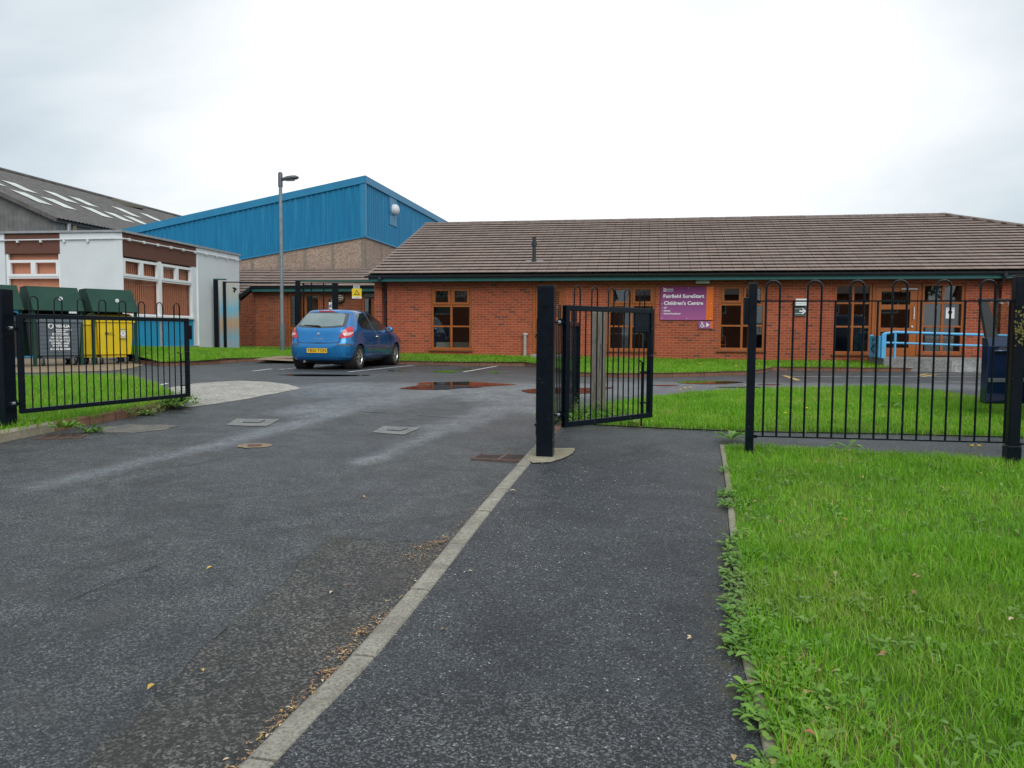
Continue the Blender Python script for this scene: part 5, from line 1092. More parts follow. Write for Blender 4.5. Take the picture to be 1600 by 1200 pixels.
# ------------------------------------------------------------------ dark security fence across the gap
FA, FB = Vector((x_at(335, 490, 30.2), 30.2)), Vector((x_at(583, 490, 30.7), 30.7)); FB = FB + (FB - FA).normalized() * 1.9
dS = FB - FA; fzt = z_at(340, 437.5, 30.2); zg = gz(30.3) + 0.03
sf = thing('security_fence', 'tall dark mesh fence and gates between the white block and the brick building', 'fence', (FA.x, FA.y, zg), math.atan2(dS.y, dS.x)); HS = fzt - zg
def sx_(px): d = ray(px, 490); o = FA; u_ = dS.normalized(); return on_plane(px, 490, o, u_)[0]
M_GRN = mat('dark_green_rail', (0.012, 0.075, 0.055), 0.45, 0.15)
def sbox(x0, x1, z0, z1, name, m=M_IRON, dy=0.05): return MB().box(x0, x1, -dy, dy, z0, z1).build(name, m, sf, bevel=0.005)
a1, a2, a3, a4, a5 = sx_(337), sx_(340.5), sx_(350), sx_(354), sx_(374)
sbox(a1 - 0.06, a1 + 0.10, 0, HS, 'post'); sbox(a3 - 0.02, a3 + 0.09, 0, HS - 0.05, 'post'); sbox(a1 - 0.06, a3 + 0.1, HS + 0.002, HS + 0.05, 'top_rail', M_GRN, 0.06)
pA, pB, pC = sx_(466), sx_(473), sx_(524)
sbox(a3 + 0.09, pA - 0.1, HS - 0.10, HS - 0.055, 'top_rail', M_IRON, 0.02); sbox(a3 + 0.09, pA - 0.1, 0.06, 0.10, 'bottom_rail', M_IRON, 0.02)
sbox(pA - 0.085, pA + 0.085, 0, HS + 0.02, 'post', M_IRON, 0.085); sbox(pC - 0.11, pC + 0.11, 0, HS - 0.06, 'post', M_IRON, 0.085)
sbox(pA - 0.05, dS.length - 0.1, HS - 0.09, HS + 0.0, 'gate_beam', M_GRN, 0.04) if False else sbox(pA + 0.09, dS.length, HS - 0.03, HS + 0.05, 'gate_beam', M_GRN, 0.05)
g_ = MB(); g_.box(pB - 0.0, pB + 0.07, -0.03, 0.03, 0.05, HS - 0.1)
for px in (487, 506): x = sx_(px); g_.box(x - 0.022, x + 0.022, -0.02, 0.02, 0.05, HS - 0.05)
g_.box(pB, pC - 0.12, -0.025, 0.025, 0.05, 0.11).box(pB, pC - 0.12, -0.025, 0.025, HS - 0.2, HS - 0.14); g_.build('gate_leaf', M_IRON, sf)
ms_ = MB(); x = a5 + 0.05
while x < dS.length:
    if not (pA - 0.1 < x < pA + 0.1 or pC - 0.11 < x < pC + 0.11): ms_.box(x - 0.0022, x + 0.0022, -0.0022, 0.0022, 0.1, HS - 0.08)
    x += 0.085
z = 0.2
while z < HS - 0.1: ms_.box(a5, dS.length, -0.0045, -0.0025, z - 0.002, z + 0.002); z += 0.12
ms_.build('mesh', M_IRON, sf)
# clad leaves coloured by height in soft bands of grey, blue and sand
m, n, l, b = new_mat('banded_galvanised_panel'); nt = m.node_tree; v = objvec(nt); sp_ = n.new('ShaderNodeSeparateXYZ'); l.new(v, sp_.inputs[0]); nz = noise_node(nt, 2.0, 4, 0.5, v)
ma = n.new('ShaderNodeMath'); ma.operation = 'MULTIPLY_ADD'; ma.inputs[1].default_value = 0.5; l.new(nz.outputs['Fac'], ma.inputs[0]); l.new(sp_.outputs[2], ma.inputs[2])
dv = n.new('ShaderNodeMath'); dv.operation = 'DIVIDE'; dv.inputs[1].default_value = HS + 0.5; l.new(ma.outputs[0], dv.inputs[0])
c = ramp(nt, dv.outputs[0], [(0.05, (0.36, 0.35, 0.33)), (0.24, (0.20, 0.36, 0.45)), (0.36, (0.42, 0.29, 0.19)), (0.45, (0.42, 0.32, 0.22)), (0.56, (0.16, 0.42, 0.56)), (0.72, (0.40, 0.44, 0.42)), (0.95, (0.48, 0.46, 0.42))]); l.new(c.outputs['Color'], b.inputs['Base Color']); b.inputs['Roughness'].default_value = 0.45; b.inputs['Metallic'].default_value = 0.1
for x0, x1 in ((a2 + 0.08, a3 - 0.02), (a4, a5)):
    w = MB(); t = x0; rows = []
    while t < x1 - 0.01: rows += [(t, 0), (min(x1, t + 0.045), 0), (min(x1, t + 0.055), 0.02), (min(x1, t + 0.085), 0.02)]; t += 0.095
    n0 = len(rows); w.add([(t, -o - 0.012, z) for t, o in rows for z in (0.03, HS - 0.09)], [(2 * i, 2 * i + 2, 2 * i + 3, 2 * i + 1) for i in range(n0 - 1)]); w.build('clad_panel', m, sf)
dr_ = MB(); x0 = a4 + 0.32; dr_.add([(x0 + dx, -0.036, HS - 0.36 + dz) for dx, dz in ((-0.10, 0.07), (0.0, 0.09), (0.09, 0.03), (0.03, -0.04), (0.0, -0.12), (-0.06, -0.05), (0.0, 0.0))], [(0, 1, 2, 3, 4, 5, 6)]); dr_.build('graffiti_tag', M_IRON, sf)

# ------------------------------------------------------------------ signs
M_WHITE = mat('white_vinyl', (0.80, 0.80, 0.80), 0.45, 0.02); M_BLACKV = mat('black_vinyl', (0.012, 0.012, 0.014), 0.5, 0.05)
M_YEL = mat('yellow_sign', (0.78, 0.56, 0.012), 0.45, 0.04); M_SBLUE = mat('blue_sign', (0.02, 0.10, 0.22), 0.45, 0.05)
su = dS.normalized()
def on_fence(px0, py0, px1, py1, out=0.035):
    o = (FA.x + su.y * out, FA.y - su.x * out); a = on_plane(px0, py1, o, su); b_ = on_plane(px1, py0, o, su); c = ((a[0] + b_[0]) / 2, (a[1] + b_[1]) / 2)
    return Vector((o[0] + su.x * c[0], o[1] + su.y * c[0], c[1])), b_[0] - a[0], b_[1] - a[1]
SA = math.atan2(dS.y, dS.x); RT = (R(90), 0, 0)
c, w_, h_ = on_fence(550, 451, 565, 466.3); s = thing('warning_sign', 'yellow warning sign with a black triangle on the mesh fence, above the car', 'sign', c, SA)
MB().box(-w_ / 2, w_ / 2, -0.004, 0.004, -h_ / 2, h_ / 2).build('board', M_YEL, s); MB().box(-w_ / 2, w_ / 2, -0.0065, -0.0045, -h_ / 2, -h_ * 0.31).build('white_strip', M_WHITE, s)
tr3 = MB(); R1, R2 = h_ * 0.36, h_ * 0.25
for k in range(3):
    a0, a1_ = R(90 + 120 * k), R(210 + 120 * k); P = lambda r_, a: (r_ * math.cos(a), -0.007, r_ * math.sin(a) + h_ * 0.03); tr3.quad(P(R1, a0), P(R1, a1_), P(R2, a1_), P(R2, a0))
tr3.add([(x * h_, -0.007, z * h_) for x, z in ((-0.08, -0.03), (0.0, 0.0), (0.05, 0.09), (0.07, 0.02), (0.02, -0.07))], [(0, 1, 2, 3, 4)]); tr3.build('warning_triangle', M_BLACKV, s)
text('CAUTION', 0.05, (0, -0.007, -h_ * 0.41), RT, M_BLACKV, s, align='CENTER') if False else MB().box(-w_ * 0.28, w_ * 0.28, -0.0085, -0.007, -h_ * 0.42, -h_ * 0.39).build('small_print', M_BLACKV, s)
c, w_, h_ = on_fence(552, 446, 562, 450.7); s = thing('notice_plate', 'small pale grey plate fixed just above the yellow warning sign', 'sign', c, SA); MB().box(-w_ / 2, w_ / 2, -0.004, 0.004, -h_ / 2, h_ / 2).build('board', mat('grey_plate', (0.45, 0.47, 0.47), 0.4, 0.1), s)
MB().box(-w_ * 0.3, w_ * 0.3, -0.0065, -0.0045, -h_ * 0.1, h_ * 0.12).build('small_print', M_BLACKV, s)
c, w_, h_ = on_fence(514, 472, 522.3, 483.5, 0.06); s = thing('door_notice', 'white notice with a dark blue disc on the fence gate behind the car', 'sign', c, SA); MB().box(-w_ / 2, w_ / 2, -0.004, 0.004, -h_ / 2, h_ / 2).build('board', M_WHITE, s)
MB().lathe([(w_ * 0.40, -0.0065), (w_ * 0.40, -0.0045)], (0, 0, 0), 'y', 20).build('disc', M_SBLUE, s)
q = MB(); [q.box(-w_ * 0.2, w_ * 0.2, -0.0085, -0.007, z - 0.008, z + 0.008) for z in (-0.045, 0, 0.045)]; q.build('small_print', M_WHITE, s)
c, w_, h_ = on_fence(514, 468, 522, 471.5, 0.06); s = thing('gate_lock_box', 'black lock box above the white notice on the fence gate', 'lock', c, SA); MB().box(-w_ / 2, w_ / 2, -0.03, 0.03, -h_ / 2, h_ / 2).build('case', M_IRON, s, bevel=0.006); MB().box(-0.02, 0.02, -0.045, -0.03, -0.02, 0.02).build('keyhole', M_GALV, s)

def on_brick(x0, y0, x1, y1, out):
    r_ = rect(x0, y0, x1, y1); p = on_front((r_[0] + r_[1]) / 2, out); return Vector((p.x, p.y, (r_[2] + r_[3]) / 2)), r_[1] - r_[0], r_[3] - r_[2]
m, n, l, b = new_mat('purple_sign_print'); nt = m.node_tree; v = objvec(nt); sp_ = n.new('ShaderNodeSeparateXYZ'); l.new(v, sp_.inputs[0]); mr_ = n.new('ShaderNodeMapRange'); mr_.inputs['From Min'].default_value = -0.5; mr_.inputs['From Max'].default_value = 0.5; l.new(sp_.outputs[2], mr_.inputs['Value'])
c = ramp(nt, mr_.outputs['Result'], [(0.0, (0.38, 0.10, 0.27)), (0.35, (0.28, 0.075, 0.24)), (1.0, (0.175, 0.010, 0.115))]); l.new(c.outputs['Color'], b.inputs['Base Color']); b.inputs['Roughness'].default_value = 0.35; M_PUR = m
M_ORA = mat('orange_sign_print', (0.72, 0.14, 0.004), 0.4, 0.04)
c, w_, h_ = on_brick(1032, 448, 1114.4, 500, 0.03); s = thing('centre_sign', 'large purple sign with an orange end strip and white lettering on the brick wall', 'sign', c, YAW)
xo = w_ / 2 - w_ * 0.132; MB().box(-w_ / 2, xo, -0.008, 0.008, -h_ / 2, h_ / 2).build('board', M_PUR, s); MB().box(xo + 0.0005, w_ / 2, -0.008, 0.008, -h_ / 2, h_ / 2).build('orange_strip', M_ORA, s)
def fx(px): return (px / 16 + 1025 - 1073.2) * w_ / 82.4
def fz(py): return -(py / 16 + 440 - 474) * h_ / 52
def fit_text(body, x0, x1, zc, hcap, bold=0.0, name='lettering', parent=s, m=M_WHITE, y=-0.0095):
    o = text(body, hcap / 0.70, (x0, y, zc), RT, m, parent, name, 'LEFT', bold); bpy.context.view_layer.update(); wd_ = o.dimensions.x
    if wd_ > 1e-6 and x1 is not None: o.scale = ((x1 - x0) / wd_, 1, 1)
    return o
fit_text('Fairfield SureStart', fx(176), fx(1196), fz(368), 0.10, 0.004); fit_text("Children's Centre", fx(194), fx(1176), fz(542), 0.10, 0.004)
for tx, x1, z in (('\u2022 GP', 272, 657), ('\u2022 Dentist', 364, 730), ('\u2022 Nurse Practitioner', 628, 803)): fit_text(tx, fx(166), fx(x1), fz(z), 0.046, 0.0018)
fit_text('ERBYSHIRE', fx(262), fx(426), fz(194), 0.030, 0.001); fit_text('County Council', fx(262), fx(426), fz(226), 0.018, 0.0005)
lg = MB(); x0, x1, z0, z1 = fx(180), fx(250), fz(246), fz(165); k = 0.012
lg.box(x0, x0 + k, -0.0105, -0.0085, z0, z1).box(x0 + k, x1, -0.0105, -0.0085, z0, z0 + k).box(x0 + k, x1 * 0 + x1, -0.0105, -0.0085, z1 - k, z1).box(x1 - k, x1, -0.0105, -0.0085, z0 + k, z1 - k).box(x0, fx(428), -0.0105, -0.0085, fz(249), fz(244)); lg.build('logo_box', M_WHITE, s)
fit_text('D', fx(196), fx(242), fz(205), 0.075, 0.003)
for px, py in ((168, 152), (802, 158), (1392, 152), (152, 556), (1382, 552), (152, 918), (778, 922), (1368, 920)): MB().lathe([(0.010, -0.012), (0.010, -0.0085)], (fx(px), 0, fz(py)), 'y', 8).build('screw', M_WHITE, s)
c, w_, h_ = on_brick(1091.3, 501.8, 1113.7, 513.3, 0.03); s2 = thing('access_sign', 'small purple sign with a wheelchair symbol and arrow, below the large purple sign', 'sign', c, YAW)
xo = w_ / 2 - w_ * 0.17; MB().box(-w_ / 2, xo, -0.008, 0.008, -h_ / 2, h_ / 2).build('board', mat('pale_purple_print', (0.30, 0.10, 0.27), 0.4, 0.05), s2); MB().box(xo + 0.0005, w_ / 2, -0.008, 0.008, -h_ / 2, h_ / 2).build('orange_strip', M_ORA, s2)
wc = MB(); cx = -w_ * 0.25; S_ = h_ * 0.9
wc.tube([(cx + S_ * 0.22 * math.cos(a) , -0.010, -S_ * 0.14 + S_ * 0.24 * math.sin(a)) for a in np.linspace(R(130), R(350), 14)], 0.011, 6); wc.lathe([(0.02, -0.012), (0.02, -0.0085)], (cx - S_ * 0.03, 0, S_ * 0.36), 'y', 10)
wc.tube([(cx - S_ * 0.02, -0.010, S_ * 0.26), (cx, -0.010, -S_ * 0.03), (cx + S_ * 0.2, -0.010, -S_ * 0.05), (cx + S_ * 0.3, -0.010, -S_ * 0.3), (cx + S_ * 0.38, -0.010, -S_ * 0.27)], 0.014, 6).tube([(cx - S_ * 0.01, -0.010, S_ * 0.12), (cx + S_ * 0.17, -0.010, S_ * 0.1)], 0.010, 6); wc.build('wheelchair_symbol', M_WHITE, s2)
ar = MB(); ar.add([(w_ * 0.04, -0.0095, -h_ * 0.33), (w_ * 0.27, -0.0095, 0), (w_ * 0.04, -0.0095, h_ * 0.33)], [(0, 1, 2)]); ar.build('arrow', M_WHITE, s2)
c, w_, h_ = on_brick(1241.6, 478.3, 1259, 493.8, 0.03); s3 = thing('arrow_sign', 'dark green sign with a white arrow under the white box on the brick wall', 'sign', c, YAW); MB().box(-w_ / 2, w_ / 2, -0.006, 0.006, -h_ / 2, h_ / 2).build('board', mat('dark_green_sign', (0.055, 0.10, 0.095), 0.4, 0.08), s3)
ar = MB(); Y = -0.0085; ar.add([(-0.03, Y, -0.022), (0.085, Y, -0.022), (0.085, Y, 0.022), (-0.03, Y, 0.022)], [(0, 1, 2, 3)]); ar.add([(0.02, Y - 0.001, 0.088), (0.072, Y - 0.001, 0.088), (0.155, Y - 0.001, 0), (0.10, Y - 0.001, 0)], [(0, 1, 2, 3)]); ar.add([(0.02, Y - 0.002, -0.088), (0.072, Y - 0.002, -0.088), (0.155, Y - 0.002, 0), (0.10, Y - 0.002, 0)], [(0, 1, 2, 3)]); ar.build('arrow', M_WHITE, s3)
ln = MB(); ln.box(-w_ * 0.48, w_ * 0.05, -0.0085, -0.0065, h_ * 0.21, h_ * 0.25).box(-w_ * 0.48, w_ * 0.16, -0.0085, -0.0065, -h_ * 0.27, -h_ * 0.23); ln.build('lines', M_WHITE, s3)
c, w_, h_ = on_brick(1241.9, 467, 1259, 478, 0.0); s4 = thing('wall_box', 'white box on the brick wall directly above the green arrow sign', 'box', c, YAW); MB().box(-w_ / 2, w_ / 2, -0.13, -0.004, -h_ / 2, h_ / 2).build('case', M_UPVC, s4, bevel=0.012); MB().box(-w_ / 2 + 0.01, w_ / 2 - 0.01, -0.134, -0.1305, -h_ / 2 + 0.06, -h_ / 2 + 0.066).build('seam', M_GALV, s4)
r_ = rect(1479.3, 480.5, 1493, 497.5); p = on_front((r_[0] + r_[1]) / 2, -0.075); s5 = thing('window_poster', 'white paper notice with a dark figure stuck inside the entrance window', 'poster', (p.x, p.y, (r_[2] + r_[3]) / 2), YAW); w_, h_ = r_[1] - r_[0], r_[3] - r_[2]
MB().box(-w_ / 2, w_ / 2, -0.001, 0.001, -h_ / 2, h_ / 2).build('paper', M_WHITE, s5); MB().lathe([(0.055, -0.003), (0.055, -0.0015)], (0, 0, 0.02), 'y', 14).build('figure', M_BLACKV, s5); MB().box(-w_ * 0.4, w_ * 0.4, -0.003, -0.0015, h_ * 0.36, h_ * 0.40).build('heading', M_BLACKV, s5)

# ------------------------------------------------------------------ entrance platform and its blue handrail
zp = DE[2] - 0.005; pxl = FP(1357.5, 556)[0]; OUT = 1.25
pf = thing('entrance_platform', 'grey concrete platform in front of the timber entrance door', 'platform', (FO[0], FO[1], 0), YAW)
b_ = MB(); x1 = T_R + 0.2; b_.hexa([(pxl, -0.02, 0.3), (pxl + 0.05, -OUT, 0.3), (x1, -OUT, 0.3), (x1, -0.02, 0.3), (pxl, -0.02, zp), (pxl + 0.05, -OUT, zp), (x1, -OUT, zp - 0.16), (x1, -0.02, zp - 0.0)]); b_.build('slab', concrete('platform_concrete', (0.24, 0.235, 0.225), (0.16, 0.16, 0.15), 0.6, 30), pf, bevel=0.01)
cp = MB(); b2 = MB()
for k in range(5): t = pxl + 1.75 + k * 1.15; b2.box(t, t + 1.05, -OUT - 0.006, -OUT - 0.001, zp - 0.47 - 0.02 * k, zp - 0.06 - 0.02 * k)
b2.build('repair_patch', concrete('patch_concrete', (0.33, 0.33, 0.325), (0.2, 0.2, 0.2), 0.7, 12), pf)
hr = thing('handrail', 'light blue tubular handrail along the front of the entrance platform', 'handrail', (FO[0], FO[1], 0), YAW); M_SKY = mat('light_blue_paint', (0.10, 0.42, 0.72), 0.35, 0.06, 3)
def RPt(px, py): return on_plane(px, py, tuple(on_front(0, OUT - 0.07)), U)
xa_, za_ = RPt(1381, 521.5); xb_, zb2 = RPt(1399, 519); xm, zm = RPt(1381, 536.5); yy = -(OUT - 0.07); xe = T_R
zt1, ztE = za_, RPt(1590, 525)[1]; xE = RPt(1590, 525)[0]; k = (ztE - zb2) / (xE - xb_)
MB().tube([(xa_, yy, za_), (xb_, yy, zb2), (xe, yy, zb2 + k * (xe - xb_))], 0.036, 10).build('top_rail', M_SKY, hr, smooth=True)
z1 = RPt(1399, 535.8)[1]; MB().tube([(xa_, yy, z1), (xb_, yy, z1), (xe, yy, z1 + k * (xe - xb_))], 0.03, 10).build('mid_rail', M_SKY, hr, smooth=True)
x = xb_
while x < xe: MB().tube([(x, yy, zp - 0.25), (x, yy, zb2 + k * (x - xb_))], 0.032, 10).build('post', M_SKY, hr, smooth=True); x += 3.6
b_ = MB(); b_.box(xa_ - 0.055, xa_ + 0.055, yy - 0.05, yy + 0.05, zp - 0.02, za_ + 0.01); b_.build('end_post', M_SKY, hr, bevel=0.008)
b_ = MB(); b_.box(xa_ - 0.115, xa_ - 0.06, -0.3, yy + 0.01, zp, za_ - 0.06); b_.box(xa_ - 0.13, xa_ - 0.05, -0.36, -0.28, zp, za_ - 0.03); b_.build('end_panel', M_SKY, hr, bevel=0.004)
b_ = MB()
for i in range(34): z = zp + 0.06 + (za_ - zp - 0.2) * random.random(); y = -0.4 + (yy + 0.5) * random.random(); q = random.uniform(0.012, 0.035); b_.box(xa_ - 0.1165, xa_ - 0.1155, y - q, y + q, z - q, z + q * 1.6); b_.box(xa_ - 0.0595, xa_ - 0.0585, y - q, y + q, z - q, z + q * 1.6)
b_.build('chipped_paint', M_IRON, hr)['kind'] = 'stuff'
# things inside the windows
M_CAB = mat('cream_cabinet', (0.52, 0.49, 0.40), 0.5, 0.06, 3)
a, b2_ = W1[0] + 0.09, W1[1] - 0.05; p = on_front((a + b2_) / 2, -0.55); cb = thing('cabinet', 'low cream cabinet inside the window nearest the car', 'cabinet', (p.x, p.y, zfl), YAW); hw = (b2_ - a) / 2; hc = FP(700, 535)[1] - zfl
MB().box(-hw, hw, -0.22, 0.22, 0, hc).build('carcass', M_CAB, cb, bevel=0.006); q = MB(); q.box(-0.01, 0.01, -0.224, -0.2205, 0.05, hc - 0.03); q.build('door_gap', M_TILEU, cb)
t, z = FP(1128, 541); p = on_front(t, -0.6); ch = thing('toy_chair', 'small red and blue chair inside the window beside the purple sign', 'chair', (p.x, p.y, zfl), YAW); M_RED = mat('red_plastic', (0.5, 0.03, 0.02), 0.4, 0.05)
MB().box(-0.17, 0.17, -0.16, 0.16, 0.30, 0.33).build('seat', mat('orange_plastic', (0.6, 0.2, 0.03), 0.4, 0.05), ch, bevel=0.01); b_ = MB(); b_.tube([(-0.16, 0.15, 0.3), (-0.16, 0.18, 0.55), (0.0, 0.19, 0.63), (0.16, 0.18, 0.55), (0.16, 0.15, 0.3)], 0.025, 8); b_.build('backrest', M_RED, ch, smooth=True)
for sx2, sy2 in ((-1, -1), (1, -1), (-1, 1), (1, 1)): MB().tube([(sx2 * 0.13, sy2 * 0.12, 0.3), (sx2 * 0.17, sy2 * 0.15, 0)], 0.018, 8).build('leg', mat('blue_plastic', (0.03, 0.25, 0.5), 0.4, 0.05), ch, smooth=True)
p = on_front((W2[0] + W2[1]) / 2 - 0.2, -0.9); tb = thing('table', 'pale table inside the window beyond the narrow gate', 'table', (p.x, p.y, zfl), YAW)
MB().box(-0.6, 0.6, -0.3, 0.3, 0.62, 0.65).build('tabletop', M_CAB, tb, bevel=0.004)
for sx2, sy2 in ((-1, -1), (1, -1), (-1, 1), (1, 1)): MB().box(sx2 * 0.55 - 0.025, sx2 * 0.55 + 0.025, sy2 * 0.26 - 0.025, sy2 * 0.26 + 0.025, 0, 0.62).build('leg', M_CAB, tb)
# ------------------------------------------------------------------ blue hatchback
def paint_mat(name, col, dark):
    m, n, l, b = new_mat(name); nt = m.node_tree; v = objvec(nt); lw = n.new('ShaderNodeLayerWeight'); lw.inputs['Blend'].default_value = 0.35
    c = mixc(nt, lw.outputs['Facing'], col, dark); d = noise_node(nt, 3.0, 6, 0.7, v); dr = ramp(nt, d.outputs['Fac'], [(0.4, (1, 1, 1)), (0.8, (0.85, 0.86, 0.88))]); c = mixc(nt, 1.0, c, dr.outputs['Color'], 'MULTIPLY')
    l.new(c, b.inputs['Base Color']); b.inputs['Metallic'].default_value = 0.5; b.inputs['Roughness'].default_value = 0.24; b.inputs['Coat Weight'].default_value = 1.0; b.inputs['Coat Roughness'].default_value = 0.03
    bn = noise_node(nt, 6, 2, 0.5, v); return m
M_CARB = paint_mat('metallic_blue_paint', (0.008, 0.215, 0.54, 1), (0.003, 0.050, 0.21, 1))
M_TYRE = mat('tyre_rubber', (0.018, 0.018, 0.019), 0.85, 0.2, 20); M_RIM = mat('alloy_wheel', (0.52, 0.53, 0.54), 0.32, 0.1, 10, metal=0.85)
M_TRIM = mat('black_trim', (0.025, 0.028, 0.03), 0.55, 0.1); M_GTRIM = mat('grey_trim', (0.075, 0.085, 0.095), 0.5, 0.1); M_CHROME = mat('chrome', (0.75, 0.76, 0.78), 0.12, 0.03, metal=1.0)
M_RLAMP = mat('red_lamp_glass', (0.52, 0.006, 0.014), 0.08, 0.1, 12, coat=1.0); M_CLAMP = mat('clear_lamp_glass', (0.72, 0.50, 0.48), 0.15, 0.1, 30, coat=1.0); M_DGLASS = mat('dark_car_glass', (0.012, 0.02, 0.022), 0.03, 0.1, spec=0.8, coat=0.5)
M_RGLASS = mat('rear_car_glass', (0.15, 0.20, 0.195), 0.04, 0.18, 1.6, spec=0.9, coat=0.5)  # opaque; pale base colour stands in for daylight seen through the cabin
M_PLATE = mat('yellow_plate', (0.78, 0.48, 0.01), 0.4, 0.04)
# body: horizontal slices (height, rear end, front end, half width)
CAR = [(0.20, .16, 3.84, .70), (0.25, .06, 3.92, .77), (0.31, .025, 3.955, .815), (0.42, .005, 3.98, .842), (0.54, .0, 3.985, .850), (0.60, .003, 3.975, .852), (0.655, .022, 3.95, .852),
       (0.665, .055, 3.93, .852), (0.75, .078, 3.84, .852), (0.82, .092, 3.70, .849), (0.88, .104, 3.50, .842), (0.93, .116, 3.28, .832), (0.965, .13, 3.10, .818), (1.00, .148, 3.00, .802),
       (1.04, .185, 2.93, .784), (1.12, .26, 2.78, .752), (1.22, .36, 2.58, .712), (1.32, .47, 2.34, .664), (1.385, .545, 2.13, .625), (1.42, .56, 1.98, .595), (1.448, .60, 1.84, .555), (1.470, .70, 1.70, .47), (1.485, .90, 1.52, .33), (1.49, 1.1, 1.35, .12)]
def car_body():
    Z = np.array([c[0] for c in CAR]); fine = []
    for i in range(len(CAR) - 1):
        for k in range(3):
            u = k / 3; fine.append([CAR[i][j] * (1 - u) + CAR[i + 1][j] * u for j in range(4)])
    fine.append(list(CAR[-1])); th = np.linspace(0, 2 * np.pi, 1441); NQ = 26; rings = []
    for z, yr, yf, w in fine:
        yc, L = (yr + yf) / 2, (yf - yr) / 2; k = min(1, max(0, (z - 0.9) / 0.55)); a, bb_ = 7.0 - 3.4 * k, 8.0 - 4.0 * k
        c, s = np.cos(th), np.sin(th); x = w * np.sign(c) * np.abs(c) ** (2 / a); y = yc + L * np.sign(s) * np.abs(s) ** (2 / bb_)
        ring = []
        for q in range(4):
            xs, ys = x[q * 360:(q + 1) * 360 + 1], y[q * 360:(q + 1) * 360 + 1]; d = np.r_[0, np.cumsum(np.hypot(np.diff(xs), np.diff(ys)))]; t = np.linspace(0, d[-1], NQ + 1)[:-1]
            ring += list(zip(np.interp(t, d, xs), np.interp(t, d, ys)))
        rings.append([(p[0], p[1], z) for p in ring])
    m = len(rings[0]); vs = [p for r in rings for p in r]; fs = [(i * m + k, i * m + (k + 1) % m, (i + 1) * m + (k + 1) % m, (i + 1) * m + k) for i in range(len(rings) - 1) for k in range(m)]
    fs += [tuple(range(m))[::-1], tuple((len(rings) - 1) * m + k for k in range(m))]; return vs, fs
cvs, cfs = car_body()
bt = BVHTree.FromPolygons([Vector(v) for v in cvs], cfs)
def cut_arches(name, vs, fs, arches, material):
    me = bpy.data.meshes.new(name); me.from_pydata(vs, [], fs); me.materials.append(material); o = bpy.data.objects.new(name, me); COL.objects.link(o); cm = MB()
    for y, z, r_, x0, x1 in arches:
        for s in (-1, 1): cm.lathe([(r_, s * x0), (r_, s * x1)], (0, y, z), 'x', 40)
    c = cm.build('cutter', material); md = o.modifiers.new('b', 'BOOLEAN'); md.operation = 'DIFFERENCE'; md.object = c; md.solver = 'EXACT'; bpy.context.view_layer.update()
    ev = o.evaluated_get(bpy.context.evaluated_depsgraph_get()); m2 = bpy.data.meshes.new_from_object(ev); bpy.data.objects.remove(c); bpy.data.objects.remove(o); bpy.data.meshes.remove(me)
    while len(m2.materials) > 1: m2.materials.pop()
    m2.name = name; return m2
carp = thing('parked_car', 'bright blue three-door hatchback parked by the brick wall', 'car')
RW, FW_, WR = 0.665, 3.24, 0.298
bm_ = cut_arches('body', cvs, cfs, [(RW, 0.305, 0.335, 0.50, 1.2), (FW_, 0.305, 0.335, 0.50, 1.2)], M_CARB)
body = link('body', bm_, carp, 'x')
def patch(poly, view, off, name, material, parent, cuts=4, flip=False):
    """a panel that hugs the body: polygon in side (y, z) or rear (x, z) view, dropped onto the surface"""
    b = bmesh.new(); vs = [b.verts.new((p[0], p[1], 0)) for p in poly]; b.faces.new(vs); b.normal_update(); bmesh.ops.triangulate(b, faces=b.faces[:])
    for _ in range(cuts): 
        el = [e for e in b.edges if e.calc_length() > 0.05]
        if not el: break
        bmesh.ops.subdivide_edges(b, edges=el, cuts=1); bmesh.ops.triangulate(b, faces=[f for f in b.faces if len(f.verts) > 3])
    for v in b.verts:
        if view == 'side+': o, d = Vector((3, v.co.x, v.co.y)), Vector((-1, 0, 0))
        elif view == 'side-': o, d = Vector((-3, v.co.x, v.co.y)), Vector((1, 0, 0))
        elif view == 'rear': o, d = Vector((v.co.x, -3, v.co.y)), Vector((0, 1, 0))
        else: o, d = Vector((v.co.x, 7, v.co.y)), Vector((0, -1, 0))
        h, nr, _, _ = bt.ray_cast(o, d)
        if h is None: h, nr, _, _ = bt.find_nearest(o + d * 2.2)
        if nr.dot(d) > 0: nr = -nr
        v.co = h + nr * off
    bmesh.ops.recalc_face_normals(b, faces=b.faces); me = bpy.data.meshes.new(name); b.to_mesh(me); b.free(); me.materials.append(material); return link(name, me, parent, 'all')
def strip(line, view, w, off, name, material, parent):
    L = smooth_line([(p[0], p[1], 0) for p in line], 5); a, b_ = [], []
    for i, p in enumerate(L):
        t = (L[min(i + 1, len(L) - 1)] - L[max(i - 1, 0)]).normalized(); nn = Vector((-t.y, t.x, 0)) * w / 2; a.append(p + nn); b_.append(p - nn)
    q = MB(); pts = []
    for p in a + b_:
        if view.startswith('side'): s = 1 if view == 'side+' else -1; o, d = Vector((3 * s, p.x, p.y)), Vector((-s, 0, 0))
        else: o, d = Vector((p.x, -3, p.y)), Vector((0, 1, 0))
        h, nr, _, _ = bt.ray_cast(o, d)
        if h is None: h, nr, _, _ = bt.find_nearest(o + d * 2.2)
        if nr.dot(d) > 0: nr = -nr
        pts.append(tuple(h + nr * off))
    n_ = len(a); q.add(pts, [(i, i + 1, n_ + i + 1, n_ + i) for i in range(n_ - 1)]); return q.build(name, material, parent)
def rnd(poly, n=5): return [(p.x, p.y) for p in smooth_poly([Vector(p) for p in poly], n)]
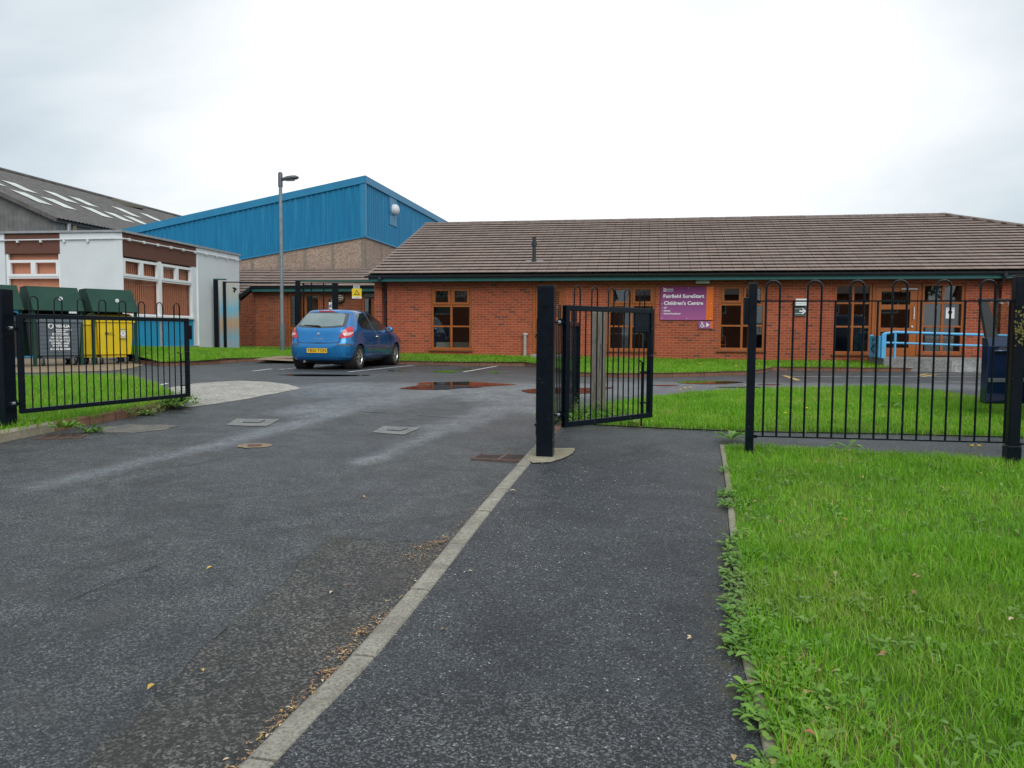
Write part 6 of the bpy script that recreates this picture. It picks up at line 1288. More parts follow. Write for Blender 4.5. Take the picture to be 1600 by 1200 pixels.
# rear glass with its dark border
patch(rnd([(-.60, 1.045), (-.635, 1.06), (-.575, 1.33), (-.50, 1.385), (0, 1.405), (.50, 1.385), (.575, 1.33), (.635, 1.06), (.60, 1.045), (.3, 1.02), (0, 1.01), (-.3, 1.02)]), 'rear', 0.004, 'rear_window', M_DGLASS, carp)
patch(rnd([(-.50, 1.075), (-.55, 1.10), (-.52, 1.26), (-.44, 1.365), (0, 1.385), (.44, 1.365), (.52, 1.26), (.55, 1.10), (.50, 1.075), (0, 1.045)]), 'rear', 0.0065, 'rear_glass', M_RGLASS, carp)
for v_, s in (('side+', 1), ('side-', -1)):
    patch(rnd([(.86, 1.05), (.80, 1.16), (.84, 1.31), (.98, 1.375), (1.28, 1.39), (1.46, 1.37), (1.60, .985), (1.30, .975), (1.0, 1.0)], 4), v_, 0.004, 'side_window', M_DGLASS, carp)
    patch(rnd([(1.66, .985), (1.52, 1.37), (1.72, 1.375), (1.95, 1.34), (2.20, 1.24), (2.50, 1.09), (2.70, .985), (2.62, .962), (2.2, .968)], 4), v_, 0.004, 'side_window', M_DGLASS, carp)
    strip([(1.585, .97), (1.52, 1.17), (1.455, 1.39)], v_, 0.055, 0.006, 'pillar', M_GTRIM, carp)
    strip([(1.60, .96), (1.57, .80), (1.555, .60), (1.555, .38), (1.62, .315), (2.5, .29), (2.78, .31), (2.80, .5), (2.76, .78), (2.72, .95)], v_, 0.016, 0.0035, 'door_gap', M_TILEU, carp)
    strip([(1.04, .505), (1.6, .50), (2.2, .497), (2.74, .495)], v_, 0.045, 0.012, 'rub_strip', M_GTRIM, carp)
    strip([(.62, 1.03), (.52, .95), (.42, .80), (.40, .67)], v_, 0.008, 0.0035, 'panel_gap', M_TILEU, carp)
    h, nr, _, _ = bt.ray_cast(Vector((3 * s, 1.76, .80)), Vector((-s, 0, 0))); hm = MB(); hm.tube([(h.x, 1.69, .80), (h.x + s * .035, 1.71, .80), (h.x + s * .035, 1.86, .805), (h.x, 1.88, .805)], 0.014, 8); hm.build('door_handle', M_CHROME, carp, smooth=True)
    # mirror
    mm = MB(); ring = []
    for y, k in ((2.50, 0.75), (2.54, 1.0), (2.60, 1.0), (2.67, 0.55)): ring += [(s * (0.90 + 0.105 * k * math.cos(a)), y, 0.985 + 0.075 * k * math.sin(a)) for a in np.linspace(0, 2 * math.pi, 16, endpoint=False)]
    mm.add(ring, [(i * 16 + k, i * 16 + (k + 1) % 16, (i + 1) * 16 + (k + 1) % 16, (i + 1) * 16 + k) for i in range(3) for k in range(16)] + [tuple(range(16)), tuple(range(48, 64))]); mm.tube([(s * .76, 2.58, .955), (s * .85, 2.58, .965)], .03, 8)
    mr2 = mm.build('mirror', M_CARB, carp, smooth='all'); g = MB(); g.lathe([(0.001, 2.497), (0.068, 2.497)], (0, 0, 0), 'y', 16); mg = g.build('mirror_glass', M_CHROME, mr2); mg.location = (s * 0.90, 0, .985); mg.scale = (1.1, 1, 0.78)
    # tail lamp: wraps round the corner, widest towards the outside
    lampR = rnd([(s * .53, .785), (s * .60, .93), (s * .68, 1.03), (s * .735, 1.04), (s * .785, .95), (s * .795, .85), (s * .75, .79), (s * .62, .775)], 5)
    patch(lampR, 'rear', 0.010, 'tail_light', M_RLAMP, carp); tl_ = carp.children[-1]
    patch(rnd([(s * .60, .88), (s * .66, .83), (s * .75, .845), (s * .79, .915), (s * .70, .90)], 5), 'rear', 0.014, 'reverse_lamp', M_CLAMP, tl_)
    patch([(s * .50, .60), (s * .80, .60), (s * .80, .64), (s * .50, .64)], 'rear', 0.012, 'bumper_strip', M_GTRIM, carp)
patch([(-.20, 1.405), (.20, 1.405), (.20, 1.432), (-.20, 1.432)], 'rear', 0.012, 'brake_light', mat('dark_red_lamp', (0.30, 0.012, 0.03), 0.2, 0.1), carp)
strip([(-.56, .74), (-.50, .665), (-.3, .652), (0, .648), (.3, .652), (.50, .665), (.56, .74), (.52, .78)], 'rear', 0.017, 0.004, 'tailgate_gap', M_TILEU, carp)
strip([(-.53, .755), (-.575, .85), (-.60, .97), (-.66, 1.05)], 'rear', 0.008, 0.004, 'tailgate_gap', M_TILEU, carp); strip([(.53, .755), (.575, .85), (.60, .97), (.66, 1.05)], 'rear', 0.008, 0.004, 'tailgate_gap', M_TILEU, carp)
strip([(-.78, .34), (-.4, .325), (0, .32), (.4, .325), (.78, .34)], 'rear', 0.02, 0.006, 'bumper_crease', M_CARB, carp)
MB().box(-.10, .10, .03, .07, .648, .668).build('boot_handle', M_TRIM, carp, bevel=.004)
pl = MB(); pl.box(-.29, .29, -.012, .0, .40, .54); pl.build('plate_surround', M_CARB, carp, bevel=.01); pl = MB(); pl.box(-.26, .26, -.0165, -.0125, .415, .526); npl = pl.build('number_plate', M_PLATE, carp)
o = text('YB55 TGN', 0.112, (-.245, -.018, .4705), RT, M_BLACKV, npl, bold=0.0002); bpy.context.view_layer.update(); o.scale = (0.485 / max(1e-6, o.dimensions.x), 1, 1)
def rear_y(x, z): h, nr, _, _ = bt.ray_cast(Vector((x, -3, z)), Vector((0, 1, 0))); return h.y
bdg = MB(); yb = rear_y(0, .86) - .008
for (a, b_) in (((0, .055), (.042, 0)), ((.042, 0), (0, -.055)), ((0, -.055), (-.042, 0)), ((-.042, 0), (0, .055))):
    A, B = Vector((a[0], 0, a[1])), Vector((b_[0], 0, b_[1])); k = 0.42; bdg.add([(A.x, yb, .86 + A.z), (B.x, yb, .86 + B.z), (B.x * k, yb - .004, .86 + B.z * k), (A.x * k, yb - .004, .86 + A.z * k)], [(0, 1, 2, 3)])
bdg.build('badge', M_CHROME, carp)
o = text('C L I O', 0.05, (-.115, rear_y(0, .755) - .004, .755), RT, M_CHROME, carp, 'badge_letters', bold=0.002); bpy.context.view_layer.update(); o.scale = (0.23 / max(1e-6, o.dimensions.x), 1, 1)
o = text('Dynamique', 0.034, (.30, rear_y(.38, .70) - .004, .70), RT, M_CHROME, carp, 'badge_letters', bold=0.0008); o.rotation_euler = (R(90), 0, R(4)); bpy.context.view_layer.update(); o.scale = (0.17 / max(1e-6, o.dimensions.x), 1, 1)
wp = MB(); wp.tube([(.0, rear_y(0, 1.045) - .015, 1.05), (-.03, rear_y(-.03, 1.06) - .03, 1.065), (-.42, rear_y(-.42, 1.085) - .022, 1.085)], [.022, .015, .008], 8); wp.build('wiper', M_TRIM, carp)
MB().tube([(.0, .78, 1.47), (.0, .70, 1.58)], .007, 6).build('aerial', M_TRIM, carp)
patch(rnd([(-.62, 1.0), (-.55, 1.36), (0, 1.40), (.55, 1.36), (.62, 1.0), (0, .985)]), 'front', 0.004, 'windscreen', M_DGLASS, carp)
patch(rnd([(-.78, .62), (-.76, .78), (-.55, .74), (-.50, .64)]), 'front', 0.008, 'headlight', M_CLAMP, carp); patch(rnd([(.78, .62), (.76, .78), (.55, .74), (.50, .64)]), 'front', 0.008, 'headlight', M_CLAMP, carp)
MB().box(-.62, .62, .35, 3.6, .16, .27).build('underbody', M_TRIM, carp); MB().tube([(-.38, .10, .20), (-.38, .5, .22)], .03, 10).build('exhaust', M_GALV, carp)
for y in (RW, FW_):
    for s in (-1, 1): lb = MB(); lb.lathe([(.334, s * .50), (.334, s * .80)], (0, y, .305), 'x', 32); lb.f = lb.f[:-2]; lb.m = lb.m[:-2]; lb.add([(s * .50, y + .334 * math.cos(a), .305 + .334 * math.sin(a)) for a in np.linspace(0, 2 * math.pi, 32, endpoint=False)], [tuple(range(32))]); lb.build('arch_liner', M_TILEU, carp)
def make_wheel(parent, x, y, s, rad, width, spokes=8, rim=0.20, mr=None):
    """wheel centred at (x, y, rad); outer side towards s"""
    t = MB(); o_, i_ = s * width / 2, -s * width / 2
    t.lathe([(rim, i_), (rad * .93, i_), (rad * .985, i_ + s * .02), (rad, i_ + s * .045), (rad, o_ - s * .045), (rad * .985, o_ - s * .018), (rad * .93, o_), (rim, o_ - s * .012), (rim, i_)], (x, y, rad), 'x', 36)
    w = bpy.data.objects.new('wheel', None); COL.objects.link(w); w.parent = parent; t.build('tyre', M_TYRE, w, smooth=True)
    r_ = MB(); f = o_ - s * .018
    r_.lathe([(rim, o_ - s * .014), (rim * .93, f + s * .003), (rim * .88, f - s * .02)], (x, y, rad), 'x', 36); r_.f = r_.f[:-2]; r_.m = r_.m[:-2]
    for k in range(spokes):
        a = 2 * math.pi * k / spokes; da = math.pi / spokes * 0.52; P = lambda rr, an, h: (x + h, y + rr * math.cos(an), rad + rr * math.sin(an))
        r_.add([P(.035, a - da * 1.6, f - s * .004), P(.035, a + da * 1.6, f - s * .004), P(rim * .91, a + da * .62, f - s * .004), P(rim * .91, a - da * .62, f - s * .004), P(.035, a - da * 1.6, f - s * .03), P(.035, a + da * 1.6, f - s * .03), P(rim * .91, a + da * .62, f - s * .03), P(rim * .91, a - da * .62, f - s * .03)], [(0, 1, 2, 3), (0, 1, 5, 4), (1, 2, 6, 5), (2, 3, 7, 6), (3, 0, 4, 7)])
    r_.lathe([(.055, f - s * .03), (.055, f + s * .002), (.03, f + s * .006)], (x, y, rad), 'x', 18); r_.build('rim', mr or M_RIM, w)
    d = MB(); d.lathe([(rim * .94, f - s * .05), (rim * .94, f - s * .045)], (x, y, rad), 'x', 24); d.build('brake_disc', M_TILEU, w); return w
for y in (RW, FW_):
    for s in (-1, 1): make_wheel(carp, s * .74, y, s, WR, .185)
# stand it on the tarmac
pl_, pr_ = G(468, 575.8), G(558.7, 576.8); ax = (pr_ - pl_); hd_ = R(11.5); mid = (pl_ + pr_) / 2
fwd = Vector((math.sin(hd_), math.cos(hd_), 0)); org = mid - fwd * RW; z_r, z_f = gz(mid.y), gz((mid + fwd * 2.58).y)
carp.scale = (1.05, 1.05, 1.05); carp.location = (org.x, org.y, z_r - (z_f - z_r) / 2.58 * RW + 0.002); carp.rotation_euler = (math.atan2(z_f - z_r, 2.58), 0, -hd_)

# ------------------------------------------------------------------ dark blue van, only its open door in the picture
M_VAN = paint_mat('navy_van_paint', (0.006, 0.022, 0.070, 1), (0.002, 0.007, 0.028, 1))
YD = 10.55; hx = x_at(1668, 560, YD); fxd = x_at(1541.5, 560, YD - 0.12)
vg0 = gz(YD) ; vn = thing('parked_van', 'dark blue van beyond the lawn with its front door swung open behind the fence post', 'van', (hx, YD, vg0), R(-38))
# local: the van noses towards the camera (-y); its side is the plane x=0, body towards +x, door hinge at the origin
VP = [(0.30, -1.05, 3.35, 0), (0.55, -1.14, 3.4, 0), (0.95, -1.10, 3.42, 0), (1.12, -0.85, 3.42, 0.02), (1.25, -0.45, 3.42, 0.04), (1.6, -0.05, 3.40, 0.10), (1.86, 0.25, 3.38, 0.16), (1.95, 0.5, 3.3, 0.26)]
rings = []
for z, y0, y1, ins in VP:
    Wv = 1.78; ring = []; rc = 0.14
    for cx, cy, a0 in ((Wv - ins - rc, y0 + rc, -90), (Wv - ins - rc, y1 - rc, 0), (ins + rc, y1 - rc, 90), (ins + rc, y0 + rc, 180)):
        ring += [(cx + rc * math.cos(R(a0 + d)), cy + rc * math.sin(R(a0 + d)), z) for d in (0, 22, 45, 68, 90)]
    rings.append(ring)
m = 20; vs = [p for r_ in rings for p in r_]; fs = [(i * m + k, i * m + (k + 1) % m, (i + 1) * m + (k + 1) % m, (i + 1) * m + k) for i in range(len(rings) - 1) for k in range(m)] + [tuple(range(m))[::-1], tuple(range((len(rings) - 1) * m, len(rings) * m))]
mv = MB(); mv.add(vs, fs); vb = mv.build('body', M_VAN, vn, smooth=True)
q = MB(); q.quad((-0.003, 0.12, 0.42), (-0.003, 1.12, 0.42), (0.03, 1.12, 1.25), (0.03, 0.12, 1.25)); q.quad((0.03, 0.12, 1.25), (0.03, 1.12, 1.25), (0.135, 1.12, 1.8), (0.135, 0.25, 1.8)); q.build('door_opening', M_TILEU, vn)
q = MB(); q.quad((0.028, 1.3, 1.22), (0.028, 3.2, 1.22), (0.13, 3.2, 1.8), (0.13, 1.3, 1.8)); q.build('side_window', M_DGLASS, vn)
q = MB(); q.quad((0.25, -0.51, 1.28), (1.55, -0.51, 1.28), (1.48, 0.11, 1.83), (0.32, 0.11, 1.83)); q.build('windscreen', M_DGLASS, vn)
for x in (0.35, 1.43): q = MB(); q.box(x - 0.2, x + 0.2, -1.16, -1.10, 0.74, 0.92); q.build('headlight', M_CLAMP, vn, bevel=0.02)
q = MB(); q.box(0.05, 1.73, -1.18, -1.1, 0.34, 0.55); q.build('bumper', M_TRIM, vn, bevel=0.03)
for y in (-0.35, 2.6):
    make_wheel(vn, 0.06, y, -1, 0.32, .2, 6, 0.2); make_wheel(vn, 1.72, y, 1, 0.32, .2, 6, 0.2)
# the door, hinged at the origin and swung out towards -x; outer skin faces the camera
ang = math.atan2(0.12, hx - fxd); dw = math.hypot(hx - fxd, 0.12)
dm = bpy.data.objects.new('door', None); COL.objects.link(dm); dm.parent = vn; dm.rotation_euler = (0, 0, ang + R(38))
zb_, zs_, zt_ = z_at(1545, 631, YD - .1) - vg0, z_at(1545, 527, YD - .1) - vg0, z_at(1545, 466.5, YD - .1) - vg0
D = MB(); pr = [(0.0, zb_), (0.022, zb_ + 0.02), (0.03, zb_ + 0.3), (0.028, zs_ - 0.12), (0.005, zs_)]
vs = []; xs4 = (-dw + 0.03, -dw + 0.0, -dw + 0.0, -dw + 0.0, -dw - 0.01)
for (o_, z), x4 in zip(pr, xs4): vs += [(0, -o_ , z), (x4, -o_, z)]
for (o_, z), x4 in zip(pr, xs4): vs += [(0, 0.10, z), (x4, 0.10, z)]
fs = [(2 * i, 2 * i + 1, 2 * i + 3, 2 * i + 2) for i in range(4)] + [(10 + 2 * i, 10 + 2 * i + 2, 10 + 2 * i + 3, 10 + 2 * i + 1) for i in range(4)] + [(2 * i + 1, 10 + 2 * i + 1, 10 + 2 * i + 3, 2 * i + 3) for i in range(4)] + [(2 * i, 2 * i + 2, 10 + 2 * i + 2, 10 + 2 * i) for i in range(4)] + [(0, 10, 11, 1), (8, 9, 19, 18)]
D.add(vs, fs); D.build('door_panel', M_VAN, dm, bevel=0.008)
x0 = -dw - 0.01; F = MB(); F.hexa([(x0, 0.0, zs_), (x0 + 0.17, 0.0, zs_), (x0 + 0.17, 0.05, zs_), (x0, 0.05, zs_), (x0 - 0.09, 0.04, zt_), (x0 + 0.01, 0.04, zt_), (x0 + 0.01, 0.09, zt_), (x0 - 0.09, 0.09, zt_)]); F.box(x0 + 0.012, -0.35, 0.045, 0.085, zt_ - 0.035, zt_); F.box(x0 + 0.172, -0.02, 0.0, 0.05, zs_ - 0.005, zs_ + 0.012); F.hexa([(-0.06, 0, zs_), (-0.01, 0, zs_), (-0.01, .05, zs_), (-.06, .05, zs_), (-.38, .04, zt_ - .03), (-.33, .04, zt_ - .03), (-.33, .09, zt_ - .03), (-.38, .09, zt_ - .03)]); F.build('window_frame', M_TRIM, dm)
g = MB(); g.quad((x0 + 0.16, 0.025, zs_), (-0.03, 0.025, zs_), (-0.36, 0.065, zt_ - 0.01), (x0 + 0.0, 0.065, zt_ - 0.01)); g.build('pane', glass_mat('car_door_glass', (0.78, 0.8, 0.8), 1.5), dm)
hz = z_at(1560, 549, YD - .1) - vg0; h = MB(); xa4 = -dw + 0.09; h.tube([(xa4, -.03, hz), (xa4 + .03, -.065, hz + .004), (xa4 + .2, -.065, hz + .004), (xa4 + .23, -.03, hz)], .018, 10); h.build('handle', M_VAN, dm, smooth=True)
h = MB(); h.lathe([(.075, -.0315), (.06, -.033)], (0, 0, 0), 'y', 20); o = h.build('handle_recess', M_TRIM, dm); o.location = (xa4 + .115, 0, hz + .015); o.scale = (1.1, 1, .55)
h = MB(); h.box(-dw + .01, -.02, -.045, -.029, z_at(1545, 597, YD - .1) - vg0, z_at(1545, 590.5, YD - .1) - vg0); h.build('rub_strip', M_GTRIM, dm, bevel=.005)
# ------------------------------------------------------------------ bins in their green canopies
M_CAN = mat('dark_green_metal', (0.012, 0.050, 0.034), 0.6, 0.2, 2.5, spec=0.25, dirt=((0.03, 0.06, 0.042), 0.7)); M_BGREY = mat('slate_grey_plastic', (0.105, 0.135, 0.16), 0.5, 0.1, 2.5, dirt=((0.16, 0.17, 0.17), 0.6)); M_BYEL = mat('yellow_plastic', (0.72, 0.52, 0.012), 0.45, 0.08, 2.0, dirt=((0.5, 0.36, 0.02), 0.4)); M_BDARK = mat('black_plastic', (0.022, 0.024, 0.026), 0.5, 0.15)
PHI = R(50); rd = Vector((math.cos(PHI), math.sin(PHI))); fd = Vector((math.sin(PHI), -math.cos(PHI)))
B0 = Vector((x_at(47, 560, 21.0), 21.0)); SP = 1.48
def canopy(i, label):
    p = B0 + rd * (SP * i + 0.56); z = gz(p.y) + 0.012; t = thing('bin_canopy', label, 'bin canopy', (p.x, p.y, z), PHI, 'green bin canopies in a row'); hw = 0.63
    # local x along the row, local -y towards the yard
    h = MB(); pr = [(0.55, 1.50), (0.35, 2.10), (-0.10, 2.12), (-0.56, 1.48), (-0.54, 1.46), (-0.10, 2.09), (0.34, 2.07), (0.52, 1.50)]; vs = [(-hw, y, zz) for y, zz in pr] + [(hw, y, zz) for y, zz in pr]; n = len(pr)
    h.add(vs, [(k, (k + 1) % n, n + (k + 1) % n, n + k) for k in range(n)])
    for x in (-hw + 0.002, hw - 0.002): h.add([(x, 0.535, 1.50), (x, 0.345, 2.085), (x, -0.10, 2.105), (x, -0.55, 1.47)], [(0, 1, 2, 3)])
    h.build('hood', M_CAN, t)
    for x in (-hw + 0.045, hw - 0.045):
        for y in (-0.42, 0.5): MB().box(x - 0.035, x + 0.035, y - 0.035, y + 0.035, 0, 1.52).build('leg', M_CAN, t, bevel=0.004)
    MB().box(-hw + 0.08, hw - 0.08, 0.48, 0.50, 0.25, 1.5).build('back_panel', M_CAN, t); lk = MB(); a = math.atan2(0.64, 0.46)
    MB().lathe([(0.055, -0.38), (0.055, -0.372), (0.05, -0.30)], (0.10, 0, 1.80), 'y', 16).build('lock', M_CHROME, t); return t
canopy(-1, 'green metal bin canopy nearest the camera, half hidden by the gate post'); canopy(0, 'green metal bin canopy standing over the grey recycling bin'); canopy(1, 'green metal bin canopy standing over the yellow bin with the white diamond')
def bin_(s_along, label, material, w=1.16, h=1.16, out=0.02, taper=0.06, yaw=0.0, ribs_=True):
    p = B0 + rd * (s_along) + fd * out; z = gz(p.y) + 0.012; t = thing('wheeled_bin', label, 'bin', (p.x, p.y, z), PHI + yaw); hw, d = w / 2, 0.44; b_ = MB(); b_.hexa([(-hw + taper, -d + taper, 0.27), (hw - taper, -d + taper, 0.27), (hw - taper, d - taper, 0.27), (-hw + taper, d - taper, 0.27), (-hw, -d, h), (hw, -d, h), (hw, d, h), (-hw, d, h)]); b_.box(-hw + taper + 0.08, hw - taper - 0.08, -d + taper + 0.05, d - taper - 0.05, 0.19, 0.269)
    bo = b_.build('body', material, t, bevel=0.02); r_ = MB(); r_.box(-hw - 0.03, hw + 0.03, -d - 0.03, d + 0.03, h + 0.001, h + 0.05); r_.build('rim', material, t, bevel=0.01)
    ld = MB(); prof = [(-d - 0.02, h + 0.052)] + [(d * math.cos(a) * -1.0, h + 0.06 + 0.20 * math.sin(a)) for a in np.linspace(0.15, math.pi - 0.15, 9)] + [(d + 0.02, h + 0.052)]; ld.prism(prof, 'x', -hw, hw); ld.build('lid', material, t)
    if ribs_:
        r2 = MB()
        for k in range(7):
            zz = 0.36 + k * 0.115; kk = (zz - 0.27) / (h - 0.27); y = -d + taper * (1 - kk); x = hw - taper * (1 - kk); r2.box(-x + 0.03, x - 0.03, y - 0.012, y + 0.01, zz, zz + 0.016)
        r2.build('rib', material, t)
    for x in (-hw + 0.16, hw - 0.16):
        for y in (-0.28, 0.28):
            w_ = bpy.data.objects.new('caster', None); COL.objects.link(w_); w_.parent = t; MB().lathe([(0.07, -0.022), (0.098, -0.016), (0.1, 0), (0.098, 0.016), (0.07, 0.022)], (x, y, 0.1), 'x', 18).build('tyre', M_TYRE, w_, smooth=True); MB().lathe([(0.06, -0.024), (0.06, 0.024)], (x, y, 0.1), 'x', 12).build('hub', M_GALV, w_); MB().box(x - 0.045, x + 0.045, y - 0.03, y + 0.03, 0.13, 0.2).build('fork', M_GALV, w_)
    return t
tilt = math.atan2(0.06, 0.89)
g1 = bin_(0.60, 'slate grey four-wheeled recycling bin with white lettering under its canopy', M_BGREY, 1.10); RB = (R(90) - tilt, 0, 0)
def bt_txt(body, z, hcap, w, x=0.0, bold=0.002, mat_=M_WHITE, t=g1, hw=0.55, d=0.44, tp=0.06, H=1.16):
    kk = (z - 0.27) / (H - 0.27); y = -d + tp * (1 - kk) - 0.013; o = text(body, hcap / 0.7, (x, y, z), RB, mat_, t, align='CENTER', bold=bold); bpy.context.view_layer.update(); o.scale = (w / max(1e-6, o.dimensions.x), 1, 1); return o
bt_txt('VEOLIA', 1.06, 0.075, 0.36, 0.06, 0.004); bt_txt('ENVIRONMENTAL', 0.965, 0.032, 0.40, 0.09); bt_txt('SERVICES', 0.915, 0.03, 0.24, 0.02)
for i, (s_, w_, hc) in enumerate((('RECYCLING', 0.40, 0.06), ('HARD PLASTIC', 0.48, 0.045), ('PLASTIC BOTTLES', 0.54, 0.045), ('DRINKS CANS', 0.44, 0.045), ('POLYTHENE', 0.38, 0.045), ('01332 861900', 0.50, 0.045))): bt_txt(s_, (0.845, 0.755, 0.675, 0.60, 0.53, 0.445)[i], hc, w_, 0.0, 0.003)
rg = MB(); rg.tube([(-0.235 + 0.055 * math.sin(a), -0.447, 1.06 + 0.06 * math.cos(a)) for a in np.linspace(0.25, 2 * math.pi - 0.25, 20)], 0.014, 6); rg.build('emblem', M_WHITE, g1)
bin_(1.45, 'yellow bin pushed back between the grey bin and the yellow bin with the diamond', M_BYEL, 0.62, 1.10, -0.12, ribs_=False)
y1 = bin_(2.06, 'bright yellow four-wheeled bin with a white diamond label', M_BYEL, 1.00, 1.18, 0.0, ribs_=False)
bt_txt('SRCL', 0.86, 0.075, 0.27, -0.17, 0.0, M_BLACKV, y1, H=1.18); kk = (0.84 - 0.27) / 0.91; yy = -0.44 + 0.06 * (1 - kk) - 0.004
q = MB(); q.add([(0.19 + a * 0.085, yy - 0.02, 0.86 + c * 0.135) for a, c in ((-1, -1), (1, -1), (1, 1), (-1, 1))], [(0, 1, 2, 3)]); q.build('label', mat('buff_label', (0.55, 0.50, 0.28), 0.5, 0.05), y1); q = MB(); q.add([(0.19, yy - 0.026, 0.77), (0.265, yy - 0.026, 0.865), (0.19, yy - 0.026, 0.96), (0.115, yy - 0.026, 0.865)], [(0, 1, 2, 3)]); q.build('diamond', M_WHITE, y1)
q = MB(); q.box(0.165, 0.215, yy - 0.032, yy - 0.028, 0.858, 0.872).box(0.18, 0.20, yy - 0.032, yy - 0.028, 0.90, 0.925).box(0.11, 0.27, yy - 0.026, yy - 0.022, 0.725, 0.732).box(0.12, 0.26, yy - 0.026, yy - 0.022, 0.985, 0.992); q.build('label_print', M_BLACKV, y1)
bin_(-0.90, 'dark plastic bin at the camera end of the row, behind the gate post', M_BDARK, 1.12)

# ------------------------------------------------------------------ weeds, flowers, leaves
M_LEAF = grass_mat('weed_leaf', (0.10, 0.24, 0.025), (0.25, 0.43, 0.065), 0.3)
def leaf_mesh(N, place, size, toothed=True):
    """N leaves, each a folded strip with a notched outline; place(i) -> base, direction angle, rise"""
    V, F, A = [], [], []; prof = [(0.0, .05), (0.14, .10), (0.22, .30), (0.28, .16), (0.38, .46), (0.45, .26), (0.55, .62), (0.64, .40), (0.76, .70), (0.88, .52), (1.0, .06)] if toothed else [(0, .06), (.2, .12), (.4, .5), (.6, .8), (.8, .72), (.93, .4), (1, .05)]
    for i in range(N):
        bx_, an, rise, L = place(i); L *= size; c, s = math.cos(an), math.sin(an); o = len(V); vv = min(.9, max(0, random.gauss(.45, .22))); dr = random.uniform(.4, 1.1)
        for t, w in prof:
            x = L * t; z = L * (rise * t - dr * rise * t * t * 0.9) ; hw = w * L * .27; q = random.uniform(.85, 1.15)
            V += [(bx_[0] + c * x - s * hw * q, bx_[1] + s * x + c * hw * q, bx_[2] + z + hw * .35), (bx_[0] + c * x, bx_[1] + s * x, bx_[2] + z), (bx_[0] + c * x + s * hw * q, bx_[1] + s * x - c * hw * q, bx_[2] + z + hw * .35)]; A += [vv] * 3
        for k in range(len(prof) - 1): a = o + 3 * k; F += [(a, a + 1, a + 4, a + 3), (a + 1, a + 2, a + 5, a + 4)]
    me = bpy.data.meshes.new('weeds'); me.from_pydata(V, [], F); at = me.attributes.new('var', 'FLOAT', 'POINT'); at.data.foreach_set('value', A); me.materials.append(M_LEAF); me.polygons.foreach_set('use_smooth', [True] * len(F)); return me
def rosettes(name, spots, n, size, rise=(0.35, 0.9), kind='stuff', toothed=True):
    jobs = []
    for (x, y, z) in spots:
        k = random.randint(max(3, n - 3), n + 3); a0 = random.uniform(0, 7)
        for j in range(k): jobs.append(((x + random.uniform(-.01, .01), y + random.uniform(-.01, .01), z), a0 + j * 2.4 + random.uniform(-.3, .3), random.uniform(*rise), random.uniform(.6, 1.15)))
    me = leaf_mesh(len(jobs), lambda i: jobs[i], size, toothed); me.name = name; o = link(name, me)
    if kind: o['kind'] = kind
    return o
spots = []
for i in range(len(LE) - 1):                                    # along the lawn edge, thick towards the camera
    a, b_ = LE[i], LE[i + 1]; L = (b_ - a).length
    if b_.y < 1.6: continue
    for _ in range(int(L * 75) + 1):
        p = a.lerp(b_, random.random()); dens = 1.0 if p.y < 3.7 else 0.55 if p.y < 5.2 else 0.10
        if vnoise(np.array([p.x]), np.array([p.y]), 2.4, 3)[0] * 1.2 < 1 - dens: continue
        reach = 0.26 if p.y < 3.4 else 0.16
        off_ = random.uniform(-0.035, reach); spots.append((p.x + off_, p.y + random.uniform(-.03, .03), gz(p.y) + 0.05 + max(0, off_) * 0.05))
rosettes('weeds', [q for i, q in enumerate(spots) if i % 3 == 0 or (q[1] < 3.7 and i % 3 == 2)], 8, 0.072, (0.3, 1.0)); rosettes('weeds', spots[1::3], 6, 0.06, (0.5, 1.4), toothed=False)
spots = []
for _ in range(440):
    y = random.uniform(2.2, 8.3); x = random.uniform(1.1, 0.66 * y + .4)
    if inside(near_poly, [x], [y])[0]: spots.append((x, y, gz(y) + 0.07))
rosettes('weeds', spots[:400], 4, 0.05, (0.5, 1.5), toothed=False); rosettes('weeds', spots[400:], 6, 0.065, (0.5, 1.3))
spots = []
for px, py, k, sp in ((905, 652, 26, .35), (880, 655, 18, .25), (960, 655, 16, .3), (275, 628, 26, .28), (262, 632, 14, .2), (205, 648, 14, .25), (110, 668, 7, .12), (10, 668, 12, .3), (60, 662, 10, .25), (135, 676, 4, .08)):
    on_road = px in (205, 135, 60)
    c = G(px, py, .0 if on_road else .08)
    for _ in range(k): x, y = c.x + random.gauss(0, sp * .6), c.y + random.gauss(0, sp * .5) * (.5 if on_road else 1); spots.append((x, y, gz(y) + (0.003 if on_road else 0.07)))
rosettes('weeds', spots, 7, 0.12, (0.5, 1.6), toothed=False)
def sprigs(name, px, py, n, h, sp):
    c = G(px, py, .05); m_ = MB(); jobs = []
    for _ in range(n):
        x, y = c.x + random.gauss(0, sp), c.y + random.gauss(0, sp * .7); z = gz(y) + .04; H = random.uniform(.5, 1) * h; lx, ly = random.gauss(0, .12), random.gauss(0, .12)
        for k in range(10): t = (k + 1) / 10; jobs.append(((x + lx * H * t, y + ly * H * t, z + H * t), random.uniform(0, 6.28), random.uniform(.1, .8), random.uniform(.6, 1.1) * (1.2 - t * .6)))
    me = leaf_mesh(len(jobs), lambda i: jobs[i], .055, False); me.name = name; o = link(name, me); o['kind'] = 'stuff'
sprigs('weeds', 896, 650, 70, .32, .17); sprigs('weeds', 940, 648, 36, .30, .14); sprigs('weeds', 278, 627, 60, .22, .12); sprigs('weeds', 212, 646, 26, .16, .14)
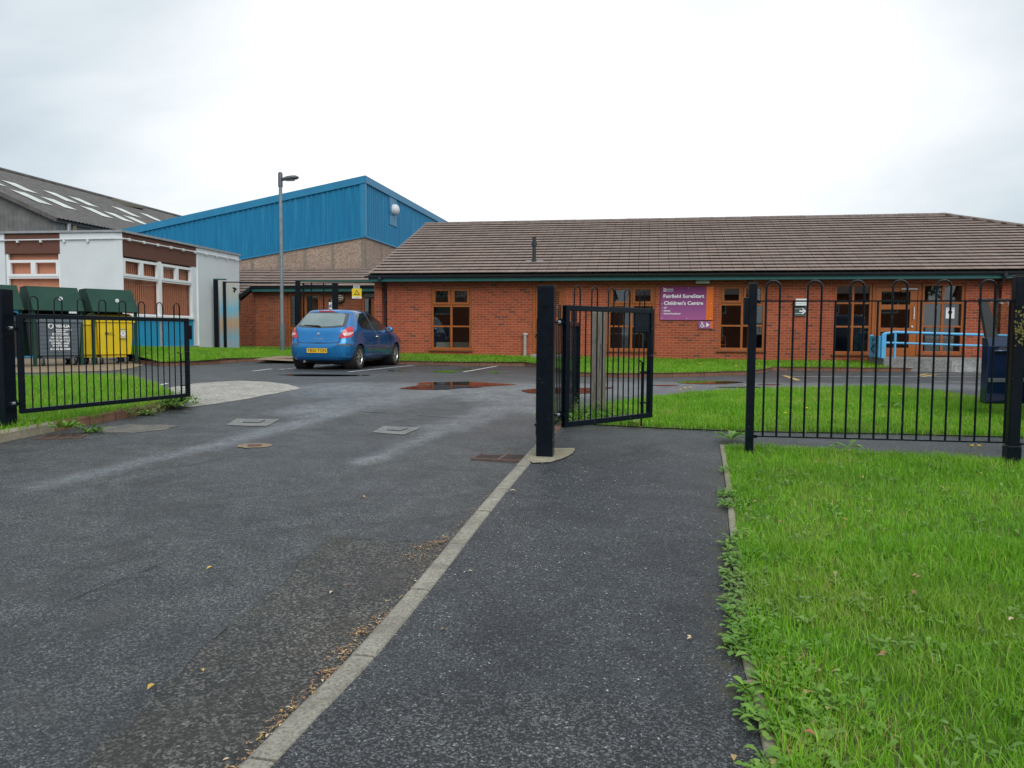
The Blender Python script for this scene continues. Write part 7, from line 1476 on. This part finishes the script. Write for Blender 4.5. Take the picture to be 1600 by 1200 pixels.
# single plants one can point to
for px, py, s_, n_, lab in ((1142, 689, .24, 12, 'spiky dandelion plant at the corner where the two path edgings meet'), (1325, 702, .19, 10, 'broad-leaved dandelion plant in the lawn just in front of the bow-top fence'), (1393, 640, .25, 9, 'tall broad-leaved weed in the island lawn behind the bow-top fence')):
    c = G(px, py, .05); jobs = [((0, 0, 0), k * 2.4 + random.uniform(-.2, .2), random.uniform(.35, .9), random.uniform(.7, 1.1)) for k in range(n_)]; me = leaf_mesh(n_, lambda i: jobs[i], s_); me.name = 'dandelion_plant'; o = link('dandelion_plant', me, loc=(c.x, c.y, c.z + .01)); tag(o, lab, 'weed')
M_DAN = mat('dandelion_yellow', (0.75, 0.48, 0.01), 0.7, 0.1); M_STEM = mat('flower_stem', (0.16, 0.25, 0.06), 0.6, 0.1)
def flower(px, py, lab, group=None, dz=.05, h=.10, r_=.022):
    c = G(px, py, dz); t = thing('dandelion', lab, 'flower', (c.x, c.y, c.z - h * .5), 0, group); MB().tube([(0, 0, 0), (.004, .003, h)], .003, 5).build('stem', M_STEM, t); MB().lathe([(.005, h - .006), (r_, h + .004), (r_ * .8, h + .014), (.003, h + .016)], (0.004, 0.003, 0), 'z', 10).build('flower_head', M_DAN, t)
GRPF = 'yellow dandelions in the strip of grass along the brick building'
for px, py in ((1062, 566), (1094, 571), (1180, 567), (1186, 571), (1228, 565), (1228, 569), (1250, 566), (1284, 567), (985, 562), (1012, 568), (1150, 575), (908, 566)): flower(px, py, 'yellow dandelion in the grass strip along the brick wall', GRPF, .12, .08, .028)
for px, py in ((403, 546), (410, 548), (372, 545), (300, 548), (340, 552)): flower(px, py, 'yellow dandelion in the grass below the white block', 'yellow dandelions below the white block', .15, .08, .03)
for px, py in ((1226, 651), (1260, 643), (1165, 606), (1062, 613), (1070, 611), (1078, 610)): flower(px, py, 'yellow dandelion in the island lawn', 'yellow dandelions in the island lawn', .06, .09, .022)
for px, py in ((1518, 703), (1529, 703), (1405, 620)): flower(px, py, 'yellow dandelion close to the bow-top fence', 'yellow dandelions by the bow-top fence', .07, .08, .02)
# dry leaves: single ones on the tarmac and grass, and the drift along the kerb
M_DRY = []
for k, c in enumerate(((0.42, 0.26, 0.12), (0.33, 0.13, 0.05), (0.55, 0.43, 0.27), (0.24, 0.15, 0.08), (0.50, 0.34, 0.06))): M_DRY.append(mat('dry_leaf_%s' % 'abcde'[k], c, 0.7, 0.2, 40))
def dry(mb, x, y, z, L, w, a, curl=0.3):
    c, s = math.cos(a), math.sin(a); pr = [(0, 0), (.3, .8), (.6, 1), (.85, .55), (1, 0)]; o = []
    for t, k in pr:
        zz = z + L * curl * (4 * t * (1 - t)) * .5
        o += [(x + c * L * t - s * w * k * .5, y + s * L * t + c * w * k * .5, zz + w * .2 * k), (x + c * L * t, y + s * L * t, zz), (x + c * L * t + s * w * k * .5, y + s * L * t - c * w * k * .5, zz + w * .2 * k)]
    mb.add(o, [f for k in range(4) for f in ((3 * k, 3 * k + 1, 3 * k + 4, 3 * k + 3), (3 * k + 1, 3 * k + 2, 3 * k + 5, 3 * k + 4))])
mb = MB()
def drop(p, n, sp, zz=0.006, sz=(.008, .028)):
    for _ in range(n):
        x, y = p.x + random.gauss(0, sp), p.y + random.gauss(0, sp); mb.mi = random.choices(range(5), (4, 2, 2, 7, 0.5))[0]
        if inside(path_poly, [x], [y])[0]: continue
        L = random.uniform(*sz); dry(mb, x, y, gz(y) + zz + random.uniform(0, .006), L, L * random.uniform(.15, .5), random.uniform(0, 6.28), random.uniform(.05, .4))
for i in range(len(KLs) - 1):
    a, b_ = KLs[i], KLs[i + 1]
    if b_.y > 7 or b_.y < 1.5: continue
    for _ in range(int((b_ - a).length * 420)):
        p = a.lerp(b_, random.random()); k = vnoise(np.array([p.x]), np.array([p.y]), 3.0, 9)[0]
        near = 1.25 if 2.2 < p.y < 3.9 else 0.15
        if random.random() > near * max(0, k * 1.7 - .35): continue
        drop(Vector((p.x - abs(random.gauss(0, .035)) - .006, p.y)), 1, .006)
for px, py, n, sp in ((668, 858, 70, .05), (682, 850, 60, .03), (655, 872, 40, .06), (700, 842, 30, .03), (640, 872, 14, .05), (540, 1020, 60, .035), (520, 1050, 50, .035), (560, 990, 40, .03), (742, 800, 12, .03), (790, 702, 10, .05), (800, 704, 14, .05), (700, 728, 12, .04)): drop(G(px, py), n, sp)
o = mb.build('leaf_litter', M_DRY); o['kind'] = 'stuff'
LF_ = 'single dry leaves scattered on the tarmac'
for px, py, k, L, dz in ((515, 928, 2, .035, .006), (565, 776, 0, .05, .006), (795, 768, 2, .06, .047), (730, 893, 2, .03, .047), (1080, 998, 2, .035, .047), (1146, 1180, 0, .04, .05), (322, 890, 4, .05, .006), (244, 1070, 4, .05, .006), (318, 1050, 4, .03, .006), (1082, 998, 2, .03, .05), (540, 916, 1, .03, .006), (690, 985, 3, .03, .047)):
    c = G(px, py, dz); q = MB(); dry(q, 0, 0, .002, L, L * .5, random.uniform(0, 6.28)); o = q.build('fallen_leaf', M_DRY[k], loc=(c.x, c.y, c.z)); tag(o, 'small dry leaf lying on the tarmac', 'leaf', LF_)
LG = 'brown and yellow leaves lying in the lawn'
for px, py, k in ((1324, 813, 4), (1220, 817, 1), (1437, 900, 0), (1443, 903, 0), (1587, 968, 2), (1375, 1024, 1), (1369, 1026, 3), (1345, 745, 0), (1527, 740, 4), (1275, 1150, 1), (1430, 925, 1), (1185, 785, 0)):
    c = G(px, py, .10); q = MB(); dry(q, 0, 0, .002, .045, .024, random.uniform(0, 6.28)); o = q.build('fallen_leaf', M_DRY[k], loc=(c.x, c.y, c.z)); tag(o, 'dry brown or yellow leaf lying in the near lawn', 'leaf', LG)
c = G(1165, 1072, .06); q = MB(); dry(q, 0, 0, .0, .13, .022, .3, .15); o = q.build('bark_strip', mat('pinkish_bark', (0.30, 0.17, 0.15), 0.7, 0.15), loc=(c.x - .03, c.y, c.z)); tag(o, 'pinkish brown strip of bark on the path beside the lawn weeds', 'bark')
c = G(727, 895, .046); 
# small stones on the path
sb = MB()
for _ in range(160):
    y = random.uniform(2.2, 8.0); x = random.uniform(-.4, 1.8)
    if not inside(path_poly, [x], [y])[0]: continue
    q = random.uniform(.002, .006); sb.lathe([(q * .6, 0), (q, q * .4), (q * .5, q)], (x, y, gz(y) + .041), 'z', 6)
o = sb.build('gravel', mat('pale_grit', (0.42, 0.42, 0.40), 0.8, 0.2)); o['kind'] = 'stuff'

# ------------------------------------------------------------------ what the windows look back at: gardens across the street, behind the camera
M_CROWN = grass_mat('street_tree_leaf', (0.03, 0.07, 0.012), (0.08, 0.15, 0.03), 0.2); M_BARK = mat('bark', (0.09, 0.07, 0.05), 0.9, 0.3, 8, bmp=0.5)
def tree(x, y, h, r_, label, n=5200):
    t = thing('street_tree', label, 'tree', (x, y, gz(y))); tk = MB(); tk.tube([(0, 0, -.2), (.05, 0, h * .3), (-.05, .1, h * .55), (0, 0, h * .8)], [.26, .2, .14, .05], 10); cl = []
    for k in range(16):
        a, e_ = random.uniform(0, 6.28), random.uniform(-.2, 1.2); rr = r_ * random.uniform(.35, .9); c = Vector((math.cos(a) * math.cos(e_) * rr, math.sin(a) * math.cos(e_) * rr, h * .62 + math.sin(e_) * rr * .9)); cl.append((c, random.uniform(.28, .5) * r_))
        tk.tube([(0, 0, h * random.uniform(.3, .6)), tuple(c * .6 + Vector((0, 0, h * .22))), tuple(c)], [.09, .05, .015], 6)
    tk.build('trunk', M_BARK, t, smooth=True); P = np.zeros((n, 3))
    for i in range(n): c, s = random.choice(cl); d = Vector((random.gauss(0, 1), random.gauss(0, 1), random.gauss(0, .8))).normalized() * s * random.uniform(.3, 1) ** .5; P[i] = c + d
    A = RNG.normal(0, 1, (n, 3)); B = RNG.normal(0, 1, (n, 3)); A /= np.linalg.norm(A, axis=1)[:, None]; B -= A * (A * B).sum(1)[:, None]; B /= np.linalg.norm(B, axis=1)[:, None]; s = RNG.uniform(.07, .16, (n, 1)); V = np.stack([P - A * s, P + B * s * .6, P + A * s, P - B * s * .6], 1).reshape(-1, 3)
    me = bpy.data.meshes.new('crown'); me.from_pydata(V.tolist(), [], np.arange(n * 4).reshape(-1, 4).tolist()); at = me.attributes.new('var', 'FLOAT', 'POINT'); at.data.foreach_set('value', np.repeat(RNG.uniform(.1, .8, n), 4).astype(np.float32)); me.materials.append(M_CROWN); link('crown', me, t)
for x, y, h, r_, lb in ((16, -13, 9, 3.4, 'leafy street tree behind the camera, east side'), (7, -19, 10, 3.6, 'leafy street tree behind the camera, opposite the gate'), (27, -10, 8, 3.2, 'leafy street tree behind the camera, farthest east'), (-9, -17, 8, 3.0, 'leafy street tree behind the camera, west of the gate'), (-21, -14, 8, 3.2, 'leafy street tree behind the camera, farthest west')): tree(x, y, h, r_, lb)
def house(x, y, w, d, h, label):
    t = thing('brick_house', label, 'house', (x, y, 0), 0); hs = [(-w * .35, -w * .12, 1.0, 2.2), (w * .12, w * .35, 1.0, 2.2), (-w * .35, -w * .12, 3.4, 4.5), (w * .12, w * .35, 3.4, 4.5)]
    wm = MB(); wm.box(-w / 2, w / 2, -d, 0, 0, h); wm.prism([(-d, h), (0, h), (-d / 2, h + 2.2)], 'x', -w / 2, w / 2); wm.build('wall', M_BRICK2, t); r_ = MB(); k = 2.2 / (d / 2); r_.quad((-w / 2 - .2, .35, h - .35 * k + .06), (w / 2 + .2, .35, h - .35 * k + .06), (w / 2 + .2, -d / 2, h + 2.27), (-w / 2 - .2, -d / 2, h + 2.27)); r_.quad((-w / 2 - .2, -d - .35, h - .35 * k + .06), (w / 2 + .2, -d - .35, h - .35 * k + .06), (w / 2 + .2, -d / 2, h + 2.27), (-w / 2 - .2, -d / 2, h + 2.27)); r_.build('roof', M_RIDGE, t)
    for a, b_, c, e_ in hs:
        f = MB(); f.box(a, b_, .003, .05, c, c + .07).box(a, b_, .003, .05, e_ - .07, e_).box(a, a + .07, .003, .05, c + .07, e_ - .07).box(b_ - .07, b_, .003, .05, c + .07, e_ - .07); fo = f.build('window', M_UPVC, t); MB().quad((a + .07, .02, c + .07), (b_ - .07, .02, c + .07), (b_ - .07, .02, e_ - .07), (a + .07, .02, e_ - .07)).build('pane', M_DGLASS, fo)
    MB().box(-w * .06, w * .06, .003, .06, 0, 2.1).build('door', M_UPVC, t)
for x, lb in ((-28, 'brick house across the street behind the camera, farthest west'), (-14, 'brick house across the street behind the camera, west of the gate'), (-1, 'brick house across the street behind the camera, facing the gate'), (13, 'brick house across the street behind the camera, east of the gate'), (28, 'brick house across the street behind the camera, farthest east')): house(x, -26, 10, 8, 5.2, lb)
